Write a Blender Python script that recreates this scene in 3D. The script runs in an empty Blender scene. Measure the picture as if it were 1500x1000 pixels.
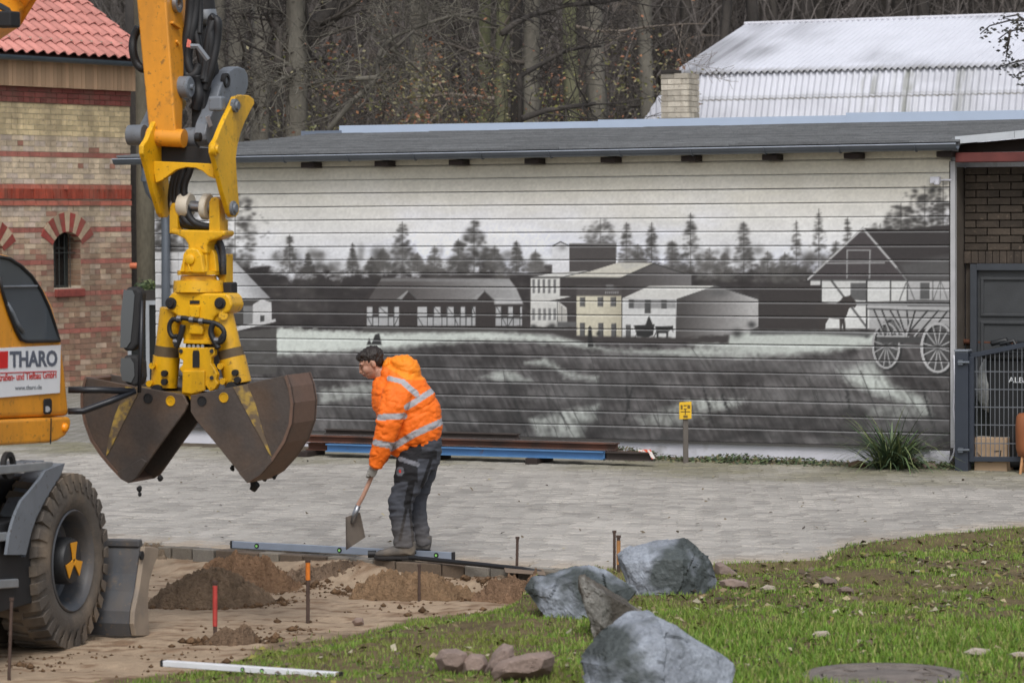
import bpy, bmesh, math, random
import numpy as np
from mathutils import Vector, Matrix, noise as mnoise

SC = bpy.context.scene
C = SC.collection
# ------------------------------------------------------------------ camera
MURAL_GAIN = 0.97
F = 4600.0            # focal length in pixels of the 1500 px wide photograph
CAM = np.array([0.0, 0.0, 2.6])
PITCH, ROLL = 180.0 / F, 0.006
FW = np.array([0, math.cos(PITCH), -math.sin(PITCH)])
_r0 = np.array([1.0, 0, 0]); _u0 = np.array([0, math.sin(PITCH), math.cos(PITCH)])
RT = _r0 * math.cos(ROLL) - _u0 * math.sin(ROLL)
UP = _u0 * math.cos(ROLL) + _r0 * math.sin(ROLL)
cam_d = bpy.data.cameras.new("camera"); cam_o = bpy.data.objects.new("camera", cam_d); C.objects.link(cam_o)
m = Matrix.Identity(4)
for i in range(3):
    m[i][0] = RT[i]; m[i][1] = UP[i]; m[i][2] = -FW[i]; m[i][3] = CAM[i]
cam_o.matrix_world = m
cam_d.sensor_width = 36.0; cam_d.lens = 36.0 * F / 1500.0
cam_d.clip_start = 0.5; cam_d.clip_end = 1000.0
cam_d.dof.use_dof = True; cam_d.dof.focus_distance = 28.0; cam_d.dof.aperture_fstop = 4.5
SC.camera = cam_o
# ------------------------------------------------------------------ world, sun, exposure
w = bpy.data.worlds.new("World"); SC.world = w; w.use_nodes = True
nt = w.node_tree; bg = nt.nodes["Background"]
sky = nt.nodes.new("ShaderNodeTexSky"); sky.sky_type = 'NISHITA'; sky.sun_disc = False
SUN_EL, SUN_AZ = math.radians(52), math.radians(178)      # azimuth clockwise from +Y (sun behind the camera, a little left)
sky.sun_elevation = SUN_EL; sky.sun_rotation = SUN_AZ
sky.air_density = 1.0; sky.dust_density = 3.0; sky.ozone_density = 1.0
hs = nt.nodes.new("ShaderNodeHueSaturation"); hs.inputs["Saturation"].default_value = 0.4
nt.links.new(sky.outputs[0], hs.inputs["Color"]); nt.links.new(hs.outputs[0], bg.inputs[0])
bg.inputs[1].default_value = 0.12
sd = bpy.data.lights.new("sun", 'SUN'); sd.energy = 1.15; sd.angle = math.radians(25); sd.color = (1, 0.98, 0.96)
so = bpy.data.objects.new("sun", sd); C.objects.link(so)
sdir = Vector((math.sin(SUN_AZ) * math.cos(SUN_EL), math.cos(SUN_AZ) * math.cos(SUN_EL), math.sin(SUN_EL)))
so.rotation_euler = sdir.to_track_quat('Z', 'Y').to_euler(); so.location = sdir * 50
SC.view_settings.view_transform = 'Standard'; SC.view_settings.look = 'None'
SC.view_settings.exposure = 0.36; SC.view_settings.gamma = 1.0
SC.render.engine = 'CYCLES'
SC.cycles.max_bounces = 6; SC.cycles.diffuse_bounces = 3; SC.cycles.glossy_bounces = 3; SC.cycles.transmission_bounces = 4
SC.cycles.use_denoising = True

# ------------------------------------------------------------------ photo pixel <-> place
def ray(px, py):
    return FW + RT * ((px - 750.0) / F) + UP * ((500.0 - py) / F)
def G(px, py, z=0.0):
    r = ray(px, py); return CAM + r * ((z - CAM[2]) / r[2])
def atd(px, py, d):
    return CAM + ray(px, py) * d
def onp(px, py, p0, n):
    r = ray(px, py); return CAM + r * (np.dot(np.asarray(p0) - CAM, n) / np.dot(r, n))
def proj(p):
    q = np.asarray(p) - CAM; d = q @ FW
    return 750 + F * (q @ RT) / d, 500 - F * (q @ UP) / d
def V(p): return Vector((float(p[0]), float(p[1]), float(p[2])))
def lin(r, g, b, k=1.0):
    f = lambda c: (c / 12.92 if c <= 0.04045 else ((c + 0.055) / 1.055) ** 2.4)
    return tuple(min(0.95, f(c / 255.0) * k) for c in (r, g, b))

class Frame:
    """a local frame: x to the right, y ahead, z up, turned by -b about z"""
    def __init__(s, o, b):
        s.o = np.array(o, float); s.x = np.array([math.cos(b), -math.sin(b), 0]); s.y = np.array([math.sin(b), math.cos(b), 0]); s.z = np.array([0, 0, 1.0])
    def p(s, x, y, z): return s.o + s.x * x + s.y * y + s.z * z
    def sidepx(s, px, py, x=0.0): return onp(px, py, s.o + s.x * x, s.x)     # pixel on the plane local x = const
    def frontpx(s, px, py, y=0.0): return onp(px, py, s.o + s.y * y, s.y)    # pixel on the plane local y = const
    def loc(s, P):
        q = np.asarray(P) - s.o; return np.array([q @ s.x, q @ s.y, q @ s.z])

# ------------------------------------------------------------------ objects
WM = {}
def thing(name, label, cat, loc=(0, 0, 0), rotz=0.0, group=None):
    o = bpy.data.objects.new(name, None); C.objects.link(o)
    o.empty_display_size = 0.1
    o.location = V(loc); o.rotation_euler = (0, 0, rotz)
    WM[o] = Matrix.Translation(V(loc)) @ Matrix.Rotation(rotz, 4, 'Z')
    tag(o, label, cat, group); return o
def tag(o, label=None, cat=None, group=None, kind=None):
    if label: o["label"] = label
    if cat: o["category"] = cat
    if group: o["group"] = group
    if kind: o["kind"] = kind
    return o
def link_mesh(name, me, parent=None):
    o = bpy.data.objects.new(name, me); C.objects.link(o)
    if parent is not None:
        o.parent = parent; WM[o] = WM[parent]
    else: WM[o] = Matrix.Identity(4)
    return o
def copy_tree(o, parent=None):
    c = o.copy(); C.objects.link(c); c.parent = parent; WM[c] = WM[o]
    for ch in list(o.children): copy_tree(ch, c)
    return c

class MB:
    """collects shapes in world coordinates; build() links them as one mesh object"""
    def __init__(s): s.v = []; s.f = []; s.c = []; s.fm = []; s.mi = 0; s.col = None
    def add(s, vs, fs, col=None):
        k = len(s.v); s.v += [tuple(map(float, p)) for p in vs]; s.f += [tuple(i + k for i in f) for f in fs]
        s.fm += [s.mi] * len(fs)
        if col is not None: s.c += [tuple(col)] * len(vs)
        elif s.col is not None: s.c += [tuple(s.col)] * len(vs)
        return s
    def hexa(s, p, col=None):       # 8 points: bottom ring 0-3, top ring 4-7
        return s.add(p, [(3, 2, 1, 0), (4, 5, 6, 7), (0, 1, 5, 4), (1, 2, 6, 5), (2, 3, 7, 6), (3, 0, 4, 7)], col)
    def box(s, c, sx, sy, sz, ax=(1, 0, 0), ay=(0, 1, 0), az=(0, 0, 1), col=None):
        c = np.asarray(c, float); ax, ay, az = (np.asarray(a, float) for a in (ax, ay, az)); P = []
        for k in (-.5, .5):
            for i, j in ((-.5, -.5), (.5, -.5), (.5, .5), (-.5, .5)): P.append(c + ax * i * sx + ay * j * sy + az * k * sz)
        return s.hexa(P, col)
    def bar(s, a, b, w, h, up=(0, 0, 1), col=None):
        a = np.asarray(a, float); b = np.asarray(b, float); d = b - a; L = np.linalg.norm(d); d = d / L
        sdv = np.cross(d, up); sdv /= max(np.linalg.norm(sdv), 1e-9); u = np.cross(sdv, d)
        return s.box((a + b) / 2, L, w, h, d, sdv, u, col)
    def prism(s, poly, n, t, col=None):     # poly: 3-D points, extruded by t along n
        poly = [np.asarray(p, float) for p in poly]; n = np.asarray(n, float); k = len(poly)
        nn = np.zeros(3)
        for i in range(k): nn += np.cross(poly[i], poly[(i + 1) % k])
        if nn @ n < 0: poly = poly[::-1]
        P = poly + [p + n * t for p in poly]
        fs = [tuple(range(k))[::-1], tuple(range(k, 2 * k))] + [(i, (i + 1) % k, (i + 1) % k + k, i + k) for i in range(k)]
        if t < 0: fs = [f[::-1] for f in fs]
        return s.add(P, fs, col)
    def tube(s, pts, rad, n=8, caps=True, col=None, up=None, flat=None):
        pts = [np.asarray(p, float) for p in pts]; m_ = len(pts)
        if not hasattr(rad, '__len__'): rad = [rad] * m_
        ring = []; prev = None; vs = []; fs = []
        for i in range(m_):
            t = pts[min(i + 1, m_ - 1)] - pts[max(i - 1, 0)]; t = t / max(np.linalg.norm(t), 1e-9)
            if prev is None:
                a = np.asarray(up if up is not None else ((0, 0, 1) if abs(t[2]) < .9 else (1, 0, 0)), float)
                x = np.cross(a, t); x /= max(np.linalg.norm(x), 1e-9)
            else:
                x = prev - t * (prev @ t); x /= max(np.linalg.norm(x), 1e-9)
            y = np.cross(t, x); prev = x
            r = rad[i]; ra, rb = (r if hasattr(r, '__len__') else (r, r))
            for k in range(n):
                a = 2 * math.pi * k / n; vs.append(pts[i] + x * ra * math.cos(a) + y * rb * math.sin(a))
        for i in range(m_ - 1):
            for k in range(n):
                a, b = i * n + k, i * n + (k + 1) % n; fs.append((a, b, b + n, a + n))
        if caps: fs += [tuple(range(n))[::-1], tuple(range((m_ - 1) * n, m_ * n))]
        return s.add(vs, fs, col)
    def cyl(s, a, b, r, n=16, col=None): return s.tube([a, b], r, n, True, col)
    def lathe(s, o, axis, prof, n=32, col=None, closed=False):   # prof: (offset along axis, radius)
        o = np.asarray(o, float); axis = np.asarray(axis, float); axis = axis / np.linalg.norm(axis)
        a = np.array((0, 0, 1.0)) if abs(axis[2]) < .9 else np.array((1.0, 0, 0))
        x = np.cross(a, axis); x /= np.linalg.norm(x); y = np.cross(axis, x); vs = []; fs = []
        for (h, r) in prof:
            for k in range(n):
                t = 2 * math.pi * k / n; vs.append(o + axis * h + (x * math.cos(t) + y * math.sin(t)) * r)
        P = len(prof)
        for i in range(P if closed else P - 1):
            for k in range(n):
                b = (k + 1) % n; j = (i + 1) % P; fs.append((i * n + k, i * n + b, j * n + b, j * n + k))
        return s.add(vs, fs, col)
    def build(s, name, mat, parent=None, smooth=False, bevel=0.0, seg=2, auto=None, kind=None):
        Mi = WM[parent].inverted() if parent is not None else None
        vs = np.array(s.v, dtype=np.float64).reshape(-1, 3)
        if Mi is not None:
            A = np.array(Mi); vs = vs @ A[:3, :3].T + A[:3, 3]
        me = bpy.data.meshes.new(name); me.from_pydata(vs.tolist(), [], s.f); 
        if s.c:
            at = me.color_attributes.new("col", 'FLOAT_COLOR', 'POINT')
            a = np.ones((len(s.v), 4), dtype=np.float32); a[:, :3] = np.array(s.c, dtype=np.float32)
            at.data.foreach_set("color", a.ravel())
        for mm in (mat if isinstance(mat, (list, tuple)) else [mat]): me.materials.append(mm)
        if any(s.fm): me.polygons.foreach_set("material_index", np.array(s.fm, dtype=np.int32))
        if smooth: me.polygons.foreach_set("use_smooth", np.ones(len(me.polygons), dtype=bool))
        me.update()
        if auto is not None: me.set_sharp_from_angle(angle=math.radians(auto)) if smooth else None
        o = link_mesh(name, me, parent)
        if bevel > 0:
            b = o.modifiers.new("bevel", 'BEVEL'); b.width = bevel; b.segments = seg; b.limit_method = 'ANGLE'; b.angle_limit = math.radians(35)
            b.harden_normals = False
        if kind: o["kind"] = kind
        return o

def np_mesh(name, verts, faces, mat, parent=None, col=None, smooth=False, kind=None):
    """fast mesh from numpy arrays; faces (n,k)"""
    me = bpy.data.meshes.new(name)
    verts = np.asarray(verts, dtype=np.float64)
    if parent is not None:
        A = np.array(WM[parent].inverted()); verts = verts @ A[:3, :3].T + A[:3, 3]
    n, k = faces.shape
    me.vertices.add(len(verts)); me.vertices.foreach_set("co", verts.astype(np.float32).ravel())
    me.loops.add(n * k); me.loops.foreach_set("vertex_index", faces.astype(np.int32).ravel())
    me.polygons.add(n); me.polygons.foreach_set("loop_start", (np.arange(n) * k).astype(np.int32))
    if smooth: me.polygons.foreach_set("use_smooth", np.ones(n, dtype=bool))
    me.update(calc_edges=True)
    if col is not None:
        at = me.color_attributes.new("col", 'FLOAT_COLOR', 'POINT')
        a = np.ones((len(verts), 4), dtype=np.float32); a[:, :3] = col; at.data.foreach_set("color", a.ravel())
    for mm in (mat if isinstance(mat, (list, tuple)) else [mat]): me.materials.append(mm)
    o = link_mesh(name, me, parent)
    if kind: o["kind"] = kind
    return o

# ------------------------------------------------------------------ procedural materials
def mat(name, col=(.5, .5, .5), rough=.6, metal=0.0, var=.12, vscale=6.0, bump=0.0, bscale=60.0, attr=False, col2=None, fac=(.45, .62), c2scale=3.0, spec=.5, detail=4.0, stretch=None, fine=0.0, coat=0.0, grime=None):
    """base colour (or the 'col' attribute) with brightness variation, an optional second colour in noise patches, and relief"""
    M = bpy.data.materials.new(name); M.use_nodes = True; N = M.node_tree.nodes; L = M.node_tree.links
    P = N["Principled BSDF"]; P.inputs["Roughness"].default_value = rough; P.inputs["Metallic"].default_value = metal
    P.inputs["Specular IOR Level"].default_value = spec
    if coat: P.inputs["Coat Weight"].default_value = coat; P.inputs["Coat Roughness"].default_value = .15
    tc = N.new("ShaderNodeTexCoord"); src = tc.outputs["Object"]
    if stretch:
        mp = N.new("ShaderNodeMapping"); mp.inputs["Scale"].default_value = stretch; L.new(src, mp.inputs[0]); src = mp.outputs[0]
    def noise(sc, det=detail):
        n = N.new("ShaderNodeTexNoise"); n.inputs["Scale"].default_value = sc; n.inputs["Detail"].default_value = det; L.new(src, n.inputs["Vector"]); return n.outputs[0]
    if attr:
        a = N.new("ShaderNodeAttribute"); a.attribute_name = "col"; c = a.outputs["Color"]
    else:
        a = N.new("ShaderNodeRGB"); a.outputs[0].default_value = (*col, 1); c = a.outputs[0]
    if col2 is not None:
        mr = N.new("ShaderNodeMapRange"); mr.inputs[1].default_value = fac[0]; mr.inputs[2].default_value = fac[1]; L.new(noise(c2scale, 6), mr.inputs[0])
        mx = N.new("ShaderNodeMix"); mx.data_type = 'RGBA'; L.new(mr.outputs[0], mx.inputs[0]); L.new(c, mx.inputs[6]); mx.inputs[7].default_value = (*col2, 1); c = mx.outputs[2]
    if var > 0:
        mr = N.new("ShaderNodeMapRange"); mr.inputs[1].default_value = .25; mr.inputs[2].default_value = .75; mr.inputs[3].default_value = 1 - var; mr.inputs[4].default_value = 1 + var
        L.new(noise(vscale), mr.inputs[0])
        mu = N.new("ShaderNodeVectorMath"); mu.operation = 'SCALE'; L.new(c, mu.inputs[0]); L.new(mr.outputs[0], mu.inputs["Scale"]); c = mu.outputs[0]
    if fine > 0:
        mr = N.new("ShaderNodeMapRange"); mr.inputs[1].default_value = .25; mr.inputs[2].default_value = .75; mr.inputs[3].default_value = 1 - fine; mr.inputs[4].default_value = 1 + fine
        L.new(noise(vscale * 12), mr.inputs[0])
        mu = N.new("ShaderNodeVectorMath"); mu.operation = 'SCALE'; L.new(c, mu.inputs[0]); L.new(mr.outputs[0], mu.inputs["Scale"]); c = mu.outputs[0]
    if grime is not None:                 # dirt and grease in streaks running down, and worn specks
        for sc_, st_, lo, hi, k_ in ((2.2, (1, 1, .25), .46, .74, .6), (24.0, (1, 1, 1), .60, .65, .7), (7.0, (1, 1, 1), .60, .72, .5)):
            mp2 = N.new("ShaderNodeMapping"); mp2.inputs["Scale"].default_value = st_; L.new(tc.outputs["Object"], mp2.inputs[0])
            ng = N.new("ShaderNodeTexNoise"); ng.inputs["Scale"].default_value = sc_; ng.inputs["Detail"].default_value = 8; ng.inputs["Roughness"].default_value = .65; L.new(mp2.outputs[0], ng.inputs["Vector"])
            mg = N.new("ShaderNodeMapRange"); mg.inputs[1].default_value = lo; mg.inputs[2].default_value = hi; mg.inputs[4].default_value = k_; L.new(ng.outputs[0], mg.inputs[0])
            mx2 = N.new("ShaderNodeMix"); mx2.data_type = 'RGBA'; L.new(mg.outputs[0], mx2.inputs[0]); L.new(c, mx2.inputs[6]); mx2.inputs[7].default_value = (*grime, 1); c = mx2.outputs[2]
    L.new(c, P.inputs["Base Color"])
    if bump > 0:
        b = N.new("ShaderNodeBump"); b.inputs["Strength"].default_value = 1.0; b.inputs["Distance"].default_value = bump; L.new(noise(bscale, 5), b.inputs["Height"]); L.new(b.outputs[0], P.inputs["Normal"])
    return M

# numpy value noise
_rs = np.random.RandomState(7)
_NG = _rs.rand(256, 256)
def vnoise(x, y, oct=4, seed=0):
    x = np.asarray(x, float) + seed * 17.13; y = np.asarray(y, float) + seed * 9.71
    t = 0.0; a = 1.0; s = 0.0
    for _ in range(oct):
        xi = np.floor(x).astype(int); yi = np.floor(y).astype(int); fx = x - xi; fy = y - yi
        fx = fx * fx * (3 - 2 * fx); fy = fy * fy * (3 - 2 * fy)
        g = lambda i, j: _NG[(xi + i) % 256, (yi + j) % 256]
        t = t + a * ((g(0, 0) * (1 - fx) + g(1, 0) * fx) * (1 - fy) + (g(0, 1) * (1 - fx) + g(1, 1) * fx) * fy); s += a
        a *= .5; x = x * 2.03 + 5.1; y = y * 2.03 + 3.7
    return t / s
def sstep(a, b, x):
    t = np.clip((np.asarray(x, float) - a) / (b - a), 0, 1); return t * t * (3 - 2 * t)
# ================================================================== ground, pavement, sand pit, lawn, hillside
rnd = random.Random(3)
M_col = mat("coloured_masonry", attr=True, rough=.88, var=.2, vscale=9, bump=.005, bscale=80, fine=.16, grime=lin(112, 98, 84))
M_paver = mat("concrete_paver", attr=True, rough=.8, var=.12, vscale=5, bump=.003, bscale=120, fine=.14)
_EPX = [(-420, 768), (165, 797), (790, 836), (900, 840), (1075, 830), (1200, 825), (1250, 802), (1380, 787), (1500, 776), (1800, 760), (2300, 745)]
EDGE = np.array([G(x, y)[:2] for x, y in _EPX])
def y_edge(x): return np.interp(x, EDGE[:, 0], EDGE[:, 1])
_BPX = [(-400, 1030), (60, 1012), (200, 985), (330, 957), (400, 930), (520, 912), (600, 893), (690, 884), (760, 880), (785, 840)]
BND = np.array([G(x, y, -.1)[:2] for x, y in _BPX])
def y_bnd(x): return np.where(x > BND[-1, 0], y_edge(x), np.interp(x, BND[:, 0], BND[:, 1]))
def s_edge(x, y): return (y_edge(x) - y) * .86
def grass_w(x, y):
    wv = (vnoise(x * 2.3, y * 2.3, 4, 1) - .5) * 1.1 + (vnoise(x * .6, y * .6, 2, 9) - .5) * .5
    return sstep(-.25, .45, y_bnd(x) - y + wv * sstep(.3, -.6, x - BND[-1, 0]) + .6 * sstep(-.1, .4, x - BND[-1, 0]))
def terrain(x, y):
    x = np.asarray(x, float); y = np.asarray(y, float)
    gw = sstep(-.1, 3.2 - 2.2 * sstep(-1.0, .6, x), y_bnd(x) - y)
    n1 = vnoise(x * 1.1, y * 1.1, 3, 2) - .5; n2 = vnoise(x * 6, y * 6, 4, 3) - .5; n3 = vnoise(x * 22, y * 22, 3, 4) - .5
    sand = -.17 + n1 * .05 + n2 * .03 + n3 * .016
    lawn = .015 + n1 * .09 + n2 * .05 + .05 * sstep(.2, 2.0, s_edge(x, y))
    z = sand * (1 - gw) + lawn * gw
    z = z + (1 - gw) * sstep(.42, .03, s_edge(x, y)) * (.02 + .17 * vnoise(x * 1.3 + 4, y * 1.3, 3, 14)) * sstep(.5, -.2, x)
    s = s_edge(x, y); right = sstep(-.1, .3, x - BND[-1, 0])
    lip = (.022 + .02 * n2) * sstep(-.16, -.04, s) - .05 * (1 - sstep(-.16, -.04, s))
    t = sstep(-.02, .35, s)
    return np.where(s < .4, z * (1 - right) + right * (z * t + lip * (1 - t)), z)
# near ground: one sheet with sand, soil and lawn
X = np.arange(-8.5, 9.5, .04); Y = np.arange(12.5, 31.0, .04)
gx, gy = np.meshgrid(X, Y); gz = terrain(gx, gy)
beh = s_edge(gx, gy) < np.where(gx > BND[-1, 0], -.22, -.05)
gz = np.where(beh, -.30, gz)
gw = grass_w(gx, gy)
nz = vnoise(gx * 3, gy * 3, 4, 5)[..., None]; nf = vnoise(gx * 25, gy * 25, 3, 6)[..., None]
c_sand = np.array(lin(164, 145, 123)) * (.78 + .4 * nz) * (.85 + .3 * nf)
c_sand2 = np.array(lin(120, 95, 74)) * (.7 + .6 * nf)
track = sstep(.55, .68, vnoise(gx * 5 + gy * 1.5, gy * 16, 4, 8))[..., None]
c_sand = c_sand * (1 - .75 * track) + c_sand2 * .75 * track
c_soil = np.array(lin(104, 92, 68)) * (.55 + .8 * nf) * (.75 + .5 * nz)
gwc = gw[..., None]; mid = np.clip(1 - np.abs(gwc - .35) / .35, 0, 1) * .8
colr = c_sand * (1 - gwc) + c_soil * gwc
colr = colr * (1 - mid) + np.array(lin(96, 78, 62)) * (.5 + .9 * nf) * mid
idx = np.arange(gx.size).reshape(gx.shape)
fc = np.stack([idx[:-1, :-1], idx[:-1, 1:], idx[1:, 1:], idx[1:, :-1]], -1).reshape(-1, 4)
keep = ~(beh[:-1, :-1] & beh[1:, 1:] & beh[:-1, 1:] & beh[1:, :-1]).reshape(-1); fc = fc[keep]
M_ground = mat("sand_and_soil", attr=True, rough=.95, var=.1, vscale=14, bump=.01, bscale=70, fine=.2, spec=.2)
gnd = np_mesh("ground", np.stack([gx, gy, gz], -1).reshape(-1, 3), fc, M_ground, col=colr.reshape(-1, 3), smooth=True, kind="structure")
# wide ground to the horizon, a little lower than everything
mb = MB(); mb.add([(-400, -60, -.32), (400, -60, -.32), (400, 700, -.32), (-400, 700, -.32)], [(0, 1, 2, 3)])
mb.build("field", mat("dull_soil", lin(95, 88, 70), .95, var=.3, vscale=.4, bump=.02, bscale=8), kind="structure")
# pavement bed with pavers
WANG = math.radians(25)                       # the shed wall runs at -25 degrees
WD = np.array([math.cos(WANG), -math.sin(WANG), 0]); WN = np.array([-math.sin(WANG), -math.cos(WANG), 0])   # along the wall to the right, out towards the yard
W0 = G(900, 671)                              # a point at the foot of the wall
def wall_dist(x, y): return (x - W0[0]) * WN[0] + (y - W0[1]) * WN[1]
bed = MB(); xs = np.linspace(-16, 14, 601)
vsb = [(x, float(y_edge(x)) + .03, -.006) for x in xs] + [(x, 75.0, -.006) for x in xs]
bed.add(vsb, [(i, i + 1, i + 602, i + 601) for i in range(600)])
def pave_material():
    M = bpy.data.materials.new("paving_far"); M.use_nodes = True; N = M.node_tree.nodes; L = M.node_tree.links; P = N["Principled BSDF"]; P.inputs["Roughness"].default_value = .85
    tc = N.new("ShaderNodeTexCoord"); mp = N.new("ShaderNodeMapping"); mp.inputs["Rotation"].default_value = (0, 0, WANG); L.new(tc.outputs["Object"], mp.inputs[0])
    b = N.new("ShaderNodeTexBrick"); b.inputs["Scale"].default_value = 1.0; b.inputs["Brick Width"].default_value = .165; b.inputs["Row Height"].default_value = .21; b.inputs["Mortar Size"].default_value = .008
    b.inputs["Color1"].default_value = (*lin(150, 147, 140), 1); b.inputs["Color2"].default_value = (*lin(128, 124, 114), 1); b.inputs["Mortar"].default_value = (*lin(84, 80, 66), 1); L.new(mp.outputs[0], b.inputs["Vector"])
    L.new(b.outputs["Color"], P.inputs["Base Color"]); bp = N.new("ShaderNodeBump"); bp.inputs["Distance"].default_value = .004; bp.invert = True; L.new(b.outputs["Fac"], bp.inputs["Height"]); L.new(bp.outputs[0], P.inputs["Normal"]); return M
pav = bed.build("pavement", pave_material(), kind="structure")
KD = np.append(EDGE[2] - EDGE[1], 0); KLEN = np.linalg.norm(KD); KD /= KLEN; KN = np.array([KD[1], -KD[0], 0]) 
if KN[1] > 0: KN = -KN                         # out of the pavement, over the pit
cand = []
PX_, PY_ = WD[:2], -WN[:2]
for j in range(-5, 96):
    for i in range(-110, 110):
        off = .0825 if j % 2 else 0
        u = i * .165 + off; v_ = -1.2 - j * .21
        p = W0[:2] + PX_ * u + WN[:2] * (-v_ - 1.2 - .25)
        if s_edge(p[0], p[1]) > -.18 or wall_dist(p[0], p[1]) < .16: continue
        q = proj((p[0], p[1], 0))
        if not (-60 < q[0] < 1560) or p[1] > 44: continue
        cand.append((p[0], p[1], q))
def paver_geo(x, y):
    md = wall_dist(x, y)
    n = vnoise(x * .9, y * .9, 3, 11); n2 = vnoise(x * 7, y * 7, 2, 12)
    c = np.array(lin(163, 158, 151)) * (.70 + .5 * n) * rnd.choice([.82, .90, .96, 1.0, 1.03, 1.07, 1.12])
    moss = float(np.clip(sstep(2.6, .2, md + (n - .5) * 3.0) * .8, 0, 1)) * (.6 + .4 * n2)
    c = c * (1 - moss) + np.array(lin(112, 108, 76)) * rnd.uniform(.8, 1.15) * moss
    sd_ = sstep(.8, .1, -s_edge(x, y)) * .6 * n2 * 1.4
    c = c * (1 - sd_) + np.array(lin(172, 150, 122)) * sd_
    h = rnd.uniform(-.003, .003) + .010; tx, ty = rnd.gauss(0, .014), rnd.gauss(0, .020)
    P = []
    for zz, e in ((-.05, 0), (h - .008, 0), (h, .009)):
        for a, b in ((-.5, -.5), (.5, -.5), (.5, .5), (-.5, .5)):
            u = a * (.156 - 2 * e); v_ = b * (.197 - 2 * e)
            w_ = PX_ * u + PY_ * v_
            P.append((x + w_[0], y + w_[1], zz + (u * tx + v_ * ty if zz > -.04 else 0)))
    fs = [(8, 9, 10, 11)] + [(k + o, (k + 1) % 4 + o, (k + 1) % 4 + 4 + o, k + 4 + o) for k in range(4) for o in (0, 4)]
    return P, fs, c
inview = [c for c in cand if -5 < c[2][0] < 1505]
inview.sort(key=lambda c: c[1]); near = set(id(c) for c in inview[:300])
rest = MB()
for c in cand:
    P, fs, cl = paver_geo(c[0], c[1])
    if id(c) in near: MB().add(P, fs, cl).build("paver", M_paver, pav)
    else: rest.add(P, fs, cl)
rest.build("paver_field", M_paver, pav, kind="stuff")
# kerb: edging blocks along the pit
mbk = MB(); a0 = np.append(EDGE[1], 0) - KD * 3.4
mbk.box(a0 + KD * (KLEN + 3.4) / 2 - KN * .04 + np.array([0, 0, -.19]), KLEN + 3.6, .16, .2, KD, KN)
kerb = mbk.build("kerb", mat("kerb_bedding", lin(120, 100, 80), .95, var=.3, vscale=8, bump=.01), kind="structure")
k = 0.0
while k < KLEN + 3.4:
    L_ = rnd.choice([.2, .21, .22]); c = a0 + KD * (k + L_ / 2) - KN * rnd.uniform(.035, .05)
    cl = np.array(lin(*rnd.choice([(132, 124, 112), (112, 98, 84), (146, 140, 130), (100, 86, 72)]))) * rnd.uniform(.6, 1.05)
    MB().box(c + np.array([0, 0, -.066]), L_ - rnd.uniform(.008, .02), .12, .15 + rnd.uniform(-.01, .005), KD + KN * rnd.gauss(0, .015), KN, col=cl).build("kerb_block", M_paver, kerb, bevel=.006, seg=1)
    k += L_
# hillside behind the buildings
X = np.linspace(-60, 60, 61); Y = np.linspace(56, 190, 61); hx, hy = np.meshgrid(X, Y)
hz = sstep(56, 125, hy) * 15 + (hy - 125).clip(0) * .12 + (vnoise(hx * .1, hy * .1, 3, 21) - .5) * 3 * sstep(56, 70, hy) - .3
idx = np.arange(hx.size).reshape(hx.shape); fc = np.stack([idx[:-1, :-1], idx[:-1, 1:], idx[1:, 1:], idx[1:, :-1]], -1).reshape(-1, 4)
np_mesh("hillside", np.stack([hx, hy, hz], -1).reshape(-1, 3), fc, mat("leaf_litter_slope", lin(74, 68, 63), .95, var=.35, vscale=.5, bump=.05, bscale=5, fine=.3), smooth=True, kind="structure")
def hill_z(x, y):
    y = np.asarray(y, float)
    return np.where(y < 56, 0, sstep(56, 125, y) * 15 + (y - 125).clip(0) * .12 - .3)
# ================================================================== shed with the painted wall
def wpt(px, py): return onp(px, py, W0, WN)
UL = (wpt(228, 400) - W0) @ WD; UR = (wpt(1393, 400) - W0) @ WD
ZB = float(np.mean([wpt(730, 640)[2], wpt(1370, 652.6)[2]]))       # bottom of the boarding
ZT = float(np.mean([wpt(730, 239)[2], wpt(430, 246)[2]]))
NB = 20; BH = (ZT - ZB) / NB
def wp(u, z, out=0.0): return W0 + WD * u + WN * out + np.array([0, 0, z])
# eaves: the edge falls a little to the left
_uA = (wpt(1405, 212) - W0) @ WD; _uB = (wpt(170, 235) - W0) @ WD
OUT = .22
zA = onp(1405, 206, W0 + WN * OUT, WN)[2]; zB_ = onp(345, 226, W0 + WN * OUT, WN)[2]; uB = (onp(345, 226, W0 + WN * OUT, WN) - W0) @ WD; uA = (onp(1405, 206, W0 + WN * OUT, WN) - W0) @ WD
def ez(u): return zB_ + (zA - zB_) * (u - uB) / (uA - uB)
# --- the picture painted on the boards: colours computed per point of the boards
prof = [(0.0, -.006), (0.0, .009), (.003, .010)] + [(t, .010) for t in np.linspace(.012, BH - .022, 12)] + [(BH - .017, .008), (BH - .004, -.006)]
pv = np.array([p[0] for p in prof]); po = np.array([p[1] for p in prof])
NU = int((UR - UL) * 100); US = np.linspace(UL, UR, NU)
NBB = NB + 2
zz = (ZB + np.arange(NBB)[:, None] * BH + pv[None]).ravel()           # all rows of all boards
UU, ZZ = np.meshgrid(US, zz)
Q = W0[None, None] + WD * UU[..., None]; Q = Q.copy(); Q[..., 2] = ZZ
q = Q - CAM; dd = q @ FW; MX = 750 + F * (q @ RT) / dd; MY = 500 - F * (q @ UP) / dd
IMG = np.zeros(MX.shape + (3,))
def region(x0, y0, x1, y1):
    c = np.where((MX.max(0) >= x0) & (MX.min(0) <= x1))[0]; r = np.where((MY.min(1) <= y1) & (MY.max(1) >= y0))[0]
    if len(c) == 0 or len(r) == 0: return None
    return slice(r[0], r[-1] + 1), slice(c[0], c[-1] + 1)
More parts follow.
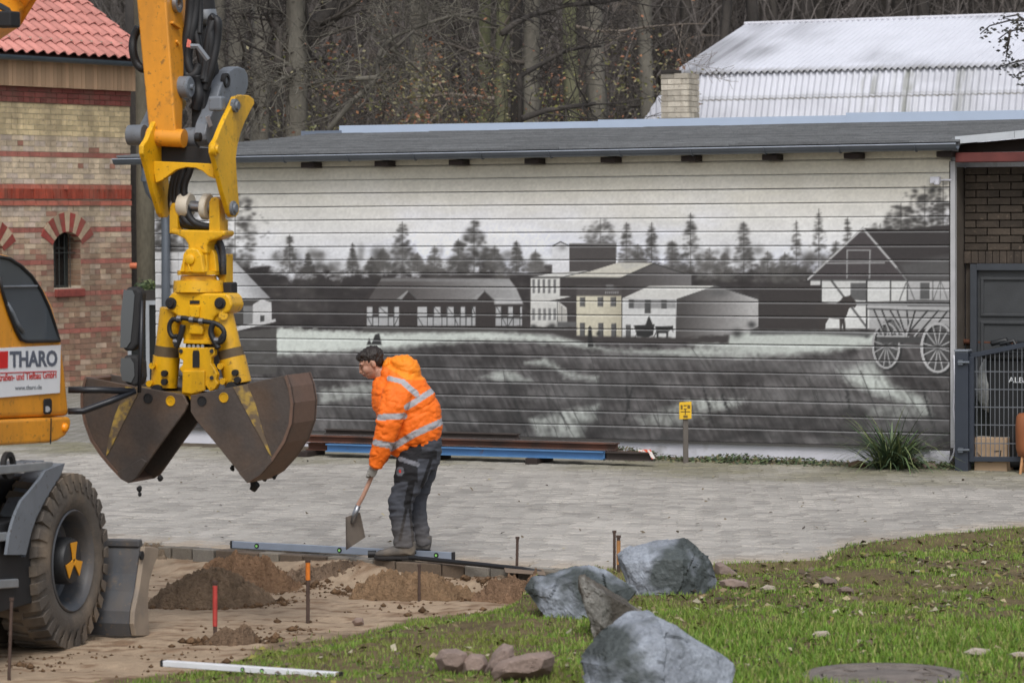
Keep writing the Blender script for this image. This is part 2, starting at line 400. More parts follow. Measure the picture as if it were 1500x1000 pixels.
def blend(sl, a, col):
    c = np.asarray(col, float)
    IMG[sl] = IMG[sl] * (1 - a[..., None]) + c * a[..., None]
def sdist(P, x, y):
    ins = np.zeros(x.shape, bool); dmin = np.full(x.shape, 1e9); n = len(P)
    for i in range(n):
        ax, ay = P[i]; bx, by = P[(i + 1) % n]
        ex, ey = bx - ax, by - ay; L2 = ex * ex + ey * ey + 1e-12
        t = np.clip(((x - ax) * ex + (y - ay) * ey) / L2, 0, 1)
        dmin = np.minimum(dmin, np.hypot(x - ax - t * ex, y - ay - t * ey))
        if ay != by:
            cr = ((ay > y) != (by > y)) & (x < (bx - ax) * (y - ay) / (by - ay) + ax); ins ^= cr
    return np.where(ins, dmin, -dmin)
def fill(P, col, soft=.9, al=1.0, wob=0.0, grad=None):
    P = np.array(P, float); pad = soft + wob + 2
    sl = region(P[:, 0].min() - pad, P[:, 1].min() - pad, P[:, 0].max() + pad, P[:, 1].max() + pad)
    if sl is None: return
    x, y = MX[sl], MY[sl]; s = sdist(P, x, y)
    if wob: s = s + (vnoise(x / 7, y / 5, 4, 31) - .5) * 2 * wob
    a = np.clip(.5 + s / soft, 0, 1) * al
    if grad is not None:                    # (x0,y0,x1,y1,colour at the far end)
        x0, y0, x1, y1, c2 = grad
        t = np.clip(((x - x0) * (x1 - x0) + (y - y0) * (y1 - y0)) / ((x1 - x0) ** 2 + (y1 - y0) ** 2), 0, 1)[..., None]
        c = np.asarray(col, float) * (1 - t) + np.asarray(c2, float) * t
        IMG[sl] = IMG[sl] * (1 - a[..., None]) + c * a[..., None]
    else: blend(sl, a, col)
def line(pts, wd, col, soft=.9, al=1.0):
    pts = np.array(pts, float)
    for i in range(len(pts) - 1):
        (ax, ay), (bx, by) = pts[i], pts[i + 1]; pad = wd + soft + 1
        sl = region(min(ax, bx) - pad, min(ay, by) - pad, max(ax, bx) + pad, max(ay, by) + pad)
        if sl is None: continue
        x, y = MX[sl], MY[sl]; ex, ey = bx - ax, by - ay; t = np.clip(((x - ax) * ex + (y - ay) * ey) / (ex * ex + ey * ey + 1e-9), 0, 1)
        d = np.hypot(x - ax - t * ex, y - ay - t * ey); blend(sl, np.clip(.5 + (wd / 2 - d) / soft, 0, 1) * al, col)
def blob(cx, cy, rx, ry, col, al=1.0, pw=1.0):
    sl = region(cx - rx * 2, cy - ry * 2, cx + rx * 2, cy + ry * 2)
    if sl is None: return
    x, y = MX[sl], MY[sl]; r = ((x - cx) / rx) ** 2 + ((y - cy) / ry) ** 2; blend(sl, np.exp(-r * 1.6) * al, col)
def rect(x0, y0, x1, y1, col, **k): fill([(x0, y0), (x1, y0), (x1, y1), (x0, y1)], col, **k)
def Z(o, s, pts): return [(o[0] + a / s, o[1] + b / s) for a, b in pts]
g = lambda v, w=0: (v + w, v, v - w)
prn = random.Random(11)
# sky
t = np.clip((MY - 240) / 130, 0, 1)[..., None]
cl = (vnoise(MX / 110, MY / 45, 4, 41)[..., None] - .5)
IMG[:] = np.array((216, 210, 192)) * (1 - t) + np.array((226, 228, 232)) * t
IMG += np.clip(cl * 2.2, 0, 1) * np.array((10, 14, 34)) * t + cl * 12
# trees and the wood behind
DK = np.array((52, 48, 48)); n_big = vnoise(MX / 22, MY / 14, 4, 42); n_sm = vnoise(MX / 6, MY / 5, 4, 43)
top = 386 + (n_big - .5) * 46 + (n_sm - .5) * 22
a = np.clip((MY - top) / 16, 0, 1) * np.clip((545 - MY) / 30, 0, 1)
IMG[:] = IMG * (1 - a[..., None]) + (DK + (n_big[..., None] - .5) * 34) * a[..., None]
def tree(cx, ty, by, hw, dark=62, al=.92, conif=True, seed=1, n=170):
    if not conif: n = 300
    r = random.Random(seed * 77 + int(cx))
    for i in range(n):
        f = r.random() ** .75; y = ty + (by - ty) * f
        wd = hw * ((.12 + .88 * f) if conif else (.55 + .45 * math.sin(3.14 * min(1, f * 1.1)) ))
        out = r.random() < .3; x = cx + r.uniform(-1, 1) * wd * (1.45 if out else .95); s = r.uniform(.45, 1.0) * (2.2 + hw * .11) * (.6 if out else 1)
        blob(x, y, s * 1.2, s * .75, g(dark + r.uniform(-10, 26), 2), al * r.uniform(.3, .8) * (.6 if out else 1))
    line([(cx, ty - 2), (cx, by)], 1.2, g(dark, 2), 1.5, .7)
for tr in [(345, 285, 405, 34, 62, .95, False), (425, 345, 400, 14), (452, 372, 400, 9), (517, 358, 400, 10), (545, 378, 400, 14), (590, 327, 398, 24, 60, .95), (562, 365, 398, 16, 92), (637, 362, 398, 16, 84), (612, 372, 398, 14, 80),
           (695, 325, 398, 36, 58, .95), (672, 352, 398, 18, 66), (725, 362, 398, 18, 70), (757, 355, 398, 13, 62), (785, 368, 398, 16, 84), (880, 322, 395, 22, 84, .9, False), (918, 328, 400, 17, 70), (955, 328, 405, 17, 62), (935, 360, 405, 22, 80), (1012, 314, 412, 22, 58), (985, 355, 410, 22, 74), (1040, 365, 410, 22, 88),
           (1090, 328, 412, 24, 60), (1062, 372, 412, 18, 84), (1125, 370, 412, 22, 84), (1167, 326, 412, 14, 70), (1200, 308, 412, 16, 62), (1150, 372, 415, 22, 76), (1225, 355, 415, 20, 66), (1242, 320, 412, 13, 66), (1290, 330, 400, 30, 58, .95, False), (1320, 300, 380, 28, 56, .95, False), (1355, 275, 370, 30, 54, .97, False), (1382, 268, 370, 22, 52, .97, False), (270, 300, 390, 40, 60, .95, False), (240, 292, 380, 26, 58, .95, False)]:
    tree(*tr, seed=len(tr) + int(tr[1]))
for i in range(150):                      # soft higher trees that close the tree line
    x = prn.uniform(395, 1260); y = prn.uniform(366, 398); blob(x, y, prn.uniform(5, 13), prn.uniform(5, 12), g(prn.choice([64, 76, 88, 104]), 2), prn.uniform(.25, .7))
for i in range(420):                      # faint foliage inside the wood
    x = prn.uniform(400, 1210); y = prn.uniform(392, 470); blob(x, y, prn.uniform(3, 12), prn.uniform(2, 8), g(prn.choice([48, 54, 72, 84, 96]), 3), prn.uniform(.15, .45))
# the field
yf = 482 + (vnoise(MX / 60, MX * 0, 2, 44) - .5) * 6
a = np.clip((MY - yf) / 5, 0, 1); str_ = vnoise((MX - MY * .55) / 5, (MY + MX * .12) / 26, 4, 45)
IMG[:] = IMG * (1 - a[..., None]) + (np.array((79, 76, 76)) + (str_[..., None] - .5) * 58 + (n_big[..., None] - .5) * 56 + (vnoise(MX / 55, MY / 22, 3, 48)[..., None] - .5) * 60) * a[..., None]
LT = (196, 202, 196)
for P, al, sf in [([(400, 483), (520, 487), (600, 486), (700, 484), (800, 489), (850, 500), (905, 516), (990, 520), (1100, 522), (1000, 512), (900, 514), (830, 505), (780, 500), (690, 499), (560, 512), (400, 520)], .9, 7),
                  ([(406, 480), (470, 484), (560, 490), (560, 505), (470, 512), (406, 516)], .8, 5),
                  (Z((640, 470), 3.947, [(510, 240), (640, 215), (720, 280), (800, 300), (940, 320), (930, 350), (740, 325), (690, 275), (600, 255)]), .85, 5),
                  (Z((640, 470), 3.947, [(240, 330), (400, 280), (470, 310), (560, 345), (430, 352)]), .8, 5),
                  (Z((640, 470), 3.947, [(540, 560), (680, 530), (940, 480), (930, 560), (860, 600), (850, 672), (580, 672)]), .85, 6),
                  (Z((640, 470), 3.947, [(1150, 560), (1400, 480), (1520, 540), (1400, 610), (1200, 600)]), .55, 8),
                  (Z((1000, 500), 3.66, [(-60, 60), (250, 30), (600, 10), (1000, 0), (1040, 20), (640, 70), (330, 85), (0, 75)]), .8, 7),
                  (Z((1000, 500), 3.66, [(830, 150), (1030, 105), (1070, 170), (1130, 240), (1300, 300), (1340, 400), (1180, 320), (1040, 290), (880, 210)]), .9, 7),
                  (Z((1000, 500), 3.66, [(20, 310), (340, 310), (290, 350), (80, 385), (130, 430)]), .75, 6),
                  (Z((1000, 500), 3.66, [(980, 350), (1200, 330), (1340, 400), (1150, 420), (1000, 390)]), .45, 9),
                  ([(470, 570), (555, 560), (555, 580), (470, 590)], .6, 6), ([(1010, 488), (1150, 484), (1290, 488), (1280, 505), (1190, 512), (1080, 512), (1010, 505)], .85, 7)]:
    fill(P, LT, sf * 1.5, min(1, al * 1.12), wob=4)
for i in range(90):
    blob(prn.uniform(410, 1395), prn.uniform(520, 645), prn.uniform(25, 80), prn.uniform(5, 16), g(prn.choice([44, 110, 130, 150, 165])), prn.uniform(.1, .32))
for i in range(900):                      # grass stalks and brush strokes leaning over the field
    x = prn.uniform(400, 1395); y = prn.uniform(525, 650); L_ = prn.uniform(6, 30) * (.5 + (y - 520) / 130); dx = prn.uniform(.1, .7) * L_ * prn.choice([1, 1, 1, -.4])
    line([(x - dx, y - L_), (x, y)], prn.uniform(1, 4.5), g(prn.choice([40, 46, 50, 56, 62, 100]), 1), 4.0, prn.uniform(.08, .34))
for i in range(60):
    x = prn.uniform(640, 1395); y = prn.uniform(590, 650); L_ = prn.uniform(40, 90); dx = prn.uniform(.1, .8) * L_
    line([(x - dx, y - L_), (x, y)], .9, g(56), 1.2, .7)
for x0, y0, x1, y1 in [(1030, 565, 1047, 625), (1058, 578, 1072, 610), (1240, 570, 1246, 605), (1350, 562, 1366, 620), (918, 565, 922, 600), (926, 568, 915, 620), (745, 560, 775, 640)]:
    line([(x0, y0), (x1, y1)], 1.2, g(50), 1.2, .9)
    for k in range(9): blob(x0 + (x1 - x0) * k / 9 + prn.uniform(-2, 2), y0 + (y1 - y0) * k / 9, 2.6, 3, g(48), .9)
for i in range(160): blob(prn.uniform(640, 1390), prn.uniform(600, 650), prn.uniform(5, 16), prn.uniform(3, 9), g(46), prn.uniform(.15, .4))
# white house at the left
rect(226, 369, 262, 545, (196, 196, 196), soft=2); fill([(262, 369), (300, 366), (334, 384), (334, 500), (262, 540)], (200, 201, 202), 2)
for yy in (420,): line([(228, yy), (262, yy)], 4, g(60), 2)
fill([(332, 386), (345, 383), (397, 437), (348, 437), (332, 414)], (206, 208, 210), 1, grad=(345, 425, 385, 408, (138, 138, 140)))
fill([(332, 437), (350, 437), (398, 439), (398, 478), (332, 478)], g(62, 2), 2)
rect(357, 448, 372, 475, g(118)); fill([(371, 446), (384, 438), (398, 443), (399, 468), (371, 475)], (190, 190, 190)); rect(382, 462, 388, 472, g(66))
fill([(346, 487), (406, 480), (406, 548), (346, 548)], g(74, 2), 2, wob=1.5); fill([(335, 482), (345, 479), (404, 467), (405, 471), (346, 485)], g(190), 1)
for i in range(14): blob(prn.uniform(350, 402), prn.uniform(492, 540), 6, 4, g(100), .4)
# long half-timbered barn
ZB2 = lambda pts: Z((520, 300), 4.6875, pts)
fill(ZB2([(60, 640), (185, 505), (1060, 505), (1110, 570), (1150, 680), (1160, 850), (60, 850)]), (54, 49, 48), 1.5)
fill(ZB2([(100, 640), (185, 505), (1060, 507), (1110, 570), (1140, 640), (1155, 680), (960, 682), (955, 650), (100, 650)]), (84, 80, 79), 2, grad=(600, 440, 758, 415, (160, 160, 160)))
fill(ZB2([(185, 505), (1060, 507), (1075, 530), (175, 525)]), g(138), 2, .6)
fill(ZB2([(960, 640), (1140, 640), (1155, 680), (965, 682)]), g(176), 3, .8)
for gx0, gx1, gx2 in ((300, 370, 435), (815, 890, 955)):
    fill(ZB2([(gx0, 645), (gx1, 587), (gx2, 655), (gx2 + 5, 850), (gx0, 850)]), (54, 49, 48), 1.2); fill(ZB2([(gx0 - 10, 645), (gx1 - 10, 588), (gx1 + 2, 592), (gx0 + 22, 652)]), g(150), 1.5, .9)
    line(ZB2([(gx1, 590), (gx2, 652)]), 1.2, g(86), 1)
for a_, b_ in [(85, 125), (165, 230), (270, 305), (432, 497), (545, 590), (632, 680), (728, 758), (805, 830), (970, 1005), (1055, 1088), (1135, 1150)]:
    fill(ZB2([(a_, 700), (b_, 700), (b_, 740), (a_, 740)]), (176, 177, 178), 1.4); fill(ZB2([(a_, 740), (b_, 740), (b_, 765), (a_, 765)]), (170, 171, 172), 1.2)
for a_, b_ in [(85, 305), (432, 830), (968, 1150)]: fill(ZB2([(a_, 772), (b_, 772), (b_, 830), (a_, 830)]), (166, 167, 168), 1.5)
for xb in (125, 165, 232, 270, 500, 540, 600, 635, 690, 725, 765, 805, 1010, 1050, 1090, 1135): line(ZB2([(xb, 700), (xb, 838)]), 1.3, g(52), 1)
for x0, x1 in ((170, 225), (545, 588), (635, 675), (975, 1005), (690, 715), (810, 826)): line(ZB2([(x0, 700), (x1, 750)]), 1.1, g(52), 1)
for x0, x1 in ((90, 120), (300, 272), (435, 470), (685, 712), (1012, 1045), (1088, 1055)): line(ZB2([(x0, 772), (x1, 832)]), 1.1, g(52), 1)
line(ZB2([(85, 768), (305, 768)]), 1.5, g(50)); line(ZB2([(432, 768), (830, 768)]), 1.5, g(50)); line(ZB2([(968, 775), (1150, 778)]), 1.5, g(50))
fill(ZB2([(60, 842), (1200, 842), (1200, 868), (60, 872)]), g(70, 2), 4)
# factory
ZC = lambda pts: Z((760, 330), 4.054, pts)
fill(ZC([(302, 107), (580, 107), (580, 290), (302, 290)]), (76, 72, 71), 1); line(ZC([(302, 110), (578, 112)]), 1.6, g(150), 1); line(ZC([(579, 110), (579, 190)]), 1, g(110), 1)
fill(ZC([(200, 120), (250, 97), (302, 122), (302, 278), (200, 288)]), (212, 213, 216), 1); blob(*ZC([(262, 130)])[0], 7, 5, g(110), .7); line(ZC([(205, 122), (250, 97), (302, 122)]), 1.6, g(58), 1)
fill(ZC([(610, 312), (805, 225), (985, 285), (1028, 290), (1028, 357), (775, 357), (620, 432), (345, 418), (246, 418), (246, 310)]), (64, 60, 59), 1.2, grad=(900, 410, 1010, 400, (112, 110, 110)))
fill(ZC([(85, 308), (270, 308), (430, 268), (200, 283)]), (196, 196, 192), 1); fill(ZC([(260, 310), (612, 312), (805, 225), (590, 222), (440, 268)]), (196, 193, 182), 1); fill(ZC([(590, 225), (760, 228), (640, 262)]), g(170), 4, .4)
line(ZC([(72, 309), (610, 312)]), 1.4, g(60), 1); line(ZC([(270, 306), (430, 268)]), 1.2, g(70), 1); line(ZC([(610, 312), (805, 225), (985, 287)]), 1.4, g(50), 1)
fill(ZC([(72, 314), (246, 314), (246, 418), (345, 425), (345, 605), (72, 605)]), (204, 204, 200), 1)
for xw in (90, 121, 151, 183, 216): fill(ZC([(xw - 8, 320), (xw + 8, 320), (xw + 7, 400), (xw - 7, 402)]), g(112), 1)
for xw in (90, 125, 155, 185, 215): fill(ZC([(xw - 8, 493), (xw + 8, 493), (xw + 8, 562), (xw - 8, 563)]), g(122), 1)
fill(ZC([(175, 450), (330, 418), (350, 418), (350, 606), (292, 600), (286, 490), (240, 456)]), (62, 58, 57), 1); fill(ZC([(240, 462), (288, 505), (288, 568), (232, 570)]), (176, 174, 168), 1); line(ZC([(232, 455), (232, 570)]), 1, g(60)); line(ZC([(258, 480), (258, 570)]), 1, g(90))
fill(ZC([(230, 572), (345, 572), (345, 606), (230, 606)]), g(96), 3)
fill(ZC([(345, 357), (612, 357), (612, 416), (345, 416)]), (80, 76, 75), 2); fill(ZC([(520, 352), (565, 352), (565, 378), (520, 378)]), g(130), 1.5, .7)
for k in range(7): fill(ZC([(515 + k * 12, 391), (521 + k * 12, 391), (521 + k * 12, 405), (515 + k * 12, 405)]), g(158), 1)
fill(ZC([(345, 418), (610, 418), (612, 664), (345, 655)]), (203, 198, 178), 1, grad=(880, 450, 912, 450, (180, 174, 154)))
for x0, y0, x1, y1 in [(365, 425, 395, 482), (470, 425, 502, 482), (547, 425, 580, 482), (365, 578, 395, 657), (473, 580, 503, 660), (550, 583, 580, 663)]: fill(ZC([(x0, y0), (x1, y0), (x1, y1), (x0, y1)]), g(92), 1); fill(ZC([(x1 - 6, y0), (x1, y0), (x1, y1), (x1 - 6, y1)]), g(60), 1)
fill(ZC([(617, 435), (938, 435), (935, 670), (617, 665)]), (208, 209, 208), 1); fill(ZC([(655, 440), (935, 440), (935, 492), (655, 492)]), g(150), 1.2)
for x0, y0, x1, y1, c_ in [(655, 440, 685, 490, 84), (750, 440, 786, 521, 78), (848, 440, 880, 495, 84), (637, 590, 668, 668, 88)]: fill(ZC([(x0, y0), (x1, y0), (x1, y1), (x0, y1)]), g(c_), 1)
fill(ZC([(940, 435), (1170, 358), (1425, 440), (1425, 600), (1375, 625), (1250, 655), (935, 672)]), (78, 75, 74), 1.2, grad=(1000, 455, 1100, 470, (176, 175, 174))); blob(*ZC([(1190, 400)])[0], 22, 8, g(84), .6)
line(ZC([(940, 437), (1170, 358), (1425, 440)]), 1.2, g(70), 1)
fill(ZC([(617, 432), (775, 360), (1170, 358), (940, 436)]), (208, 208, 204), 1)
fill(ZC([(0, 600), (345, 606), (345, 655), (935, 668), (1250, 650), (1250, 700), (640, 700), (400, 690), (200, 640), (0, 632)]), (62, 58, 57), 4, wob=2)
for x0, y0, r_ in [(90, 600, 5), (200, 597, 7), (1385, 590, 8), (1300, 640, 10), (475, 645, 4)]: blob(*ZC([(x0, y0)])[0], r_, r_ * .8, g(56), .9)
fill(ZC([(685, 595), (808, 588), (800, 650), (770, 664), (705, 660)]), g(40), 1.2); fill(ZC([(752, 600), (768, 552), (775, 538), (783, 552), (802, 602)]), g(44), 1.2); line(ZC([(690, 670), (700, 650)]), 1, g(44)); line(ZC([(805, 662), (815, 640)]), 1, g(44))
fill(ZC([(812, 600), (905, 598), (918, 596), (920, 636), (905, 618), (890, 632), (888, 668), (880, 668), (876, 640), (832, 640), (832, 668), (822, 668)]), g(42), 1.2)
fill(ZC([(412, 660), (414, 610), (424, 594), (434, 610), (438, 660), (446, 720), (412, 722)]), g(40), 1.4); blob(*ZC([(475, 640)])[0], 3, 4, g(50), .9)
fill([(538, 505), (541, 495), (545, 503), (550, 490), (556, 488), (560, 505)], g(48), 1.5)
# half-timbered house, horse and cart at the right
ZD = lambda pts: Z((1100, 250), 3.225, pts)
fill(ZD([(38, 545), (335, 540), (335, 750), (38, 750)]), (56, 52, 51), 2)
fill(ZD([(530, 272), (700, 280), (945, 255), (945, 520), (735, 520)]), (56, 52, 52), 2); fill(ZD([(700, 440), (945, 400), (945, 520), (740, 520)]), g(92), 10, .7)
fill(ZD([(275, 512), (530, 272), (735, 516)]), (70, 65, 66), 1)
fill(ZD([(283, 515), (740, 518), (740, 745), (335, 745), (335, 540), (283, 540)]), (205, 206, 204), 1.2); fill(ZD([(740, 520), (945, 520), (945, 612), (740, 612)]), (176, 176, 176), 1.2)
fill(ZD([(283, 540), (335, 540), (335, 620), (283, 620)]), (56, 52, 51), 1); fill(ZD([(500, 622), (945, 612), (945, 640), (500, 636)]), g(108), 2); fill(ZD([(560, 640), (945, 640), (945, 745), (740, 748), (560, 748)]), g(168), 2)
fill(ZD([(472, 530), (552, 530), (552, 615), (472, 610)]), g(92), 1); fill(ZD([(800, 530), (845, 530), (845, 608), (800, 608)]), g(86), 1)
for P, wd, c_ in [([(548, 515), (548, 748)], 2.8, 66), ([(660, 515), (660, 620)], 2.2, 70), ([(741, 518), (741, 620)], 2.2, 76), ([(378, 515), (548, 738)], 3.0, 84), ([(472, 625), (945, 618)], 3, 104), ([(735, 530), (700, 622)], 1.8, 110), ([(742, 530), (775, 612)], 1.8, 110), ([(333, 515), (333, 620)], 2, 60),
                  ([(860, 522), (860, 610)], 1.6, 96), ([(895, 522), (865, 608)], 1.4, 110), ([(897, 522), (930, 606)], 1.4, 110), ([(897, 522), (897, 606)], 1.2, 104), ([(283, 517), (945, 520)], 1.6, 60)]: line(ZD(P), wd, g(c_), 1)
for P in ([(272, 512), (530, 272)], [(530, 272), (690, 458)]): line(ZD(P), 3.0, g(176), 1)
line(ZD([(690, 458), (735, 516)]), 2.0, g(118), 1)
for P in ([(455, 507), (456, 375), (564, 375), (561, 508)], [(355, 437), (632, 435)]): line(ZD(P), 2.0, g(150), 1)
fill(ZD([(310, 640), (335, 620), (400, 628), (425, 613), (438, 596), (465, 592), (473, 586), (478, 598), (495, 615), (501, 635), (491, 648), (478, 640), (464, 652), (455, 680), (445, 697), (450, 758), (440, 758), (433, 720), (430, 758), (422, 758), (420, 700), (370, 696), (355, 722), (352, 752), (322, 752), (325, 700), (303, 672)]), (58, 53, 51), 1)
fill(ZD([(0, 752), (450, 756), (575, 768), (560, 785), (300, 772), (0, 775)]), g(80), 5, .9); blob(*ZD([(548, 782)])[0], 4, 3, g(70), .9)
def wheel(cx, cy, rx, ry, lw, c_):
    n = 40; P = [(cx + rx * math.cos(6.2832 * k / n), cy + ry * math.sin(6.2832 * k / n)) for k in range(n + 1)]
    fill(ZD(P[:-1]), g(70), 3, .75); line(ZD([(x + 9, y + 6) for x, y in P]), lw * 1.2, g(40), 1.4, .95); line(ZD(P), lw, g(c_), 1.0)
    for k in range(12): a_ = 6.2832 * k / 12 + .2; line(ZD([(cx, cy), (cx + rx * .92 * math.cos(a_), cy + ry * .92 * math.sin(a_))]), 1.8, g(c_ - 10), 1.0)
    blob(*ZD([(cx, cy)])[0], 6, 7, g(52), 1.0)
blob(*ZD([(650, 915)])[0], 26, 9, g(52), .9); blob(*ZD([(880, 935)])[0], 26, 9, g(52), .8)
wheel(660, 780, 48, 80, 2, 120); wheel(640, 825, 62, 105, 3.0, 168)
fill(ZD([(600, 780), (850, 785), (850, 812), (620, 812)]), g(66), 2); line(ZD([(600, 780), (745, 782)]), 3.0, g(158)); line(ZD([(700, 825), (930, 832)]), 3.0, g(150))
for x0, x1 in ((575, 628), (612, 662), (650, 722), (685, 725), (730, 745)): line(ZD([(x0, 655), (x1, 775)]), 2.4, g(164), 1); line(ZD([(x0 + 7, 655), (x1 + 7, 775)]), 2.2, g(46), 1)
for x0, x1 in ((830, 725), (880, 775), (925, 830), (770, 735)): line(ZD([(x0, 655), (x1, 780)]), 2.6, g(166), 1); line(ZD([(x0 + 8, 658), (x1 + 8, 780)]), 2.2, g(46), 1)
line(ZD([(556, 642), (948, 652)]), 4.4, g(176), 1); line(ZD([(556, 652), (948, 664)]), 2.0, g(70), 1)
wheel(884, 835, 76, 114, 3.6, 180)
# weathering on the boards
IMG *= (1 + (vnoise(MX / 3, MY / 3, 3, 46)[..., None] - .5) * .12) * (1 + (vnoise(MX / 240, MY / 60, 3, 47)[..., None] - .5) * .14)
IMG = np.clip(IMG, 20, 235) / 255.0
ALB = np.where(IMG <= .04045, IMG / 12.92, ((IMG + .055) / 1.055) ** 2.4) * MURAL_GAIN
ALB = np.clip(ALB, .015, .86)
M_mural = mat("spray_painted_board", attr=True, rough=.6, var=.05, vscale=4, bump=.0006, bscale=25)
shed = thing("shed", "long low shed whose boarded wall carries a grey mural of an old village", "building", W0 + np.array([0, 0, 0]))
npf = len(prof)
for b in range(NBB):
    r0 = b * npf; sl = slice(r0, r0 + npf)
    zb_ = ZZ[sl].copy(); U = UU[sl]; top_cut = ez(U) - .055
    zb_ = np.minimum(zb_, top_cut)
    sag = (vnoise(U * .7, U * 0 + b * 3.3, 2, 51) - .5) * .006
    P = W0[None, None] + WD * U[..., None] + WN * (po[:, None] + (vnoise(U * .5, U * 0 + b, 2, 52) - .5) * .006)[..., None]
    P = P.copy(); P[..., 2] = zb_ + sag
    idx = np.arange(P.shape[0] * P.shape[1]).reshape(P.shape[:2]); fc = np.stack([idx[:-1, :-1], idx[:-1, 1:], idx[1:, 1:], idx[1:, :-1]], -1).reshape(-1, 4)
    ca = ALB[sl].copy(); ca[-2:] = ca[-2:] * .75 + .13; ca[:2] = ca[:2] * .5  # bevel rows paled for edge wear and painted-in sky light; bottom edges darkened
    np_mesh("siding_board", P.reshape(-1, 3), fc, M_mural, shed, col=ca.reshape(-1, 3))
# walls, plinth, trims
M_white = mat("white_paint", lin(205, 205, 212), .7, var=.1, vscale=3, bump=.003, bscale=30, col2=lin(120, 118, 110), fac=(.6, .8))
M_dark = mat("dark_interior", lin(52, 48, 45), .9)
M_zinc = mat("weathered_zinc", lin(112, 118, 126), .45, .6, var=.15, vscale=4)
DEP = 4.6
mb = MB(); c0 = wp(UL, 0, -.03); c1 = wp(UR, 0, -.03); bk = -WN * DEP
mb.hexa([c0 + [0, 0, ZB - .02], c0 + bk + [0, 0, ZB - .02], c1 + bk + [0, 0, ZB - .02], c1 + [0, 0, ZB - .02], c0 + [0, 0, ez(UL) - .06], c0 + bk + [0, 0, ez(UL) + .1], c1 + bk + [0, 0, ez(UR) + .1], c1 + [0, 0, ez(UR) - .06]])
mb.build("wall_core", M_white, shed)
mb = MB(); mb.hexa([wp(UL, -.1, -.02), wp(UL, -.1, -DEP), wp(UR, -.1, -DEP), wp(UR, -.1, -.02), wp(UL, ZB - .022, -.02), wp(UL, ZB - .022, -DEP), wp(UR, ZB - .022, -DEP), wp(UR, ZB - .022, -.02)])
mb.build("plinth", M_white, shed)
MB().bar(wp(UL - .05, ZB - .012, .012), wp(UR + .03, ZB - .012, .012), .03, .018).build("drip_rail", mat("rail_metal", lin(90, 88, 86), .5, .5), shed)
mb = MB(); mb.box(wp(UR + .028, (ZB + 3.16) / 2, 0), .05, .06, 3.16 - ZB, WD, WN); mb.build("corner_trim", mat("trim_grey", lin(176, 176, 178), .5), shed)
mb = MB(); mb.box(wp(UR - .004, (ZB + 3.16) / 2, .016), .012, .01, 3.16 - ZB, WD, WN); mb.build("corner_seal", M_dark, shed)
mb = MB(); mb.hexa([wp(UR - .22, .02, .0), wp(UR - .02, .02, .0), wp(UR - .02, .02, .03), wp(UR - .22, .02, .03), wp(UR - .22, ZB - .03, .0), wp(UR - .0, ZB - .03, .0), wp(UR - .0, ZB - .03, .03), wp(UR - .22, ZB - .03, .03)]); mb.build("plinth_panel", M_white, shed)
uL = (onp(172, 230, W0 + WN * OUT, WN) - W0) @ WD
rb = DEP + .1
zback = onp(1000, 183, W0 - WN * rb, WN)[2] - .02
def rp(u, o, dz=0):            # a point of the roof at distance o out of the wall
    f = (OUT - o) / (OUT + rb); zr = zback + (ez(u) - ez(0)) * .5
    return wp(u, ez(u) * (1 - f) + zr * f + dz, o)
M_felt = mat("bitumen_shingle", attr=True, rough=.9, var=.18, vscale=7, bump=.004, bscale=80, fine=.2)
roof_b = MB(); roof_b.col = lin(70, 70, 72)
roof_b.hexa([rp(uL, OUT, -.05), rp(uA, OUT, -.05), rp(uA, -rb, -.05), rp(uL, -rb, -.05), rp(uL, OUT, -.012), rp(uA, OUT, -.012), rp(uA, -rb, -.012), rp(uL, -rb, -.012)])
roof = roof_b.build("roof", M_felt, shed)
rr = random.Random(5); row = 0; o = OUT + .02
shing = MB()
while o > -rb + .1:
    u = uL - rr.uniform(0, .5)
    while u < uA:
        L_ = .98; u1 = min(u + L_, uA); 
        cl = np.array(lin(112, 114, 116)) * rr.uniform(.8, 1.12); P = []
        us = max(u, uL)
        if u1 - us > .02:
            h = rr.uniform(.004, .012)
            P = [rp(us, o, -.01), rp(u1, o, -.01), rp(u1, o - .17, -.01), rp(us, o - .17, -.01), rp(us, o, h + .004), rp(u1, o, rr.uniform(.006, .014)), rp(u1, o - .17, .0), rp(us, o - .17, .0)]
            shing.hexa(P, cl)
        u += L_ + .004
    o -= .155; row += 1
shing.build("shingle_course", M_felt, roof, kind="stuff")
# gutter
M_gut = mat("grey_gutter", lin(98, 104, 112), .4, .5, var=.12, vscale=3)
gp = []
mb = MB(); nseg = 40; ring = [(math.cos(a), math.sin(a)) for a in np.linspace(math.pi, 2 * math.pi, 9)]
vs = []; fs = []
for i in range(nseg + 1):
    u = uL + (uA - uL) * i / nseg
    for cx, cz in ring: vs.append(wp(u, ez(u) - .035 + cz * .065, OUT + .05 + cx * .065))
    for cx, cz in ring[::-1]: vs.append(wp(u, ez(u) - .035 + cz * .058, OUT + .05 + cx * .058))
k = 18
for i in range(nseg):
    for j in range(k):
        a_, b_ = i * k + j, i * k + (j + 1) % k; fs.append((a_, b_, b_ + k, a_ + k))
fs += [tuple(range(k)), tuple(range(nseg * k, nseg * k + k))[::-1]]
gut = mb.add(vs, fs).build("gutter", M_gut, shed, smooth=True, auto=40)
mb = MB()
for s_ in (-1,): mb.tube([wp(uL, ez(uL) - .034, OUT + .118), wp(uA, ez(uA) - .034, OUT + .118)], .009, 6)
mb.build("gutter_bead", mat("bright_bead", lin(165, 172, 182), .35, .5), gut)
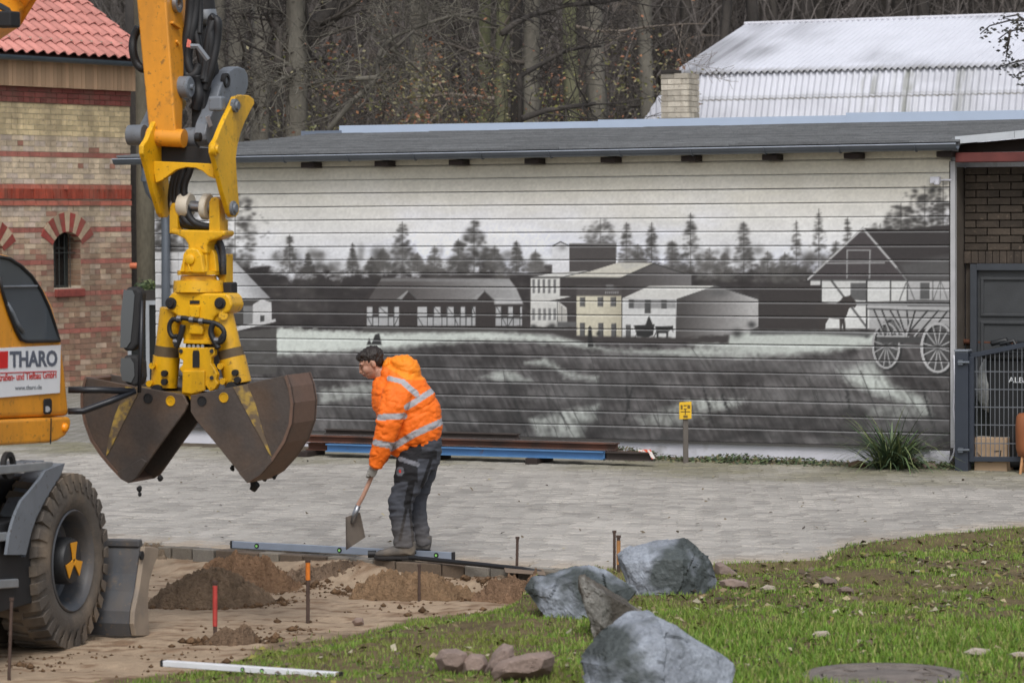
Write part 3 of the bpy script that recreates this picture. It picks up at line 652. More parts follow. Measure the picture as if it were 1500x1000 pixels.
for i in range(14):
    u = uL + .6 + i * .82
    if u > uA - .05: break
    mb = MB(); pts = [wp(u, ez(u) - .035 + math.sin(a) * .07, OUT + .05 + math.cos(a) * .07) for a in np.linspace(math.pi, 2 * math.pi, 9)]
    mb.tube(pts, .008, 5); mb.build("gutter_bracket", M_gut, gut)
M_beam = mat("dark_stained_wood", lin(44, 34, 30), .8, var=.25, vscale=8)
for px in (450, 558, 667, 778, 890, 1008, 1127, 1247, 1383):
    c = onp(px, 240 - (px - 400) * .014, W0 + WN * .2, WN); u = (c - W0) @ WD
    MB().box(wp(u, ez(u) - .135, .09), .17, .22, .06, WD, WN).build("rafter_tail", M_beam, shed, bevel=.006, seg=1)
# metal strips along the back edge of the roof
M_flash = mat("new_metal_flashing", lin(182, 196, 216), .5, .2, var=.03)
M_flash2 = mat("old_metal_flashing", lin(120, 130, 146), .5, .4, var=.1)
def strip(x0, y0, x1, y1, h, m_, o=-rb + .05, name="ridge_flashing"):
    a_ = onp(x0, y0, W0 + WN * o, WN); b_ = onp(x1, y1, W0 + WN * o, WN)
    MB().hexa([a_, b_, b_ - WN * .05, a_ - WN * .05, a_ + [0, 0, h], b_ + [0, 0, h], b_ - WN * .05 + [0, 0, h], a_ - WN * .05 + [0, 0, h]]).build(name, m_, shed)
strip(441, 200, 500, 199, .07, M_flash2, -rb + .06); strip(497, 199, 877, 193, .13, M_flash); strip(876, 194, 1240, 188, .155, M_flash, -rb + .075); strip(1239, 188, 1640, 183, .185, M_flash, -rb + .09)
strip(765, 197, 1100, 193, .03, M_flash2, -rb + .11, "flashing_lap")
# downpipe at the left end
dpx = [(213, 236), (214, 262), (219, 280), (232, 298), (241, 305), (243, 330), (243, 420), (243, 640)]
mb = MB(); pts = [onp(x, y, W0 + WN * (OUT if i < 2 else (OUT - (i - 1) * .06 if i < 5 else .08)), WN) for i, (x, y) in enumerate(dpx)]
mb.tube(pts, .052, 12); mb.build("downpipe", M_gut, shed, smooth=True)
mb = MB(); mb.tube([pts[1] - [0, 0, .03], pts[1] + [0, 0, .03]], .062, 12); mb.build("pipe_collar", M_gut, shed, smooth=True, auto=40)
# small security lamp high on the boards
lp = wpt(1372, 264); mb = MB(); mb.box(lp + WN * .04, .10, .08, .07, WD, WN); mb.tube([lp + WN * .09 + WD * .03, lp + WN * .09 + WD * .03 + np.array([0, 0, -.05])], .03, 10); mb.tube([lp + WN * .03, lp + WN * .03 + WD * .17], .012, 6)
mb.build("wall_lamp", M_white, shed, bevel=.006, seg=1)
# ================================================================== brick building at the left
rb_ = random.Random(21)
BA = math.radians(34)
A0 = G(110, 566)
BD = np.array([math.sin(BA), math.cos(BA), 0]); BN = np.array([math.cos(BA), -math.sin(BA), 0])
def bpx(px, py): return onp(px, py, A0, BN)
CORN = bpx(193, 400); CORN = np.array([CORN[0], CORN[1], 0])
def bp(u, z, out=0.0): return CORN + BD * u + BN * out + np.array([0, 0, z])     # u <= 0 along the wall, 0 at the right corner
def bu(px, py): return (bpx(px, py) - CORN) @ BD
def bz(px, py): return bpx(px, py)[2]
house = thing("brick_house", "old brick house with red and cream banding beside the excavator", "building", CORN)
UMIN = bu(-60, 300)
course, blen = .0835, .25
z_top = bz(190, 132)
wins = []
for (xa, xb, ya, yb, ys) in ((79, 119, 352, 421, 338), (-42, 4, 360, 428, 342)):
    wins.append((bu(xa, 400), bu(xb, 400), bz(xb, yb), bz(xb, ya), bz(xa, ys)))
# mortar backing with openings
M_mort = mat("lime_mortar", lin(190, 178, 160), .95, var=.2, vscale=5)
mb = MB()
def wallbox(u0, u1, z0, z1): mb.hexa([bp(u0, z0, -.012), bp(u1, z0, -.012), bp(u1, z0, -.4), bp(u0, z0, -.4), bp(u0, z1, -.012), bp(u1, z1, -.012), bp(u1, z1, -.4), bp(u0, z1, -.4)])
us = sorted([UMIN - 3] + [x for w_ in wins for x in w_[:2]] + [-.002])
for i in range(len(us) - 1):
    um = (us[i] + us[i + 1]) / 2; hole = [w_ for w_ in wins if w_[0] < um < w_[1]]
    if hole: wallbox(us[i], us[i + 1], -.2, hole[0][2]); wallbox(us[i], us[i + 1], hole[0][3] + .15, z_top + .75)
    else: wallbox(us[i], us[i + 1], -.2, z_top + .75)
wl = mb.build("wall", M_mort, house)
# end wall and inside (the right end, turned away)
mb = MB(); mb.hexa([bp(-.01, -.2, -.41), bp(-.01, -.2, -6), bp(-.3, -.2, -6), bp(-.3, -.2, -.41), bp(-.01, z_top + .7, -.41), bp(-.01, z_top + .7, -6), bp(-.3, z_top + .7, -6), bp(-.3, z_top + .7, -.41)]); mb.build("end_wall", M_mort, house)
zc = lambda y: bz(190, y)
bands = [(zc(154), zc(132), 'dark'), (zc(204), zc(154), 'yel'), (zc(235.5), zc(227), 'red'), (zc(277), zc(269), 'red+'), (zc(300), zc(292), 'red+'), (zc(341), zc(333), 'red'), (zc(383), zc(375), 'red'), (zc(432), zc(424), 'red'), (zc(482), zc(474), 'red')]
def bcol(z, u):
    for a_, b_, k_ in bands:
        if a_ <= z < b_:
            base = {'dark': (138, 76, 68), 'yel': (222, 202, 160), 'red': (170, 106, 94), 'red+': (182, 106, 88)}[k_]
            v_ = rb_.uniform(.78, 1.16)
            return np.array(lin(*base)) * v_, (.022 if k_ in ('dark', 'red+') else 0), k_
    hi = sstep(zc(420), zc(270), z + rb_.uniform(-.25, .25))
    if rb_.random() < .06: base = (170, 122, 104)
    elif rb_.random() < .3: base = (200, 184, 168)
    else: base = (206, 188, 162)
    up_ = np.array(lin(*base)); lo = np.array(lin(*rb_.choice([(156, 128, 106), (166, 132, 112), (146, 116, 98), (174, 150, 126), (158, 112, 96), (182, 160, 140)])))
    return (lo * (1 - hi) + up_ * hi * 1.08) * rb_.uniform(.8, 1.15), 0, 'n'
bricks = []
nrow = int((z_top + .05) / course) + 1
for r in range(nrow):
    z0 = r * course; zm = z0 + course / 2
    if zc(292) <= zm < zc(277): continue
    header = r % 2
    L_ = blen / 2 if header else blen
    u = 0.0 if not header else 0.0
    first = True
    while u > UMIN:
        l_ = (blen / 2 if header and not first and (r % 4 == 1) else blen); 
        if first: l_ = blen / 2 if header else blen
        first = False
        u1, u0 = u, u - l_; u = u0
        segs = [(u0, u1)]
        for w_ in wins:
            ztop = w_[3] + .16 if True else w_[3]
            if w_[2] - .02 < zm < w_[3] + .10:
                ns = []
                for a_, b_ in segs:
                    if b_ <= w_[0] or a_ >= w_[1]: ns.append((a_, b_))
                    else:
                        if a_ < w_[0]: ns.append((a_, w_[0]))
                        if b_ > w_[1]: ns.append((w_[1], b_))
                segs = ns
        for a_, b_ in segs:
            if b_ - a_ < .03: continue
            cl, pr, kk = bcol(zm, u0)
            bricks.append((a_, b_, z0, z0 + course, pr, cl, kk))
# saw-tooth course of upright bricks
zt0, zt1 = zc(292), zc(277); u = 0.0
while u > UMIN:
    for k_ in (0,):
        bricks.append((u - .083, u, zt0, zt1, .012 * (rb_.random() < .6), np.array(lin(166, 74, 54)) * rb_.uniform(.7, 1.1), 'tooth'))
    u -= .085
def brick_geo(mb, b):
    a_, b_, z0, z1, pr, cl, kk = b
    g_ = .0045; o1 = pr + rb_.uniform(-.003, .004)
    if kk == 'tooth': o1 = pr + (.03 if rb_.random() < .5 else .012)
    P = [bp(a_ + g_, z0 + g_, -.06), bp(b_ - g_, z0 + g_, -.06), bp(b_ - g_, z0 + g_, o1), bp(a_ + g_, z0 + g_, o1), bp(a_ + g_, z1 - g_, -.06), bp(b_ - g_, z1 - g_, -.06), bp(b_ - g_, z1 - g_, o1), bp(a_ + g_, z1 - g_, o1)]
    P = [P[i] for i in (0, 1, 2, 3, 4, 5, 6, 7)]
    mb.hexa([P[3], P[2], P[1], P[0], P[7], P[6], P[5], P[4]], cl)
def vis(b):
    q = proj(bp((b[0] + b[1]) / 2, (b[2] + b[3]) / 2)); return 2 < q[0] < 195 and 130 < q[1] < 480 and not (q[0] < 92 and q[1] > 372) and not (q[0] > 172 and q[1] > 418)
vb = [b for b in bricks if vis(b)]; vb.sort(key=lambda b: -(b[1] - b[0]) * (b[3] - b[2])); single = set(id(b) for b in vb[:300])
rest = MB()
for b in bricks:
    if id(b) in single:
        t_ = MB(); brick_geo(t_, b); t_.build("brick", M_col, wl)
    else: brick_geo(rest, b)
rest.build("brick_field", M_col, wl, kind="stuff")
# windows with arch, sill, jambs, bars
M_glass_d = mat("dark_window_glass", lin(30, 34, 36), .12, var=.2, vscale=2)
M_frame = mat("old_window_frame", lin(58, 62, 60), .6)
M_sill = mat("red_brick_sill", lin(134, 66, 58), .85, var=.25, vscale=14, bump=.004)
for wi, (u0, u1, z0, z1, zs) in enumerate(wins):
    mb = MB(); 
    wnd = MB().hexa([bp(u0, z0, -.30), bp(u1, z0, -.30), bp(u1, z0, -.32), bp(u0, z0, -.32), bp(u0, z1 + .14, -.30), bp(u1, z1 + .14, -.30), bp(u1, z1 + .14, -.32), bp(u0, z1 + .14, -.32)]).build("window", M_glass_d, house)
    mb = MB(); um = (u0 + u1) / 2
    for a_, b_ in (((u0 + .02, z0), (u0 + .02, z1 + .1)), ((u1 - .02, z0), (u1 - .02, z1 + .1)), ((um, z0), (um, z1 + .12)), ((u0, z1 - .12), (u1, z1 - .12)), ((u0, z0 + .02), (u1, z0 + .02))):
        mb.bar(bp(a_[0], a_[1], -.285), bp(b_[0], b_[1], -.285), .035, .035, up=tuple(BN))
    mb.build("frame", M_frame, wnd)
    mb = MB()
    for k_ in range(1, 5): uu = u0 + (u1 - u0) * k_ / 5; mb.tube([bp(uu, z0, -.12), bp(uu, z1 + .1, -.12)], .008, 6)
    mb.tube([bp(u0, z0 + .55, -.12), bp(u1, z0 + .55, -.12)], .008, 6)
    mb.build("window_bar", M_frame, wnd)
    MB().hexa([bp(u0 + .02, z0 - .14, -.2), bp(u1 + .05, z0 - .14, -.2), bp(u1 + .05, z0 - .14, .045), bp(u0 + .02, z0 - .14, .045), bp(u0 + .02, z0, -.2), bp(u1 + .05, z0, -.2), bp(u1 + .05, z0 - .02, .045), bp(u0 + .02, z0 - .02, .045)]).build("sill", M_sill, wnd, bevel=.012)
    # arch of wedge bricks, alternately red and cream
    r_in = (u1 - u0) / 2 * 1.25; cx = um; czz = z1 + .14 - r_in; half = math.asin(min(1, (u1 - u0) / 2 * 1.02 / r_in)); n_ = 11
    for k_ in range(n_):
        a_ = -half * 1.12 + 2 * half * 1.12 * k_ / n_; b_ = a_ + 2 * half * 1.12 / n_ * .93; r_o = r_in + .30
        pts = [(cx + r_in * math.sin(t_), czz + r_in * math.cos(t_)) for t_ in (a_, b_)] + [(cx + r_o * math.sin(t_), czz + r_o * math.cos(t_)) for t_ in (b_, a_)]
        cl = np.array(lin(*((156, 70, 62) if k_ % 2 == 0 else (186, 164, 138)))) * rb_.uniform(.8, 1.1)
        MB().prism([bp(p_[0], p_[1], -.12) for p_ in pts], BN, .12 + .012, cl).build("arch_brick", M_col, wl)
    # jamb bricks on the far side of the reveal
    r = int(z0 / course) + 1
    while r * course < z1 + .04:
        zb0 = r * course; cl = np.array(lin(*rb_.choice([(150, 120, 98), (132, 92, 78), (160, 136, 112)]))) * rb_.uniform(.75, 1.0)
        MB().hexa([bp(u1 - .004, zb0 + .004, -.27), bp(u1 + .02, zb0 + .004, -.27), bp(u1 + .02, zb0 + .004, -.012), bp(u1 - .004, zb0 + .004, -.012), bp(u1 - .004, zb0 + course - .004, -.27), bp(u1 + .02, zb0 + course - .004, -.27), bp(u1 + .02, zb0 + course - .004, -.012), bp(u1 - .004, zb0 + course - .004, -.012)], cl).build("jamb_brick", M_col, wl); r += 1
# white note behind the near window
u0, u1, z0, z1, zs = wins[0]
MB().hexa([bp(u0 + .08, z0 + .02, -.27), bp(u0 + .2, z0 + .02, -.27), bp(u0 + .2, z0 + .02, -.28), bp(u0 + .08, z0 + .02, -.28), bp(u0 + .08, z0 + .3, -.27), bp(u0 + .18, z0 + .3, -.27), bp(u0 + .18, z0 + .3, -.28), bp(u0 + .08, z0 + .3, -.28)]).build("window_card", M_white, house)
# timber eaves cladding (narrow upright boards)
M_wood = mat("pale_timber", attr=True, rough=.7, var=.2, vscale=3, stretch=(1, 1, .15), bump=.002)
ze0, ze1 = zc(134), zc(90); mb = MB(); u = .12
while u > UMIN - 2:
    wdt = rb_.uniform(.085, .1); cl = np.array(lin(206, 170, 136)) * rb_.uniform(.8, 1.12); o_ = .10 + rb_.uniform(0, .006)
    mb.hexa([bp(u - wdt + .006, ze0, .05), bp(u, ze0, .05), bp(u, ze0, o_), bp(u - wdt + .006, ze0, o_), bp(u - wdt + .006, ze1 + .1, .05), bp(u, ze1 + .1, .05), bp(u, ze1 + .1, o_), bp(u - wdt + .006, ze1 + .1, o_)][::1], cl); u -= wdt
mb.build("eaves_boarding", M_wood, house, kind="stuff")
# gutter
OG = .30
gz_ = onp(190, 91, CORN + BN * OG, BN)[2]
mb = MB(); ring = [(math.cos(a), math.sin(a)) for a in np.linspace(math.pi, 2 * math.pi, 9)]; vs = []
for u in (UMIN - 3, .35):
    for cx, cz in ring: vs.append(bp(u, gz_ + cz * .075, OG + .03 + cx * .075))
    for cx, cz in ring[::-1]: vs.append(bp(u, gz_ + cz * .068, OG + .03 + cx * .068))
mb.add(vs, [(j, (j + 1) % 18, (j + 1) % 18 + 18, j + 18) for j in range(18)] + [tuple(range(18)), tuple(range(18, 36))[::-1]]).build("gutter", mat("dark_gutter", lin(86, 98, 108), .4, .4), house, smooth=True, auto=40)
# roof: S-shaped clay tiles
PT = math.radians(34); SL = -BN * math.cos(PT) + np.array([0, 0, math.sin(PT)]); NR = BN * math.sin(PT) + np.array([0, 0, math.cos(PT)])
R0 = bp(.3, gz_ + .055, OG + .02)
mb = MB(); mb.hexa([R0 - BD * 14 - NR * .1, R0 - NR * .1, R0 + SL * 6 - NR * .1, R0 - BD * 14 + SL * 6 - NR * .1, R0 - BD * 14 - NR * .04, R0 - NR * .04, R0 + SL * 6 - NR * .04, R0 - BD * 14 + SL * 6 - NR * .04])
rf = mb.build("roof", mat("roof_batten_dark", lin(70, 44, 38), .9), house)
TW, TL = .235, .335
def tile_mesh(cl):
    mb = MB(); n_ = 12; vs = []; fs = []
    for j, (l_, lift) in enumerate(((-.03, .034), (.10, .026), (TL + .03, .0))):
        for i in range(n_ + 1):
            x_ = TW * 1.06 * i / n_; t_ = i / n_
            h = .028 * math.sin(t_ * 2 * math.pi - .6) + .012
            vs.append((x_, l_, h + lift)); 
    m1 = n_ + 1
    for j in range(2):
        for i in range(n_): fs.append((j * m1 + i, j * m1 + i + 1, (j + 1) * m1 + i + 1, (j + 1) * m1 + i))
    b0 = len(vs)
    for i in range(n_ + 1): x_, l_, h = vs[i]; vs.append((x_, l_, h - .016))
    for i in range(n_): fs.append((i + 1, i, b0 + i, b0 + i + 1))
    mb.add(vs, fs, cl); me_o = mb
    me = bpy.data.meshes.new("roof_tile"); me.from_pydata(mb.v, [], mb.f); at = me.color_attributes.new("col", 'FLOAT_COLOR', 'POINT')
    a = np.ones((len(mb.v), 4), dtype=np.float32); a[:, :3] = cl; at.data.foreach_set("color", a.ravel()); me.materials.append(M_tile)
    me.polygons.foreach_set("use_smooth", np.ones(len(me.polygons), dtype=bool)); me.set_sharp_from_angle(angle=math.radians(50)); return me
M_tile = mat("clay_roof_tile", attr=True, rough=.75, var=.14, vscale=7, bump=.002, fine=.08)
tms = [tile_mesh(np.array(lin(190, 128, 118)) * k_) for k_ in (.86, .94, 1.0, 1.07, 1.14)]
Mw = Matrix.Identity(4)
for r in range(9):
    for c_ in range(30):
        P = R0 - BD * (TW * (c_ + 1)) + SL * (TL * r)
        q = proj(P)
        if q[0] < -60 or q[1] < -45: continue
        o = bpy.data.objects.new("roof_tile", rb_.choice(tms)); C.objects.link(o); o.parent = rf
        mm = Matrix.Identity(4)
        for i in range(3): mm[i][0] = BD[i]; mm[i][1] = SL[i]; mm[i][2] = NR[i]; mm[i][3] = P[i] + NR[i] * rb_.uniform(-.002, .004)
        o.matrix_local = WM[rf].inverted() @ mm; WM[o] = WM[rf]
# orange waste pipe stub
p_ = bp(-.02, bz(194, 389), -.06)
mb = MB(); mb.tube([p_ - np.array([.1, 0, 0]), p_ + np.array([.26, -.05, 0])], .048, 14); mb.build("waste_pipe", mat("orange_plastic", lin(214, 122, 86), .5), house, smooth=True, auto=40)

# ================================================================== white barn with corrugated gambrel roof, behind the shed
rw = random.Random(31)
D0 = atd(985, 107, 55.0); BRZ = D0[2]
barn = thing("barn", "white barn with corrugated gambrel roof streaked with moss behind the shed", "building", (D0[0], D0[1], 0))
BW = WD; BK = -WN
UPH = atd(1115, 36, 58.4)
uo = (UPH - D0) @ BW; up_d = 3.7; up_z = UPH[2] - BRZ
# verge is oblique in the photo: the gable end is square, the ridge is farther back
lowz, lowd = -2.1, -.75
M_corr = mat("white_corrugated_sheet", attr=True, rough=.55, var=.05, vscale=2, spec=.4)
amp, wav = .021, .112
def corr_sheet(u0, u1, p0, p1, nm="roof_sheet", rowk=0):
    """p0, p1: (back, z) of lower and upper edge"""
    n_ = int((u1 - u0) / wav * 8) + 1; us_ = np.linspace(u0, u1, n_)
    dv = np.array([p1[0] - p0[0], p1[1] - p0[1]]); L_ = np.hypot(*dv); nr = np.array([-dv[1], dv[0]]) / L_ ; m_ = 12
    fs_ = np.linspace(0, 1, m_); vs = []; cs = []
    for f in fs_:
        for u in us_:
            h = amp * math.cos(2 * math.pi * u / wav); b_ = p0[0] + dv[0] * f + nr[0] * h * 1.0; z_ = p0[1] + dv[1] * f + nr[1] * h
            vs.append(D0 + BW * u + BK * b_ + np.array([0, 0, z_]))
    vs = np.array(vs)
    uu = np.tile(us_, m_); ff = np.repeat(fs_, n_)
    c_ = np.array(lin(208, 210, 218))[None] * np.ones((len(vs), 1))
    n1 = vnoise(uu * .5 + rowk * 7, ff * 1.2 + rowk, 4, 61); dirt = sstep(.46, .68, n1) * (.62 if rowk == 0 else .2) * (.5 + vnoise(uu * 9, ff * 2, 3, 66))
    c_ = c_ * (1 - dirt[:, None]) + np.array(lin(120, 120, 124)) * dirt[:, None]
    st = sstep(.60, .74, vnoise(uu * 2.2, ff * .5 + rowk * 3, 3, 62)) * sstep(.50, .70, vnoise(uu * .30 + 3.2, ff * 0 + rowk * .15, 2, 63)) * (0 if rowk == 0 else 1)
    for (m0, m1, k0) in ((3.35, 3.85, .9), (4.1, 4.5, 1.0), (4.7, 5.5, .7)):
        st = np.maximum(st, (0 if rowk == 0 else .9) * k0 * np.exp(-((uu - (m0 + m1) / 2) / ((m1 - m0) / 2)) ** 4) * sstep(.38, .62, vnoise(uu * 7, ff * .8, 3, 67)))
    st = st * (.6 + .4 * vnoise(uu * 14, ff * 3, 2, 64))
    c_ = c_ * (1 - st[:, None] * .9) + np.array(lin(104, 106, 84)) * st[:, None] * .9
    edge_d = sstep(.09 if rowk != 1 else .2, .0, ff) * (.55 if rowk != 1 else .75) + sstep(.12, 0, ff) * (vnoise(uu * 9, ff * 0, 2, 65) > .55) * .25
    c_ = c_ * (1 - edge_d[:, None]) + np.array(lin(120, 118, 112)) * edge_d[:, None]
    idx = np.arange(len(vs)).reshape(m_, n_); fc = np.stack([idx[:-1, :-1], idx[:-1, 1:], idx[1:, 1:], idx[1:, :-1]], -1).reshape(-1, 4)
    return np_mesh(nm, vs, fc, M_corr, barn, col=c_, smooth=True)
SHW = wav * 10
mid_ = .22
for k_ in range(8):
    u0 = k_ * SHW - .04; u1 = u0 + SHW + .03
    corr_sheet(u0, u1, (-.06, -.03), (up_d, up_z), rowk=0)
    corr_sheet(u0 + .01, u1 + .01, (lowd * mid_ - .04, lowz * mid_ - .05), (-.0, -.03), rowk=1)
    corr_sheet(u0, u1, (lowd, lowz), (lowd * mid_ - .02, lowz * mid_), rowk=2)
L_ = 8 * SHW
# clad side wing at the left gable: its front is a corrugated triangle
Bw = atd(926, 186, 55.0); ub0 = (Bw - D0) @ BW; zb0 = Bw[2] - BRZ
n_ = 60; us_ = np.linspace(ub0, .02, n_); vs = []; 
for f in np.linspace(0, 1, 8):
    for u in us_:
        zt_ = (u - ub0) / (0 - ub0) * -zb0 + zb0; z_ = (zb0 - 1.2) * (1 - f) + zt_ * f; vs.append(D0 + BW * u + BK * (.0 + amp * math.cos(2 * math.pi * u / wav)) + np.array([0, 0, z_]))
idx = np.arange(8 * n_).reshape(8, n_); fc = np.stack([idx[:-1, :-1], idx[:-1, 1:], idx[1:, 1:], idx[1:, :-1]], -1).reshape(-1, 4)
np_mesh("wing_cladding", np.array(vs), fc, M_corr, barn, col=np.tile(np.array(lin(208, 210, 218)), (8 * n_, 1)), smooth=True)
A_, B_ = D0 + np.array([0, 0, -.02]), D0 + BW * ub0 + np.array([0, 0, zb0])
mb = MB(); mb.hexa([A_ + BK * .04, B_ + BK * .04, B_ + BK * 4, A_ + BK * 4, A_ + BK * .04 - [0, 0, .05], B_ + BK * .04 - [0, 0, .05], B_ + BK * 4 - [0, 0, .05], A_ + BK * 4 - [0, 0, .05]]); mb.build("wing_roof", M_white, barn)
mb = MB()     # body with gable ends and the far slopes
pr_ = [(lowd + .12, -BRZ), (lowd + .12, lowz), (.08, -.12), (up_d, up_z - .08), (2 * up_d - .08, -.12), (2 * up_d - lowd - .12, lowz), (2 * up_d - lowd - .12, -BRZ)]
mb.prism([D0 + BW * .05 + BK * b_ + np.array([0, 0, z_]) for b_, z_ in pr_], BW, L_ - .1); mb.build("wall", M_white, barn)
mb = MB(); mb.tube([D0 + BW * -.05 + BK * up_d + np.array([0, 0, up_z + .01]), D0 + BW * L_ + BK * up_d + np.array([0, 0, up_z + .01])], .035, 8); mb.build("ridge_cap", M_white, barn)
# ================================================================== white brick chimney stack
CH = G(968, 600); ch0 = atd(969, 178, 41.5)
chim = thing("chimney", "pale brick chimney stack rising behind the shed roof", "chimney", (ch0[0], ch0[1], 0))
cw = .42; ztop = atd(969, 108, 41.5)[2]; Cc = np.array([ch0[0], ch0[1], 0.0]); a_ = math.radians(25)
cx_ = np.array([math.cos(a_), -math.sin(a_), 0]); cy_ = np.array([math.sin(a_), math.cos(a_), 0])
lf = .30
MB().box(Cc + cx_ * .19 + cy_ * .19 + np.array([0, 0, ztop / 2 - .01]), .36, .36, ztop - .04, cx_, cy_).build("flue", M_mort, chim)
z_ = ztop; r = 0
while z_ > ztop - 1.1:
    z_ -= .074
    for side in (0, 1, 2, 3):
        offs = [0, .19] if (r + side) % 2 == 0 else [0, .095, .285]
        lens = [.186, .186] if (r + side) % 2 == 0 else [.091, .186, .091]
        for o_, l_ in zip(offs, lens):
            cl = np.array(lin(214, 206, 190)) * rw.uniform(.75, 1.08)
            if rw.random() < .12: cl = cl * .75
            if r == 0: cl = cl * .8
            if side == 0: c_ = Cc + cx_ * (o_ + l_ / 2) + cy_ * .01; ax, ay = cx_, cy_
            elif side == 1: c_ = Cc + cx_ * .37 + cy_ * (o_ + l_ / 2); ax, ay = cy_, cx_
            elif side == 2: c_ = Cc + cx_ * (o_ + l_ / 2) + cy_ * .47; ax, ay = cx_, cy_
            else: c_ = Cc + cx_ * .01 + cy_ * (o_ + l_ / 2); ax, ay = cy_, cx_
            if side in (2, 3): continue
            MB().box(c_ + np.array([0, 0, z_ + .037]) + rw.uniform(-.004, .004) * ay, l_, .04, .066, ax, ay, col=cl).build("brick", M_col, chim)
    r += 1
MB().box(Cc + cx_ * .1 + cy_ * .1 + np.array([0, 0, ztop + .02]), .2, .25, .05, cx_, cy_).build("flue_cap", M_dark, chim, bevel=.01)

# ================================================================== open annex at the right end of the shed
rx_ = random.Random(41)
annex = thing("annex", "shadowy brick lean-to with grey door joined to the right end of the shed", "building", wp(UR + .1, 0))
AO = -.3; AL = 3.4
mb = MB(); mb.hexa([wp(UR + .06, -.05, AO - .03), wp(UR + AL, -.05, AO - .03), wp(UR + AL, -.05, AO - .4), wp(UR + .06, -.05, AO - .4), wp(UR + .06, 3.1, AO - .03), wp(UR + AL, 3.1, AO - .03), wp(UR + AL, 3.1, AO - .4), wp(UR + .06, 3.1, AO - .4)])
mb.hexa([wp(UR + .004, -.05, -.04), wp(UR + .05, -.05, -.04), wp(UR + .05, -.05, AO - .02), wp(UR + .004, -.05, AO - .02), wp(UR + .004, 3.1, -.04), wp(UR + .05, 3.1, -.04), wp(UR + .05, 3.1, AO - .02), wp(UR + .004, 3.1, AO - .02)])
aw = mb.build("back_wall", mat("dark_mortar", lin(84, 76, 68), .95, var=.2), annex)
def apx(px, py): P = onp(px, py, W0 + WN * AO, WN); return (P - W0) @ WD, P[2]
du0, dz1 = apx(1424, 388); soldier0 = apx(1450, 386)[1]; soldier1 = apx(1450, 367)[1]
single = 0
z_ = 0.0; r = 0
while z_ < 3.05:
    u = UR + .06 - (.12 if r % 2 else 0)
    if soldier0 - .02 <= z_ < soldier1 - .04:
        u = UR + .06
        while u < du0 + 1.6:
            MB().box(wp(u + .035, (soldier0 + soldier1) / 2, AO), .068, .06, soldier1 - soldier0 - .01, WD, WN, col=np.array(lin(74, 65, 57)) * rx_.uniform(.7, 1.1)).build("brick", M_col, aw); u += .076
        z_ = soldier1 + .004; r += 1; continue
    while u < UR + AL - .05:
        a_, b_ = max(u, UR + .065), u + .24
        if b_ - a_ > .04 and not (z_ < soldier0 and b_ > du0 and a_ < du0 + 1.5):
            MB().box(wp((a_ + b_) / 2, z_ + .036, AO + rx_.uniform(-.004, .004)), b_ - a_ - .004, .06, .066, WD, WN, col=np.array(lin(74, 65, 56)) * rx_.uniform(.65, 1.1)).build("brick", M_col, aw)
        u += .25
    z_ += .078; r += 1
# door with frame and panels
M_dgrey = mat("grey_door_paint", lin(60, 62, 64), .6, var=.2, vscale=4, bump=.002)
door = MB().box(wp(du0 + .75, soldier0 / 2 - .02, AO + .0), 1.46, .05, soldier0 - .04, WD, WN).build("door", M_dgrey, annex)
mb = MB(); mb.box(wp(du0 + .035, soldier0 / 2, AO + .05), .07, .06, soldier0 - .01, WD, WN); mb.box(wp(du0 + .79, soldier0 - .035, AO + .05), 1.44, .06, .07, WD, WN); mb.build("door_frame", mat("steel_door_frame", lin(60, 64, 70), .5), door, bevel=.004, seg=1)
pu0, pz1 = apx(1440, 408); pu1, pz0 = apx(1500, 470)
for (z0, z1) in ((pz0 + .06, pz1), (pz0 - .75, pz0 - .02)):
    mb = MB(); um = pu0 + .45
    for c_, sx, sz in ((wp(um, z1, AO + .03), .94, .035), (wp(um, z0, AO + .03), .94, .035), (wp(pu0, (z0 + z1) / 2, AO + .03), .035, z1 - z0), (wp(pu0 + .92, (z0 + z1) / 2, AO + .03), .035, z1 - z0)): mb.box(c_, sx, .03, sz, WD, WN)
    mb.build("panel_moulding", M_dgrey, door, bevel=.008, seg=1)
# roof slab, beam and white fascia
fa0, fa1 = onp(1412, 209, W0 + WN * .2, WN), onp(1640, 188, W0 + WN * .2, WN)
def fz(u): t_ = (u - (fa0 - W0) @ WD) / ((fa1 - fa0) @ WD); return fa0[2] + (fa1[2] - fa0[2]) * t_
ua_, ub_ = UR + .06, UR + AL
mb = MB(); mb.hexa([wp(ua_, fz(ua_) + .01, .17), wp(ub_, fz(ub_) + .01, .17), wp(ub_, fz(ub_) + .22, -3.6), wp(ua_, fz(ua_) + .22, -3.6), wp(ua_, fz(ua_) + .06, .17), wp(ub_, fz(ub_) + .06, .17), wp(ub_, fz(ub_) + .27, -3.6), wp(ua_, fz(ua_) + .27, -3.6)]); mb.build("roof_slab", mat("annex_roof_felt", lin(126, 128, 131), .9, var=.15), annex)
P0 = onp(1402, 231, W0 + WN * .05, WN); P1 = onp(1600, 229, W0 + WN * .05, WN)
MB().bar(P0, P1, .14, .10).build("beam", mat("oxblood_beam", lin(100, 50, 46), .7, var=.3, vscale=5), annex, bevel=.008, seg=1)
MB().hexa([wp(ua_, P0[2] + .052, -.06), wp(ub_, P0[2] + .08, -.06), wp(ub_, P0[2] + .08, -.1), wp(ua_, P0[2] + .052, -.1), wp(ua_, fz(ua_), -.06), wp(ub_, fz(ub_), -.06), wp(ub_, fz(ub_), -.1), wp(ua_, fz(ua_), -.1)]).build("eaves_shade_board", M_beam, annex)  # dark board added to stand for the shadow between beam and fascia
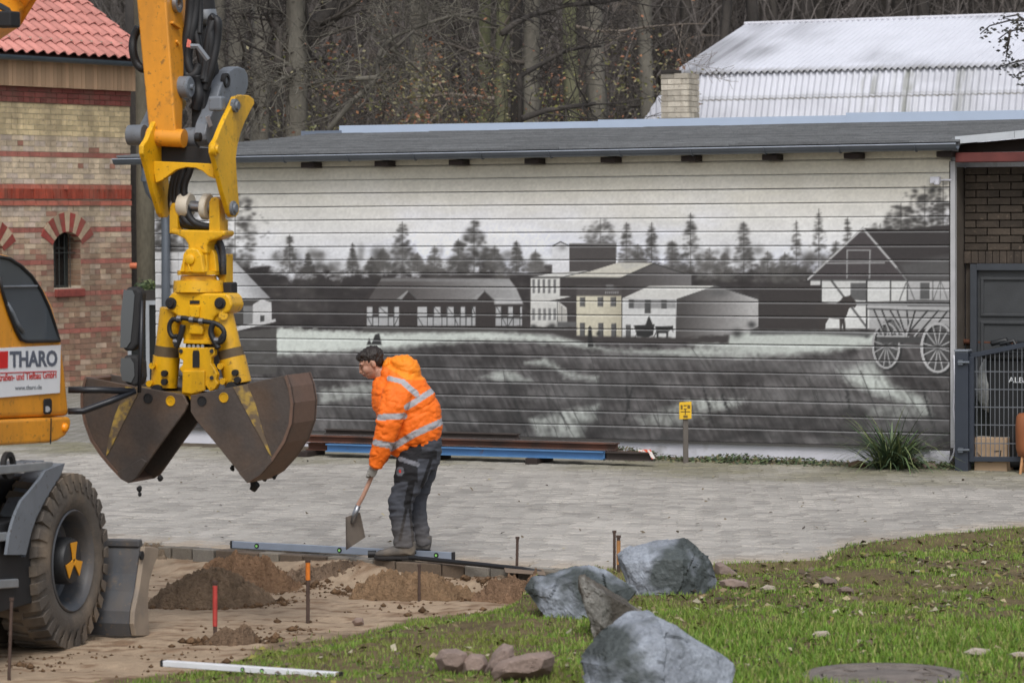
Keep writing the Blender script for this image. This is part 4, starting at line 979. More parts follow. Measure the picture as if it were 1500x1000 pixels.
for (ya, yb) in ((UR + .10, UR + .72), (UR + .725, UR + AL)):
    P = [wp(u_, fz(u_) + dz, o_) for dz, os_ in ((-.005, (.185, .165)), (.07, (.185, .165))) for o_, u_ in ((os_[0], ya), (os_[0], yb), (os_[1], yb), (os_[1], ya))]
    MB().hexa(P).build("fascia", mat("white_sheet_metal", lin(190, 195, 200), .5), annex)
# ================================================================== gate
gb = G(1411, 690); gate = thing("gate", "slate grey garden gate of welded wire mesh at the shed corner", "gate", gb)
M_gate = mat("slate_powder_coat", lin(50, 56, 66), .45, var=.06)
gN = WN; gD = WD
def gpx(px, py): return onp(px, py, gb, gN)
htop = gpx(1411, 515)[2]
MB().box(gb + np.array([0, 0, htop / 2]), .14, .14, htop, gD, gN).build("post", M_gate, gate, bevel=.008)
MB().box(gb + np.array([0, 0, htop + .012]), .15, .15, .024, gD, gN).build("post_cap", mat("plastic_cap", lin(120, 126, 134), .5), gate, bevel=.008)
MB().bar(gpx(1424, 522), gpx(1424, 676), .05, .06, up=tuple(gN)).build("frame_stile", M_gate, gate, bevel=.004, seg=1)
MB().bar(gpx(1422, 521), gpx(1580, 489), .05, .05, up=(0, 0, 1)).build("top_rail", M_gate, gate, bevel=.004, seg=1)
MB().bar(gpx(1422, 672), gpx(1580, 673), .05, .05).build("bottom_rail", M_gate, gate, bevel=.004, seg=1)
mb = MB(); x = 1431
while x < 1580:
    yt = 521 - (x - 1422) * .2; mb.tube([gpx(x, yt), gpx(x, 671)], .0045, 5); x += 6.6
for y in (544, 570, 596, 622, 649): mb.tube([gpx(1426, y), gpx(1580, y + 1)], .006, 5)
mb.build("wire_mesh", mat("galvanised_wire", lin(128, 132, 138), .4, .6), gate)
for y in (530, 658):
    mb = MB(); mb.tube([gpx(1407, y) + gN * .09, gpx(1424, y) + gN * .09], .014, 8); mb.box(gpx(1411, y) + gN * .085, .05, .03, .05, gD, gN); mb.build("hinge", M_zinc, gate)
# things stored behind the gate
def stand(px, py, o): u_ = (onp(px, py, W0 + WN * o, WN) - W0) @ WD; return wp(u_, 0, o)
c_ = stand(1492, 600, -.02); bin_ = thing("wheelie_bin", "black wheeled bin with white lettering behind the wire gate", "bin", c_)
M_black = mat("black_plastic", lin(34, 36, 38), .45, var=.1)
bh = 1.15
MB().hexa([c_ + WD * x_ * s_ + WN * y_ * s_ + np.array([0, 0, z_]) for z_, s_ in ((.04, .8), (bh, 1.0)) for x_, y_ in ((-.28, -.26), (.28, -.26), (.28, .26), (-.28, .26))]).build("tub", M_black, bin_, bevel=.03)
MB().box(c_ + np.array([0, 0, bh + .03]) + WN * .02, .6, .6, .07, WD, WN).build("lid", M_black, bin_, bevel=.025)
for s_ in (-1, 1): MB().cyl(c_ + WD * s_ * .25 - WN * .22 + [0, 0, .1], c_ + WD * s_ * .3 - WN * .22 + [0, 0, .1], .1, 16).build("wheel", M_black, bin_)
def text_mesh(name, txt, origin, xdir, ydir, width, mat_, parent, height=None, bold=0.0, center=False):
    cu = bpy.data.curves.new("txt", 'FONT'); cu.body = txt; cu.size = 1.0; cu.offset = bold; cu.extrude = .004; cu.resolution_u = 3
    to = bpy.data.objects.new("txt", cu); C.objects.link(to); bpy.context.view_layer.update()
    me = bpy.data.meshes.new_from_object(to.evaluated_get(bpy.context.evaluated_depsgraph_get())); bpy.data.objects.remove(to)
    co = np.array([v.co[:] for v in me.vertices]); mn, mx = co.min(0), co.max(0)
    sx = width / (mx[0] - mn[0]); sy = (height / (mx[1] - mn[1])) if height else sx
    xd, yd = np.asarray(xdir, float), np.asarray(ydir, float); n = np.cross(xd, yd)
    W_ = np.asarray(origin)[None] + np.outer((co[:, 0] - mn[0]) * sx, xd) + np.outer((co[:, 1] - mn[1]) * sy, yd) + np.outer(co[:, 2] * .4, n)
    if parent is not None: A = np.array(WM[parent].inverted()); W_ = W_ @ A[:3, :3].T + A[:3, 3]
    me.vertices.foreach_set("co", W_.astype(np.float32).ravel()); me.materials.clear(); me.materials.append(mat_); me.update()
    return link_mesh(name, me, parent)
ts = wp((onp(1478, 560, c_ + WN * .275, WN) - W0) @ WD, onp(1478, 560, c_ + WN * .275, WN)[2], 0); P = onp(1477, 560, c_ + WN * .272, WN)
text_mesh("lettering", "ALBA", P, WD, (0, 0, 1), .22, mat("white_print", lin(225, 228, 230), .6), bin_, .055, .01)
c_ = stand(1450, 660, .12); P0 = G(1428, 671); box_ = thing("cardboard_box", "brown cardboard parcel box with printed curved arrow behind the gate", "box", c_)
M_card = mat("cardboard", lin(176, 150, 122), .85, var=.08)
P0 = onp(1427, 669, W0 + WN * .3, WN); P0[2] = 0; P1 = onp(1475, 669, W0 + WN * .3, WN); wdt = (P1 - P0) @ WD; hh = onp(1450, 641, W0 + WN * .3, WN)[2]
MB().box(P0 + WD * wdt / 2 - WN * .12 + [0, 0, hh / 2], wdt, .24, hh, WD, WN).build("carton", M_card, box_, bevel=.006, seg=1)
mb = MB(); pts = []
for t_ in np.linspace(0, 1, 12): pts.append(P0 + WN * .003 + WD * (wdt * (.1 + .72 * t_)) + [0, 0, hh * (.62 - .34 * math.sin(math.pi * (t_ * .85 + .05)) ** 1.0)])
mb.tube(pts, [(.004 + .011 * math.sin(math.pi * min(1, .15 + t_ * .8)), .002) for t_ in np.linspace(0, 1, 12)], 6, up=tuple(np.cross(WN, WD)))
e = pts[-1]; mb.tube([e - WD * .07 + [0, 0, .03], e + WD * .0 + [0, 0, .04], e - WD * .015 + [0, 0, -.05]], .006, 5); mb.build("printed_arrow", M_dark, box_)
MB().bar(P0 - WN * .12 + WD * .0 + [0, 0, hh + .003], P0 - WN * .12 + WD * wdt + [0, 0, hh + .003], .05, .003).build("packing_tape", mat("tape", lin(205, 200, 190), .3), box_)
# plastic sack hanging behind the gate
c_ = onp(1449, 580, W0 + WN * .1, WN); mb = MB(); prf = [(.0, .02), (.05, .05), (.14, .1), (.3, .13), (.46, .12), (.56, .07), (.6, .01)]
topz = onp(1449, 518, W0 + WN * .1, WN); mb.lathe(topz, (0, 0, -1), prf, 14)
sk = mb.build("plastic_sack", mat("grey_film", lin(150, 152, 150), .3, var=.3, vscale=10, bump=.02, bscale=14), None, smooth=True); tag(sk, "crumpled grey plastic sack hanging behind the gate mesh", "sack")
c_ = stand(1447, 665, -.15); cr_ = thing("storage_crate", "dark stacked storage tub under the plastic sack behind the gate", "tub", c_)
MB().hexa([c_ + WD * x_ * s_ + WN * y_ * s_ + np.array([0, 0, z_]) for z_, s_ in ((.0, .85), (.72, 1.0)) for x_, y_ in ((-.2, -.16), (.2, -.16), (.2, .16), (-.2, .16))]).build("tub_body", mat("green_black_plastic", lin(44, 48, 44), .6, var=.2), cr_, bevel=.02)
MB().box(c_ + [0, 0, .735], .44, .36, .03, WD, WN).build("tub_rim", M_black, cr_, bevel=.008)
# a rusty pipe rack line above the bins
mb = MB(); a_ = onp(1400, 500, W0 + WN * -.3, WN); b_ = onp(1600, 505, W0 + WN * -.3, WN); mb.tube([a_, b_], .028, 10); o = mb.build("rusty_pipe", mat("rust", lin(112, 72, 54), .8, var=.3, vscale=12), None, smooth=True); tag(o, "rusty pipe running level along the annex wall above the bin", "pipe")
mb = MB(); a_ = onp(1452, 508, W0 + WN * -.1, WN)
for k_ in range(7): q_ = a_ + WD * (.09 * k_) + [0, 0, rx_.uniform(-.03, .05)]; mb.tube([q_, q_ + WD * .13 + [0, 0, rx_.uniform(-.05, .06)] + WN * rx_.uniform(-.1, .1), q_ + WD * .2 + [0, 0, rx_.uniform(-.1, .02)]], rx_.uniform(.015, .03), 7)
o = mb.build("cable_bundle", M_black, None, smooth=True); tag(o, "tangled black hoses lying on top of the bins behind the gate", "hoses")
# brown stool at the picture's right edge
c_ = stand(1513, 670, .42); st_ = thing("stool", "rounded orange brown stool on thin legs behind the gate at the right edge", "stool", c_)
mb = MB(); mb.lathe(c_ + [0, 0, .18], (0, 0, 1), [(0, .02), (.0, .15), (.08, .17), (.30, .175), (.40, .165), (.43, .14), (.40, .12), (.36, .11), (.36, .01)], 24); mb.build("seat", mat("tan_leather", lin(150, 92, 58), .5, var=.15), st_, smooth=True)
for k_ in range(4):
    a_ = k_ * math.pi / 2 + .5; MB().tube([c_ + [math.cos(a_) * .13, math.sin(a_) * .13, .19], c_ + [math.cos(a_) * .16, math.sin(a_) * .16, 0]], .014, 8).build("leg", mat("pale_wood_leg", lin(190, 140, 96), .6), st_)
# white cable at the shed corner
mb = MB(); pts = [onp(x_, y_, W0 + WN * .06, WN) for x_, y_ in ((1398, 520), (1399, 560), (1397, 600), (1400, 625), (1401, 645), (1396, 668), (1386, 684))]; mb.tube(pts, .012, 6); o = mb.build("white_cable", M_white, None, smooth=True); tag(o, "thin white cable hanging down the shed corner by the gate post", "cable")
# glazed garden door and dark yard corner between the house and the shed
gd = G(214, 548, 0); gdo = atd(219, 532, 44.0)
gl = thing("glass_door", "narrow grey framed glass door between brick house and shed", "door", (gdo[0], gdo[1], 0))
w_, h_ = .55, atd(219, 440, 44.0)[2]
ax = np.array([1.0, 0, 0]); ay = np.array([0, 1.0, 0]); cc = np.array([gdo[0], gdo[1], 0])
MB().box(cc + [0, .02, h_ / 2], w_, .02, h_ - .06).build("pane", M_glass_d, gl)
mb = MB()
for dx in (-w_ / 2, -.02, w_ / 2): mb.box(cc + [dx, 0, h_ / 2], .05, .06, h_)
for z_ in (.06, h_ - .03): mb.box(cc + [0, 0, z_], w_ - .06, .056, .06)
mb.build("frame", mat("pale_door_frame", lin(150, 154, 158), .5), gl)
# shaded outbuilding wall that closes the gap behind it
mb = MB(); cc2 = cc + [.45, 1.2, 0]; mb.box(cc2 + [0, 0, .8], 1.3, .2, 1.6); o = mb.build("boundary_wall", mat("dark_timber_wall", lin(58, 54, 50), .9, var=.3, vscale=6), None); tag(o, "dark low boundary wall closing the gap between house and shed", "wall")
# ================================================================== wheeled excavator
re_ = random.Random(51)
PITZ = -.17
M_or = mat("orange_machine_paint", lin(224, 150, 40), .45, var=.08, vscale=2.5, col2=lin(196, 128, 44), fac=(.62, .9), coat=.15, fine=.03, grime=lin(120, 88, 46))
M_ye = mat("yellow_machine_paint", lin(226, 172, 16), .45, var=.1, vscale=4, col2=lin(150, 112, 30), fac=(.62, .85), c2scale=9, coat=.1, fine=.06, grime=lin(92, 74, 36))
M_gm = mat("grey_machine_paint", lin(112, 118, 126), .5, var=.12, vscale=4, col2=lin(88, 84, 78), fac=(.6, .8), grime=lin(70, 66, 60))
M_hose = mat("rubber_hose", lin(30, 31, 34), .55, var=.1)
M_steel = mat("bare_steel", lin(150, 152, 156), .35, .8, var=.1)
M_tyre = mat("dusty_rubber", lin(86, 80, 74), .9, var=.22, vscale=5, col2=lin(128, 114, 98), fac=(.45, .7), bump=.004, bscale=40)
M_rim = mat("dark_rim_paint", lin(70, 74, 80), .5, var=.2, vscale=6, grime=lin(112, 98, 82))
M_chas = mat("chassis_black", lin(30, 30, 32), .7, var=.2)
gp_ = G(108, 948, PITZ); exc = thing("excavator", "orange wheeled excavator with grey dozer blade reaching over the sand pit", "excavator", (gp_[0], gp_[1], PITZ))
FA = Frame(gp_, math.radians(16))          # origin on the outer face plane of the near wheel
# ---- wheel
hub = FA.sidepx(107, 821); R_ = hub[2] - PITZ + .005
axn = FA.x; Wt = .30
whl = bpy.data.objects.new("wheel", None); C.objects.link(whl); whl.parent = exc; WM[whl] = WM[exc]
tp = [(-.02, R_ * .56), (.0, R_ * .60), (.015, R_ * .72), (.0, R_ * .88), (-.03, R_ * .95), (-.06, R_ * .965), (-Wt + .06, R_ * .965), (-Wt + .03, R_ * .95), (-Wt, R_ * .88), (-Wt - .015, R_ * .72), (-Wt, R_ * .58)]
MB().lathe(hub, axn, tp, 72).build("tyre", M_tyre, whl, smooth=True, auto=60)
lug = MB(); nl = 30
ux = np.cross((0, 0, 1.0), axn); ux /= np.linalg.norm(ux); uz = np.cross(axn, ux)
def wpos(h, r, t_): return hub + axn * h + (ux * math.cos(t_) + uz * math.sin(t_)) * r
for k_ in range(nl):
    for side in (0, 1):
        t0 = 2 * math.pi * (k_ + .5 * side) / nl; dt = 2 * math.pi / nl * .30
        h0, h1 = ((.004, -Wt * .52) if side == 0 else (-Wt - .004, -Wt * .48)); sk_ = dt * .9
        P = []
        for r_ in (R_ * .90, R_ * 1.0):
            for (h, t_) in ((h0, t0 - dt), (h0, t0 + dt), (h1, t0 + dt + sk_), (h1, t0 - dt + sk_)):
                P.append(wpos(h * (1 if r_ > R_ * .95 else 1.0), r_, t_))
        q_ = [wpos(h0 + (.012 if side == 0 else -.012), R_ * .80, t0 - dt * .8), wpos(h0 + (.012 if side == 0 else -.012), R_ * .80, t0 + dt * .8)]
        lug.hexa(P)
        lug.add([P[0], P[1], P[5], P[4], q_[0], q_[1], wpos(h0, R_ * .985, t0 - dt), wpos(h0, R_ * .985, t0 + dt)], [(4, 5, 7, 6), (4, 6, 3, 0), (5, 1, 2, 7)])
lug.build("tread_lugs", M_tyre, whl, bevel=.006, seg=1)
rp_ = [(-.02, R_ * .57), (.0, R_ * .585), (.008, R_ * .57), (-.01, R_ * .54), (-.03, R_ * .52), (-.16, R_ * .50), (-.18, R_ * .46), (-.19, .02)]
MB().lathe(hub, axn, rp_, 56).build("rim", M_rim, whl, smooth=True, auto=35)
mb = MB(); mb.lathe(hub, axn, [(-.19, R_ * .27), (-.03, R_ * .27), (-.005, R_ * .25), (.0, R_ * .22), (.0, .005)], 32); hb = mb.build("hub", mat("hub_black", lin(40, 41, 43), .5), whl, smooth=True, auto=35)
mb = MB()
for k_ in range(3):
    a_ = math.pi / 2 + k_ * 2 * math.pi / 3
    P = [hub + axn * .004 + (ux * math.cos(a_ + t_) + uz * math.sin(a_ + t_)) * r_ for r_, t_ in ((R_ * .04, -1.0), (R_ * .09, -.5), (R_ * .23, -.40), (R_ * .23, .40), (R_ * .09, .5), (R_ * .04, 1.0))]
    mb.prism(P, axn, .006)
mb.build("hub_emblem", mat("yellow_emblem", lin(226, 156, 30), .5), whl)
for k_ in range(10):
    a_ = 2 * math.pi * k_ / 10; MB().cyl(hub + axn * -.19 + (ux * math.cos(a_) + uz * math.sin(a_)) * R_ * .36, hub + axn * -.16 + (ux * math.cos(a_) + uz * math.sin(a_)) * R_ * .36, .018, 6).build("wheel_nut", M_rim, whl)
# second wheel behind it on the same side, out of the picture's left, and the far pair: inner twin
MB().lathe(hub - axn * (Wt + .12), axn, [(-.28, R_ * .5), (-.28, R_ * .9), (-.24, R_ * .96), (-.04, R_ * .96), (0, R_ * .9), (0, R_ * .5)], 48).build("inner_tyre", M_tyre, exc, smooth=True, auto=50)
# chassis, axle
MB().bar(hub - axn * 2.2, hub - axn * .25, .16, .16).build("axle", M_chas, exc, bevel=.02)
mb = MB(); a_ = FA.loc(hub)
mb.hexa([FA.p(x_, y_, z_) for z_ in (.42, .95) for x_, y_ in ((-1.75, -3.2), (-.62, -3.2), (-.62, 1.1), (-1.75, 1.1))]); mb.build("chassis", M_chas, exc, bevel=.02)
MB().hexa([FA.p(x_, y_, z_) for z_ in (.95, 1.12) for x_, y_ in ((-1.9, -2.2), (-.35, -2.2), (-.35, .15), (-1.9, .15))]).build("slew_deck", M_chas, exc, bevel=.02)
# ---- fender and access steps
def bandpx(pin, pout, x_, th):      # a curved band between two pixel polylines on the plane local x = x_
    mb = MB(); A = [FA.sidepx(*p, x_) for p in pin]; B = [FA.sidepx(*p, x_) for p in pout]
    for i in range(len(A) - 1):
        mb.hexa([A[i], B[i], B[i + 1], A[i + 1], A[i] - FA.x * th, B[i] - FA.x * th, B[i + 1] - FA.x * th, A[i + 1] - FA.x * th])
    return mb
arc_o = [(95, 678), (90, 692), (78, 712), (64, 735), (54, 755), (47, 775), (41, 800), (38, 812)]
arc = [FA.sidepx(*p, -.02) for p in arc_o]
mb = MB()
for i in range(len(arc) - 1):
    a_, b_ = arc[i], arc[i + 1]; w1 = FA.x * .26; t_ = np.array([0, 0, -.014]) + FA.y * -.008
    mb.hexa([a_ - w1, a_, b_, b_ - w1, a_ - w1 + t_, a_ + t_, b_ + t_, b_ - w1 + t_])
fen = mb.build("fender", M_gm, exc)
mb = bandpx(arc_o, [(67, 689), (60, 700), (46, 717), (32, 733), (24, 750), (18, 768), (14, 785), (10, 812)], .0, .02); mb.build("fender_lip", M_gm, fen)
M_step = mat("galvanised_step", lin(150, 154, 158), .5, .4, var=.15, vscale=8)
for (x0, y0, x1, y1) in ((-60, 700, 78, 688), (-60, 797, 40, 790), (-60, 866, 28, 860)):
    a_ = FA.sidepx(x0, y0, -.02); b_ = FA.sidepx(x1, y1, -.02)
    mb = MB(); mb.hexa([a_, b_, b_ - FA.x * .3, a_ - FA.x * .3, a_ + [0, 0, .055], b_ + [0, 0, .055], b_ - FA.x * .3 + [0, 0, .055], a_ - FA.x * .3 + [0, 0, .055]]); stp = mb.build("step", M_step, exc, bevel=.006, seg=1)
    mb = MB(); n_ = 10
    for k_ in range(n_):
        c_ = a_ + (b_ - a_) * (k_ + .5) / n_ - FA.x * .12 + [0, 0, .058]; mb.box(c_, .03, .16, .01, FA.y, FA.x)
    mb.build("step_tread", M_gm, stp)
MB().hexa([FA.p(x_, y_, z_) for z_ in (.35, .9) for x_, y_ in ((-.33, -1.6), (-.05, -1.6), (-.05, -.52), (-.33, -.52))]).build("tool_box", M_chas, exc, bevel=.01)
mb = MB(); c_ = FA.sidepx(15, 681, -.03); mb.lathe(c_, FA.x, [(.0, .055), (.0, .085), (-.03, .085), (-.03, .055)], 20, closed=True); mb.build("lashing_eye", M_chas, exc, smooth=True, auto=40)
# ---- dozer blade at the far end of the undercarriage
be = [(205, 800), (203, 815), (200, 840), (196, 866), (190, 895), (189, 913), (192, 931)]
BO = FA.loc(G(203, 929, PITZ)); xb_ = BO[0]
bl = [FA.loc(FA.sidepx(*p, xb_)) for p in be]
blade = bpy.data.objects.new("dozer_blade", None); C.objects.link(blade); blade.parent = exc; WM[blade] = WM[exc]
mb = MB(); wB = 2.2
for i in range(len(bl) - 1):
    (_, y0, z0), (_, y1, z1) = bl[i], bl[i + 1]
    mb.hexa([FA.p(xb_ - wB, y1, z1), FA.p(xb_, y1, z1), FA.p(xb_, y1 + .03, z1), FA.p(xb_ - wB, y1 + .03, z1), FA.p(xb_ - wB, y0, z0), FA.p(xb_, y0, z0), FA.p(xb_, y0 + .03, z0), FA.p(xb_ - wB, y0 + .03, z0)])
mb.build("mouldboard", M_rim, blade)
ep = [(205, 800), (215, 800), (226, 803), (225, 812), (219, 828), (212, 852), (210, 880), (212, 931), (192, 931), (189, 913), (190, 895), (197, 860), (202, 825)]
mb = MB(); mb.prism([FA.sidepx(*p, xb_ + .003) for p in ep], FA.x, .035); mb.build("end_plate", mat("mud_caked_steel", lin(148, 134, 118), .85, var=.2, vscale=5, col2=lin(96, 96, 98), fac=(.5, .75)), blade, bevel=.006, seg=1)
c_ = FA.sidepx(208, 813, xb_ + .04); MB().cyl(c_ - FA.x * .01, c_ + FA.x * .004, .03, 16).build("lifting_hole", M_chas, blade)
MB().bar(FA.p(xb_ - wB, bl[0][1] + .015, bl[0][2] + .02), FA.p(xb_, bl[0][1] + .015, bl[0][2] + .02), .07, .05).build("top_stiffener", M_rim, blade, bevel=.008, seg=1)
mb = MB()
for dx in (-.6, -1.5): mb.bar(FA.p(xb_ + dx, bl[3][1], .35), FA.p(xb_ + dx + .05, bl[3][1] - 1.1, .5), .12, .16)
mb.build("lift_arm", M_chas, blade, bevel=.01)
# ---- upper structure
cb = FA.sidepx(100, 600, -.10); FB = Frame(cb, math.radians(22))
side = [(-260, 372), (0, 371), (14, 374), (32, 384), (50, 400), (66, 422), (78, 447), (86, 475), (91, 500), (96, 540), (101, 590), (103, 609), (-260, 624)]
mb = MB(); mb.prism([FB.sidepx(*p, 0) for p in side], FB.x, -1.05); ups = mb.build("upper_body", M_or, exc, bevel=.035, seg=3)
sk_ = [(-260, 626), (103, 610), (105, 618), (103, 628), (97, 638), (86, 645), (76, 648), (-260, 668)]
mb = MB(); mb.prism([FB.sidepx(*p, .02) for p in sk_], FB.x, -1.1); mb.build("skirt", M_or, exc, bevel=.02, seg=3)
mb = MB(); mb.bar(FB.sidepx(75, 612, .024), FB.sidepx(74, 650, .024), .006, .006, up=tuple(FB.x)); mb.build("panel_seam", M_chas, exc)
wg = [(-90, 376), (0, 375), (14, 378), (30, 388), (46, 403), (60, 424), (72, 450), (80, 474), (87, 499), (40, 500), (31, 497), (24, 484), (13, 457), (3, 425), (0, 405), (-90, 400)]
M_cab = mat("cab_glass", lin(78, 84, 90), .05, var=.3, vscale=1.2, spec=.8)
mb = MB(); mb.prism([FB.sidepx(*p, .003) for p in wg], FB.x, .006); wn = mb.build("cab_window", M_cab, exc)
mb = MB(); mb.tube([FB.sidepx(*p, .012) for p in [(0, 376), (14, 379), (30, 389), (46, 404), (60, 425), (72, 451), (80, 475), (87, 499), (40, 500), (31, 497), (24, 484), (13, 457), (3, 425), (0, 405)]], .012, 6); mb.build("window_seal", M_hose, wn, smooth=True)
mb = MB(); mb.tube([FB.sidepx(4, 420, .014), FB.sidepx(54, 419, .014)], .008, 6); mb.build("grab_bar", M_gm, wn)
mb = MB(); mb.tube([FB.sidepx(10, 445, .012), FB.sidepx(18, 458, .012), FB.sidepx(24, 472, .012), FB.sidepx(33, 486, .012)], .016, 6); mb.build("steering_column", M_gm, wn, smooth=True)
# company sign
M_sign = mat("sign_white", lin(228, 230, 234), .45, var=.03)
sp = [(-200, 520), (88, 505), (86.5, 575), (-200, 598)]
mb = MB(); mb.prism([FB.sidepx(*p, .004) for p in sp], FB.x, .006); sgn = mb.build("company_sign", M_sign, exc)
def sp_(px, py): return FB.sidepx(px, py, .011)
def txt(name, s_, x0, y0, x1, y1, col, bold=0.0):      # bottom-left pixel, right pixel edge, cap height in pixels
    a_ = sp_(x0, y0); b_ = sp_(x1, y1[0]); h = sp_(x0, y0 - y1[1])[2] - a_[2]; xd = (b_ - a_); L_ = np.linalg.norm(xd)
    return text_mesh(name, s_, a_, xd / L_, (0, 0, 1), L_, mat(name + "_ink", col, .5, var=0), sgn, h, bold)
txt("lettering", "THARO", 14.5, 538.5, 84, (536.5, 24.5), lin(92, 98, 112), .035)
txt("lettering", "Straßen- und Tiefbau GmbH", -5, 558.5, 82.5, (553.5, 11), lin(190, 56, 52), .012)
txt("lettering", "www.tharo.de", 22, 571, 61, (569.5, 6.5), lin(120, 124, 130), .005)
mb = MB(); mb.prism([sp_(-40, 517), sp_(11.5, 514), sp_(11, 539), sp_(-40, 542)], FB.x, .003); mb.build("logo_block", mat("logo_red", lin(208, 34, 34), .5), sgn)
mb = MB(); mb.bar(sp_(-40, 547.5), sp_(83, 543.5), .004, .008, up=(0, 0, 1)); mb.build("rule_line", mat("rule_red", lin(186, 80, 84), .5), sgn)
mb = MB(); mb.prism([FB.sidepx(*p, .003) for p in [(64, 584), (73, 583), (75, 586), (75, 603), (73, 606), (65, 607), (63, 604), (63, 587)]], FB.x, .008); lt = mb.build("door_latch", M_chas, exc, bevel=.004, seg=1)
mb = MB(); mb.cyl(FB.sidepx(69, 599, .008), FB.sidepx(69, 599, .02), .02, 12); mb.build("lock_barrel", M_steel, lt)
c_ = FB.sidepx(94, 626, .02); MB().lathe(c_, FB.x, [(0, .03), (.015, .03), (.024, .02), (.027, .003)], 20).build("marker_lamp", mat("amber_lens", lin(244, 150, 24), .25), exc, smooth=True)
# orange arm and work lamp at the top left corner (boom)
ba = FB.p(-.62, .1, 0)
bm0 = onp(-200, 150, ba, FB.x); bm1 = onp(20, 10, ba, FB.x); 
FSd = 21.2
mb = MB(); mb.tube([bm0, bm1, atd(60, -60, 20.6), atd(140, -150, 21.0), atd(215, -260, FSd)], [(.1, .16), (.1, .16), (.1, .17), (.1, .16), (.1, .14)], 4); mb.build("boom", M_or, exc, bevel=.015)
c_ = atd(10, 29, 19.6); MB().box(c_, .13, .12, .10, FB.x, FB.y).build("work_lamp", M_chas, exc, bevel=.012)
mb = MB(); mb.tube([atd(-6, 6, 20.0), atd(12, 16, 19.7), c_], .02, 6); mb.build("lamp_bracket", M_chas, exc)
# mirrors on their arm
M_arm = mat("black_arm", lin(28, 30, 36), .4)
m0 = FB.loc(cb); dm = (FB.sidepx(100, 573) - CAM) @ FW
DM = dm + .15
mb = MB(); mb.tube([atd(100, 571, dm), atd(150, 571, dm + .05), atd(196, 573, DM)], .022, 10); mb.tube([atd(100, 602, dm), atd(121, 602, dm + .03), atd(160, 588, dm + .08), atd(198, 572, DM)], .022, 10); mb.tube([atd(204, 575, DM), atd(206, 520, DM), atd(208, 440, DM)], .014, 8)
arm = mb.build("mirror_arm", M_arm, exc, smooth=True)
M_mir = mat("mirror_glass", lin(96, 100, 106), .04, 1.0, var=0)
def mirror(pts, glass):
    fx = np.array([.80, .60, 0.0]); 
    P = [atd(x, y, DM) for x, y in pts]; mb = MB(); mb.prism(P, np.array([.25, .9, 0]), .10); mo = mb.build("mirror", M_chas, exc, bevel=.02, seg=3)
    mb = MB(); mb.prism([atd(x, y, DM) - np.array([.02, .006, 0]) for x, y in glass], np.array([-.25, -.9, 0]), .004); mb.build("mirror_glass", M_mir, mo)
mirror([(186, 420), (200, 421), (208, 427), (206, 470), (202, 505), (194, 514), (182, 514), (178, 508), (180, 460), (184, 424)], [(186, 424), (199, 425), (202, 432), (199, 470), (196, 500), (190, 509), (181, 509), (182, 460)])
mirror([(181, 520), (200, 520), (208, 530), (209, 552), (205, 564), (196, 566), (183, 562), (179, 545)], [(182, 524), (196, 524), (201, 532), (202, 550), (197, 560), (184, 557), (181, 543)])
# ---- stick (hangs ahead of the machine) and bucket linkage
so_ = atd(258, 200, FSd); FS = Frame(so_, math.radians(18))
def sf(px, py, y=0.0): return FS.frontpx(px, py, y)
def ss(px, py, x=0.0): return FS.sidepx(px, py, x)
dep = .38
L0, R0_ = sf(196, -40), sf(240, -40); L1, R1 = sf(219, 205), sf(258, 203)
mb = MB(); mb.hexa([L1, R1, R1 + FS.y * .10, L1 + FS.y * .10, L0, R0_, R0_ + FS.y * dep, L0 + FS.y * dep]); stick = mb.build("stick", M_or, exc, bevel=.012)
# plate edges, bosses and bolts on the stick
for (px, py) in ((266, 128), ):
    c_ = ss(px, py, FS.loc(sf(252, 128))[0] + .004); MB().lathe(c_, FS.x, [(-.02, .075), (.06, .075), (.07, .065), (.07, .02), (.09, .02), (.09, .003)], 28).build("pivot_boss", M_gm, stick, smooth=True, auto=35)
xr = FS.loc(sf(245, 60))[0]
for (x0, y0, x1, y1) in ((251, 33, 263, 41), (257, 60, 262, 66)):
    mb = MB(); a_ = ss(x0, y0, xr + .01); b_ = ss(x1, y1, xr + .02); mb.bar(a_, b_, .03, .02); mb.build("weld_lug", M_or, stick, bevel=.004, seg=1)
mb = MB(); c_ = ss(257, 6, xr); mb.lathe(c_, FS.x, [(.0, .035), (.0, .06), (.03, .06), (.03, .035)], 20, closed=True); mb.build("hose_ring", M_steel, stick, smooth=True, auto=40)
# barrel at the stick's tip
bl0 = sf(218, 200, .04); bl1 = sf(270, 203, .04)
mb = MB(); mb.cyl(bl0, bl1, .062, 28); mb.build("tip_barrel", M_or, exc, smooth=True, auto=40)
# grey links either side
lk = [(319, 104), (326, 99), (333, 98), (341, 101), (346, 110), (347, 124), (344, 136), (337, 146), (329, 158), (320, 170), (315, 184), (311, 200), (306, 211), (298, 216), (289, 214), (284, 206), (283, 196), (286, 181), (292, 168), (299, 152), (303, 136), (307, 124)]
xl = FS.loc(sf(276, 203, .04))[0]
P = [ss(x, y, xl) for x, y in lk]
mb = MB(); mb.prism(P, FS.x, .09); lk_o = mb.build("guide_link", M_gm, exc, bevel=.01)
c_ = ss(331, 118, xl + .09); mb = MB(); mb.lathe(c_, FS.x, [(-.02, .05), (.012, .05), (.012, .03), (-.01, .028), (-.01, .002)], 24); mb.build("link_eye", M_chas, lk_o, smooth=True, auto=35)
c_ = ss(291, 201, xl + .09); mb = MB(); mb.lathe(c_, FS.x, [(-.02, .03), (.014, .03), (.02, .018), (.02, .002)], 20); mb.build("link_pin", M_chas, lk_o, smooth=True, auto=35)
mb = MB(); mb.prism([ss(x, y, xl + .092) for x, y in ((301, 171), (306, 169), (311, 184), (306, 187))], FS.x, .003); mb.build("link_label", M_white, lk_o)
xl2 = FS.loc(sf(212, 200, .04))[0]
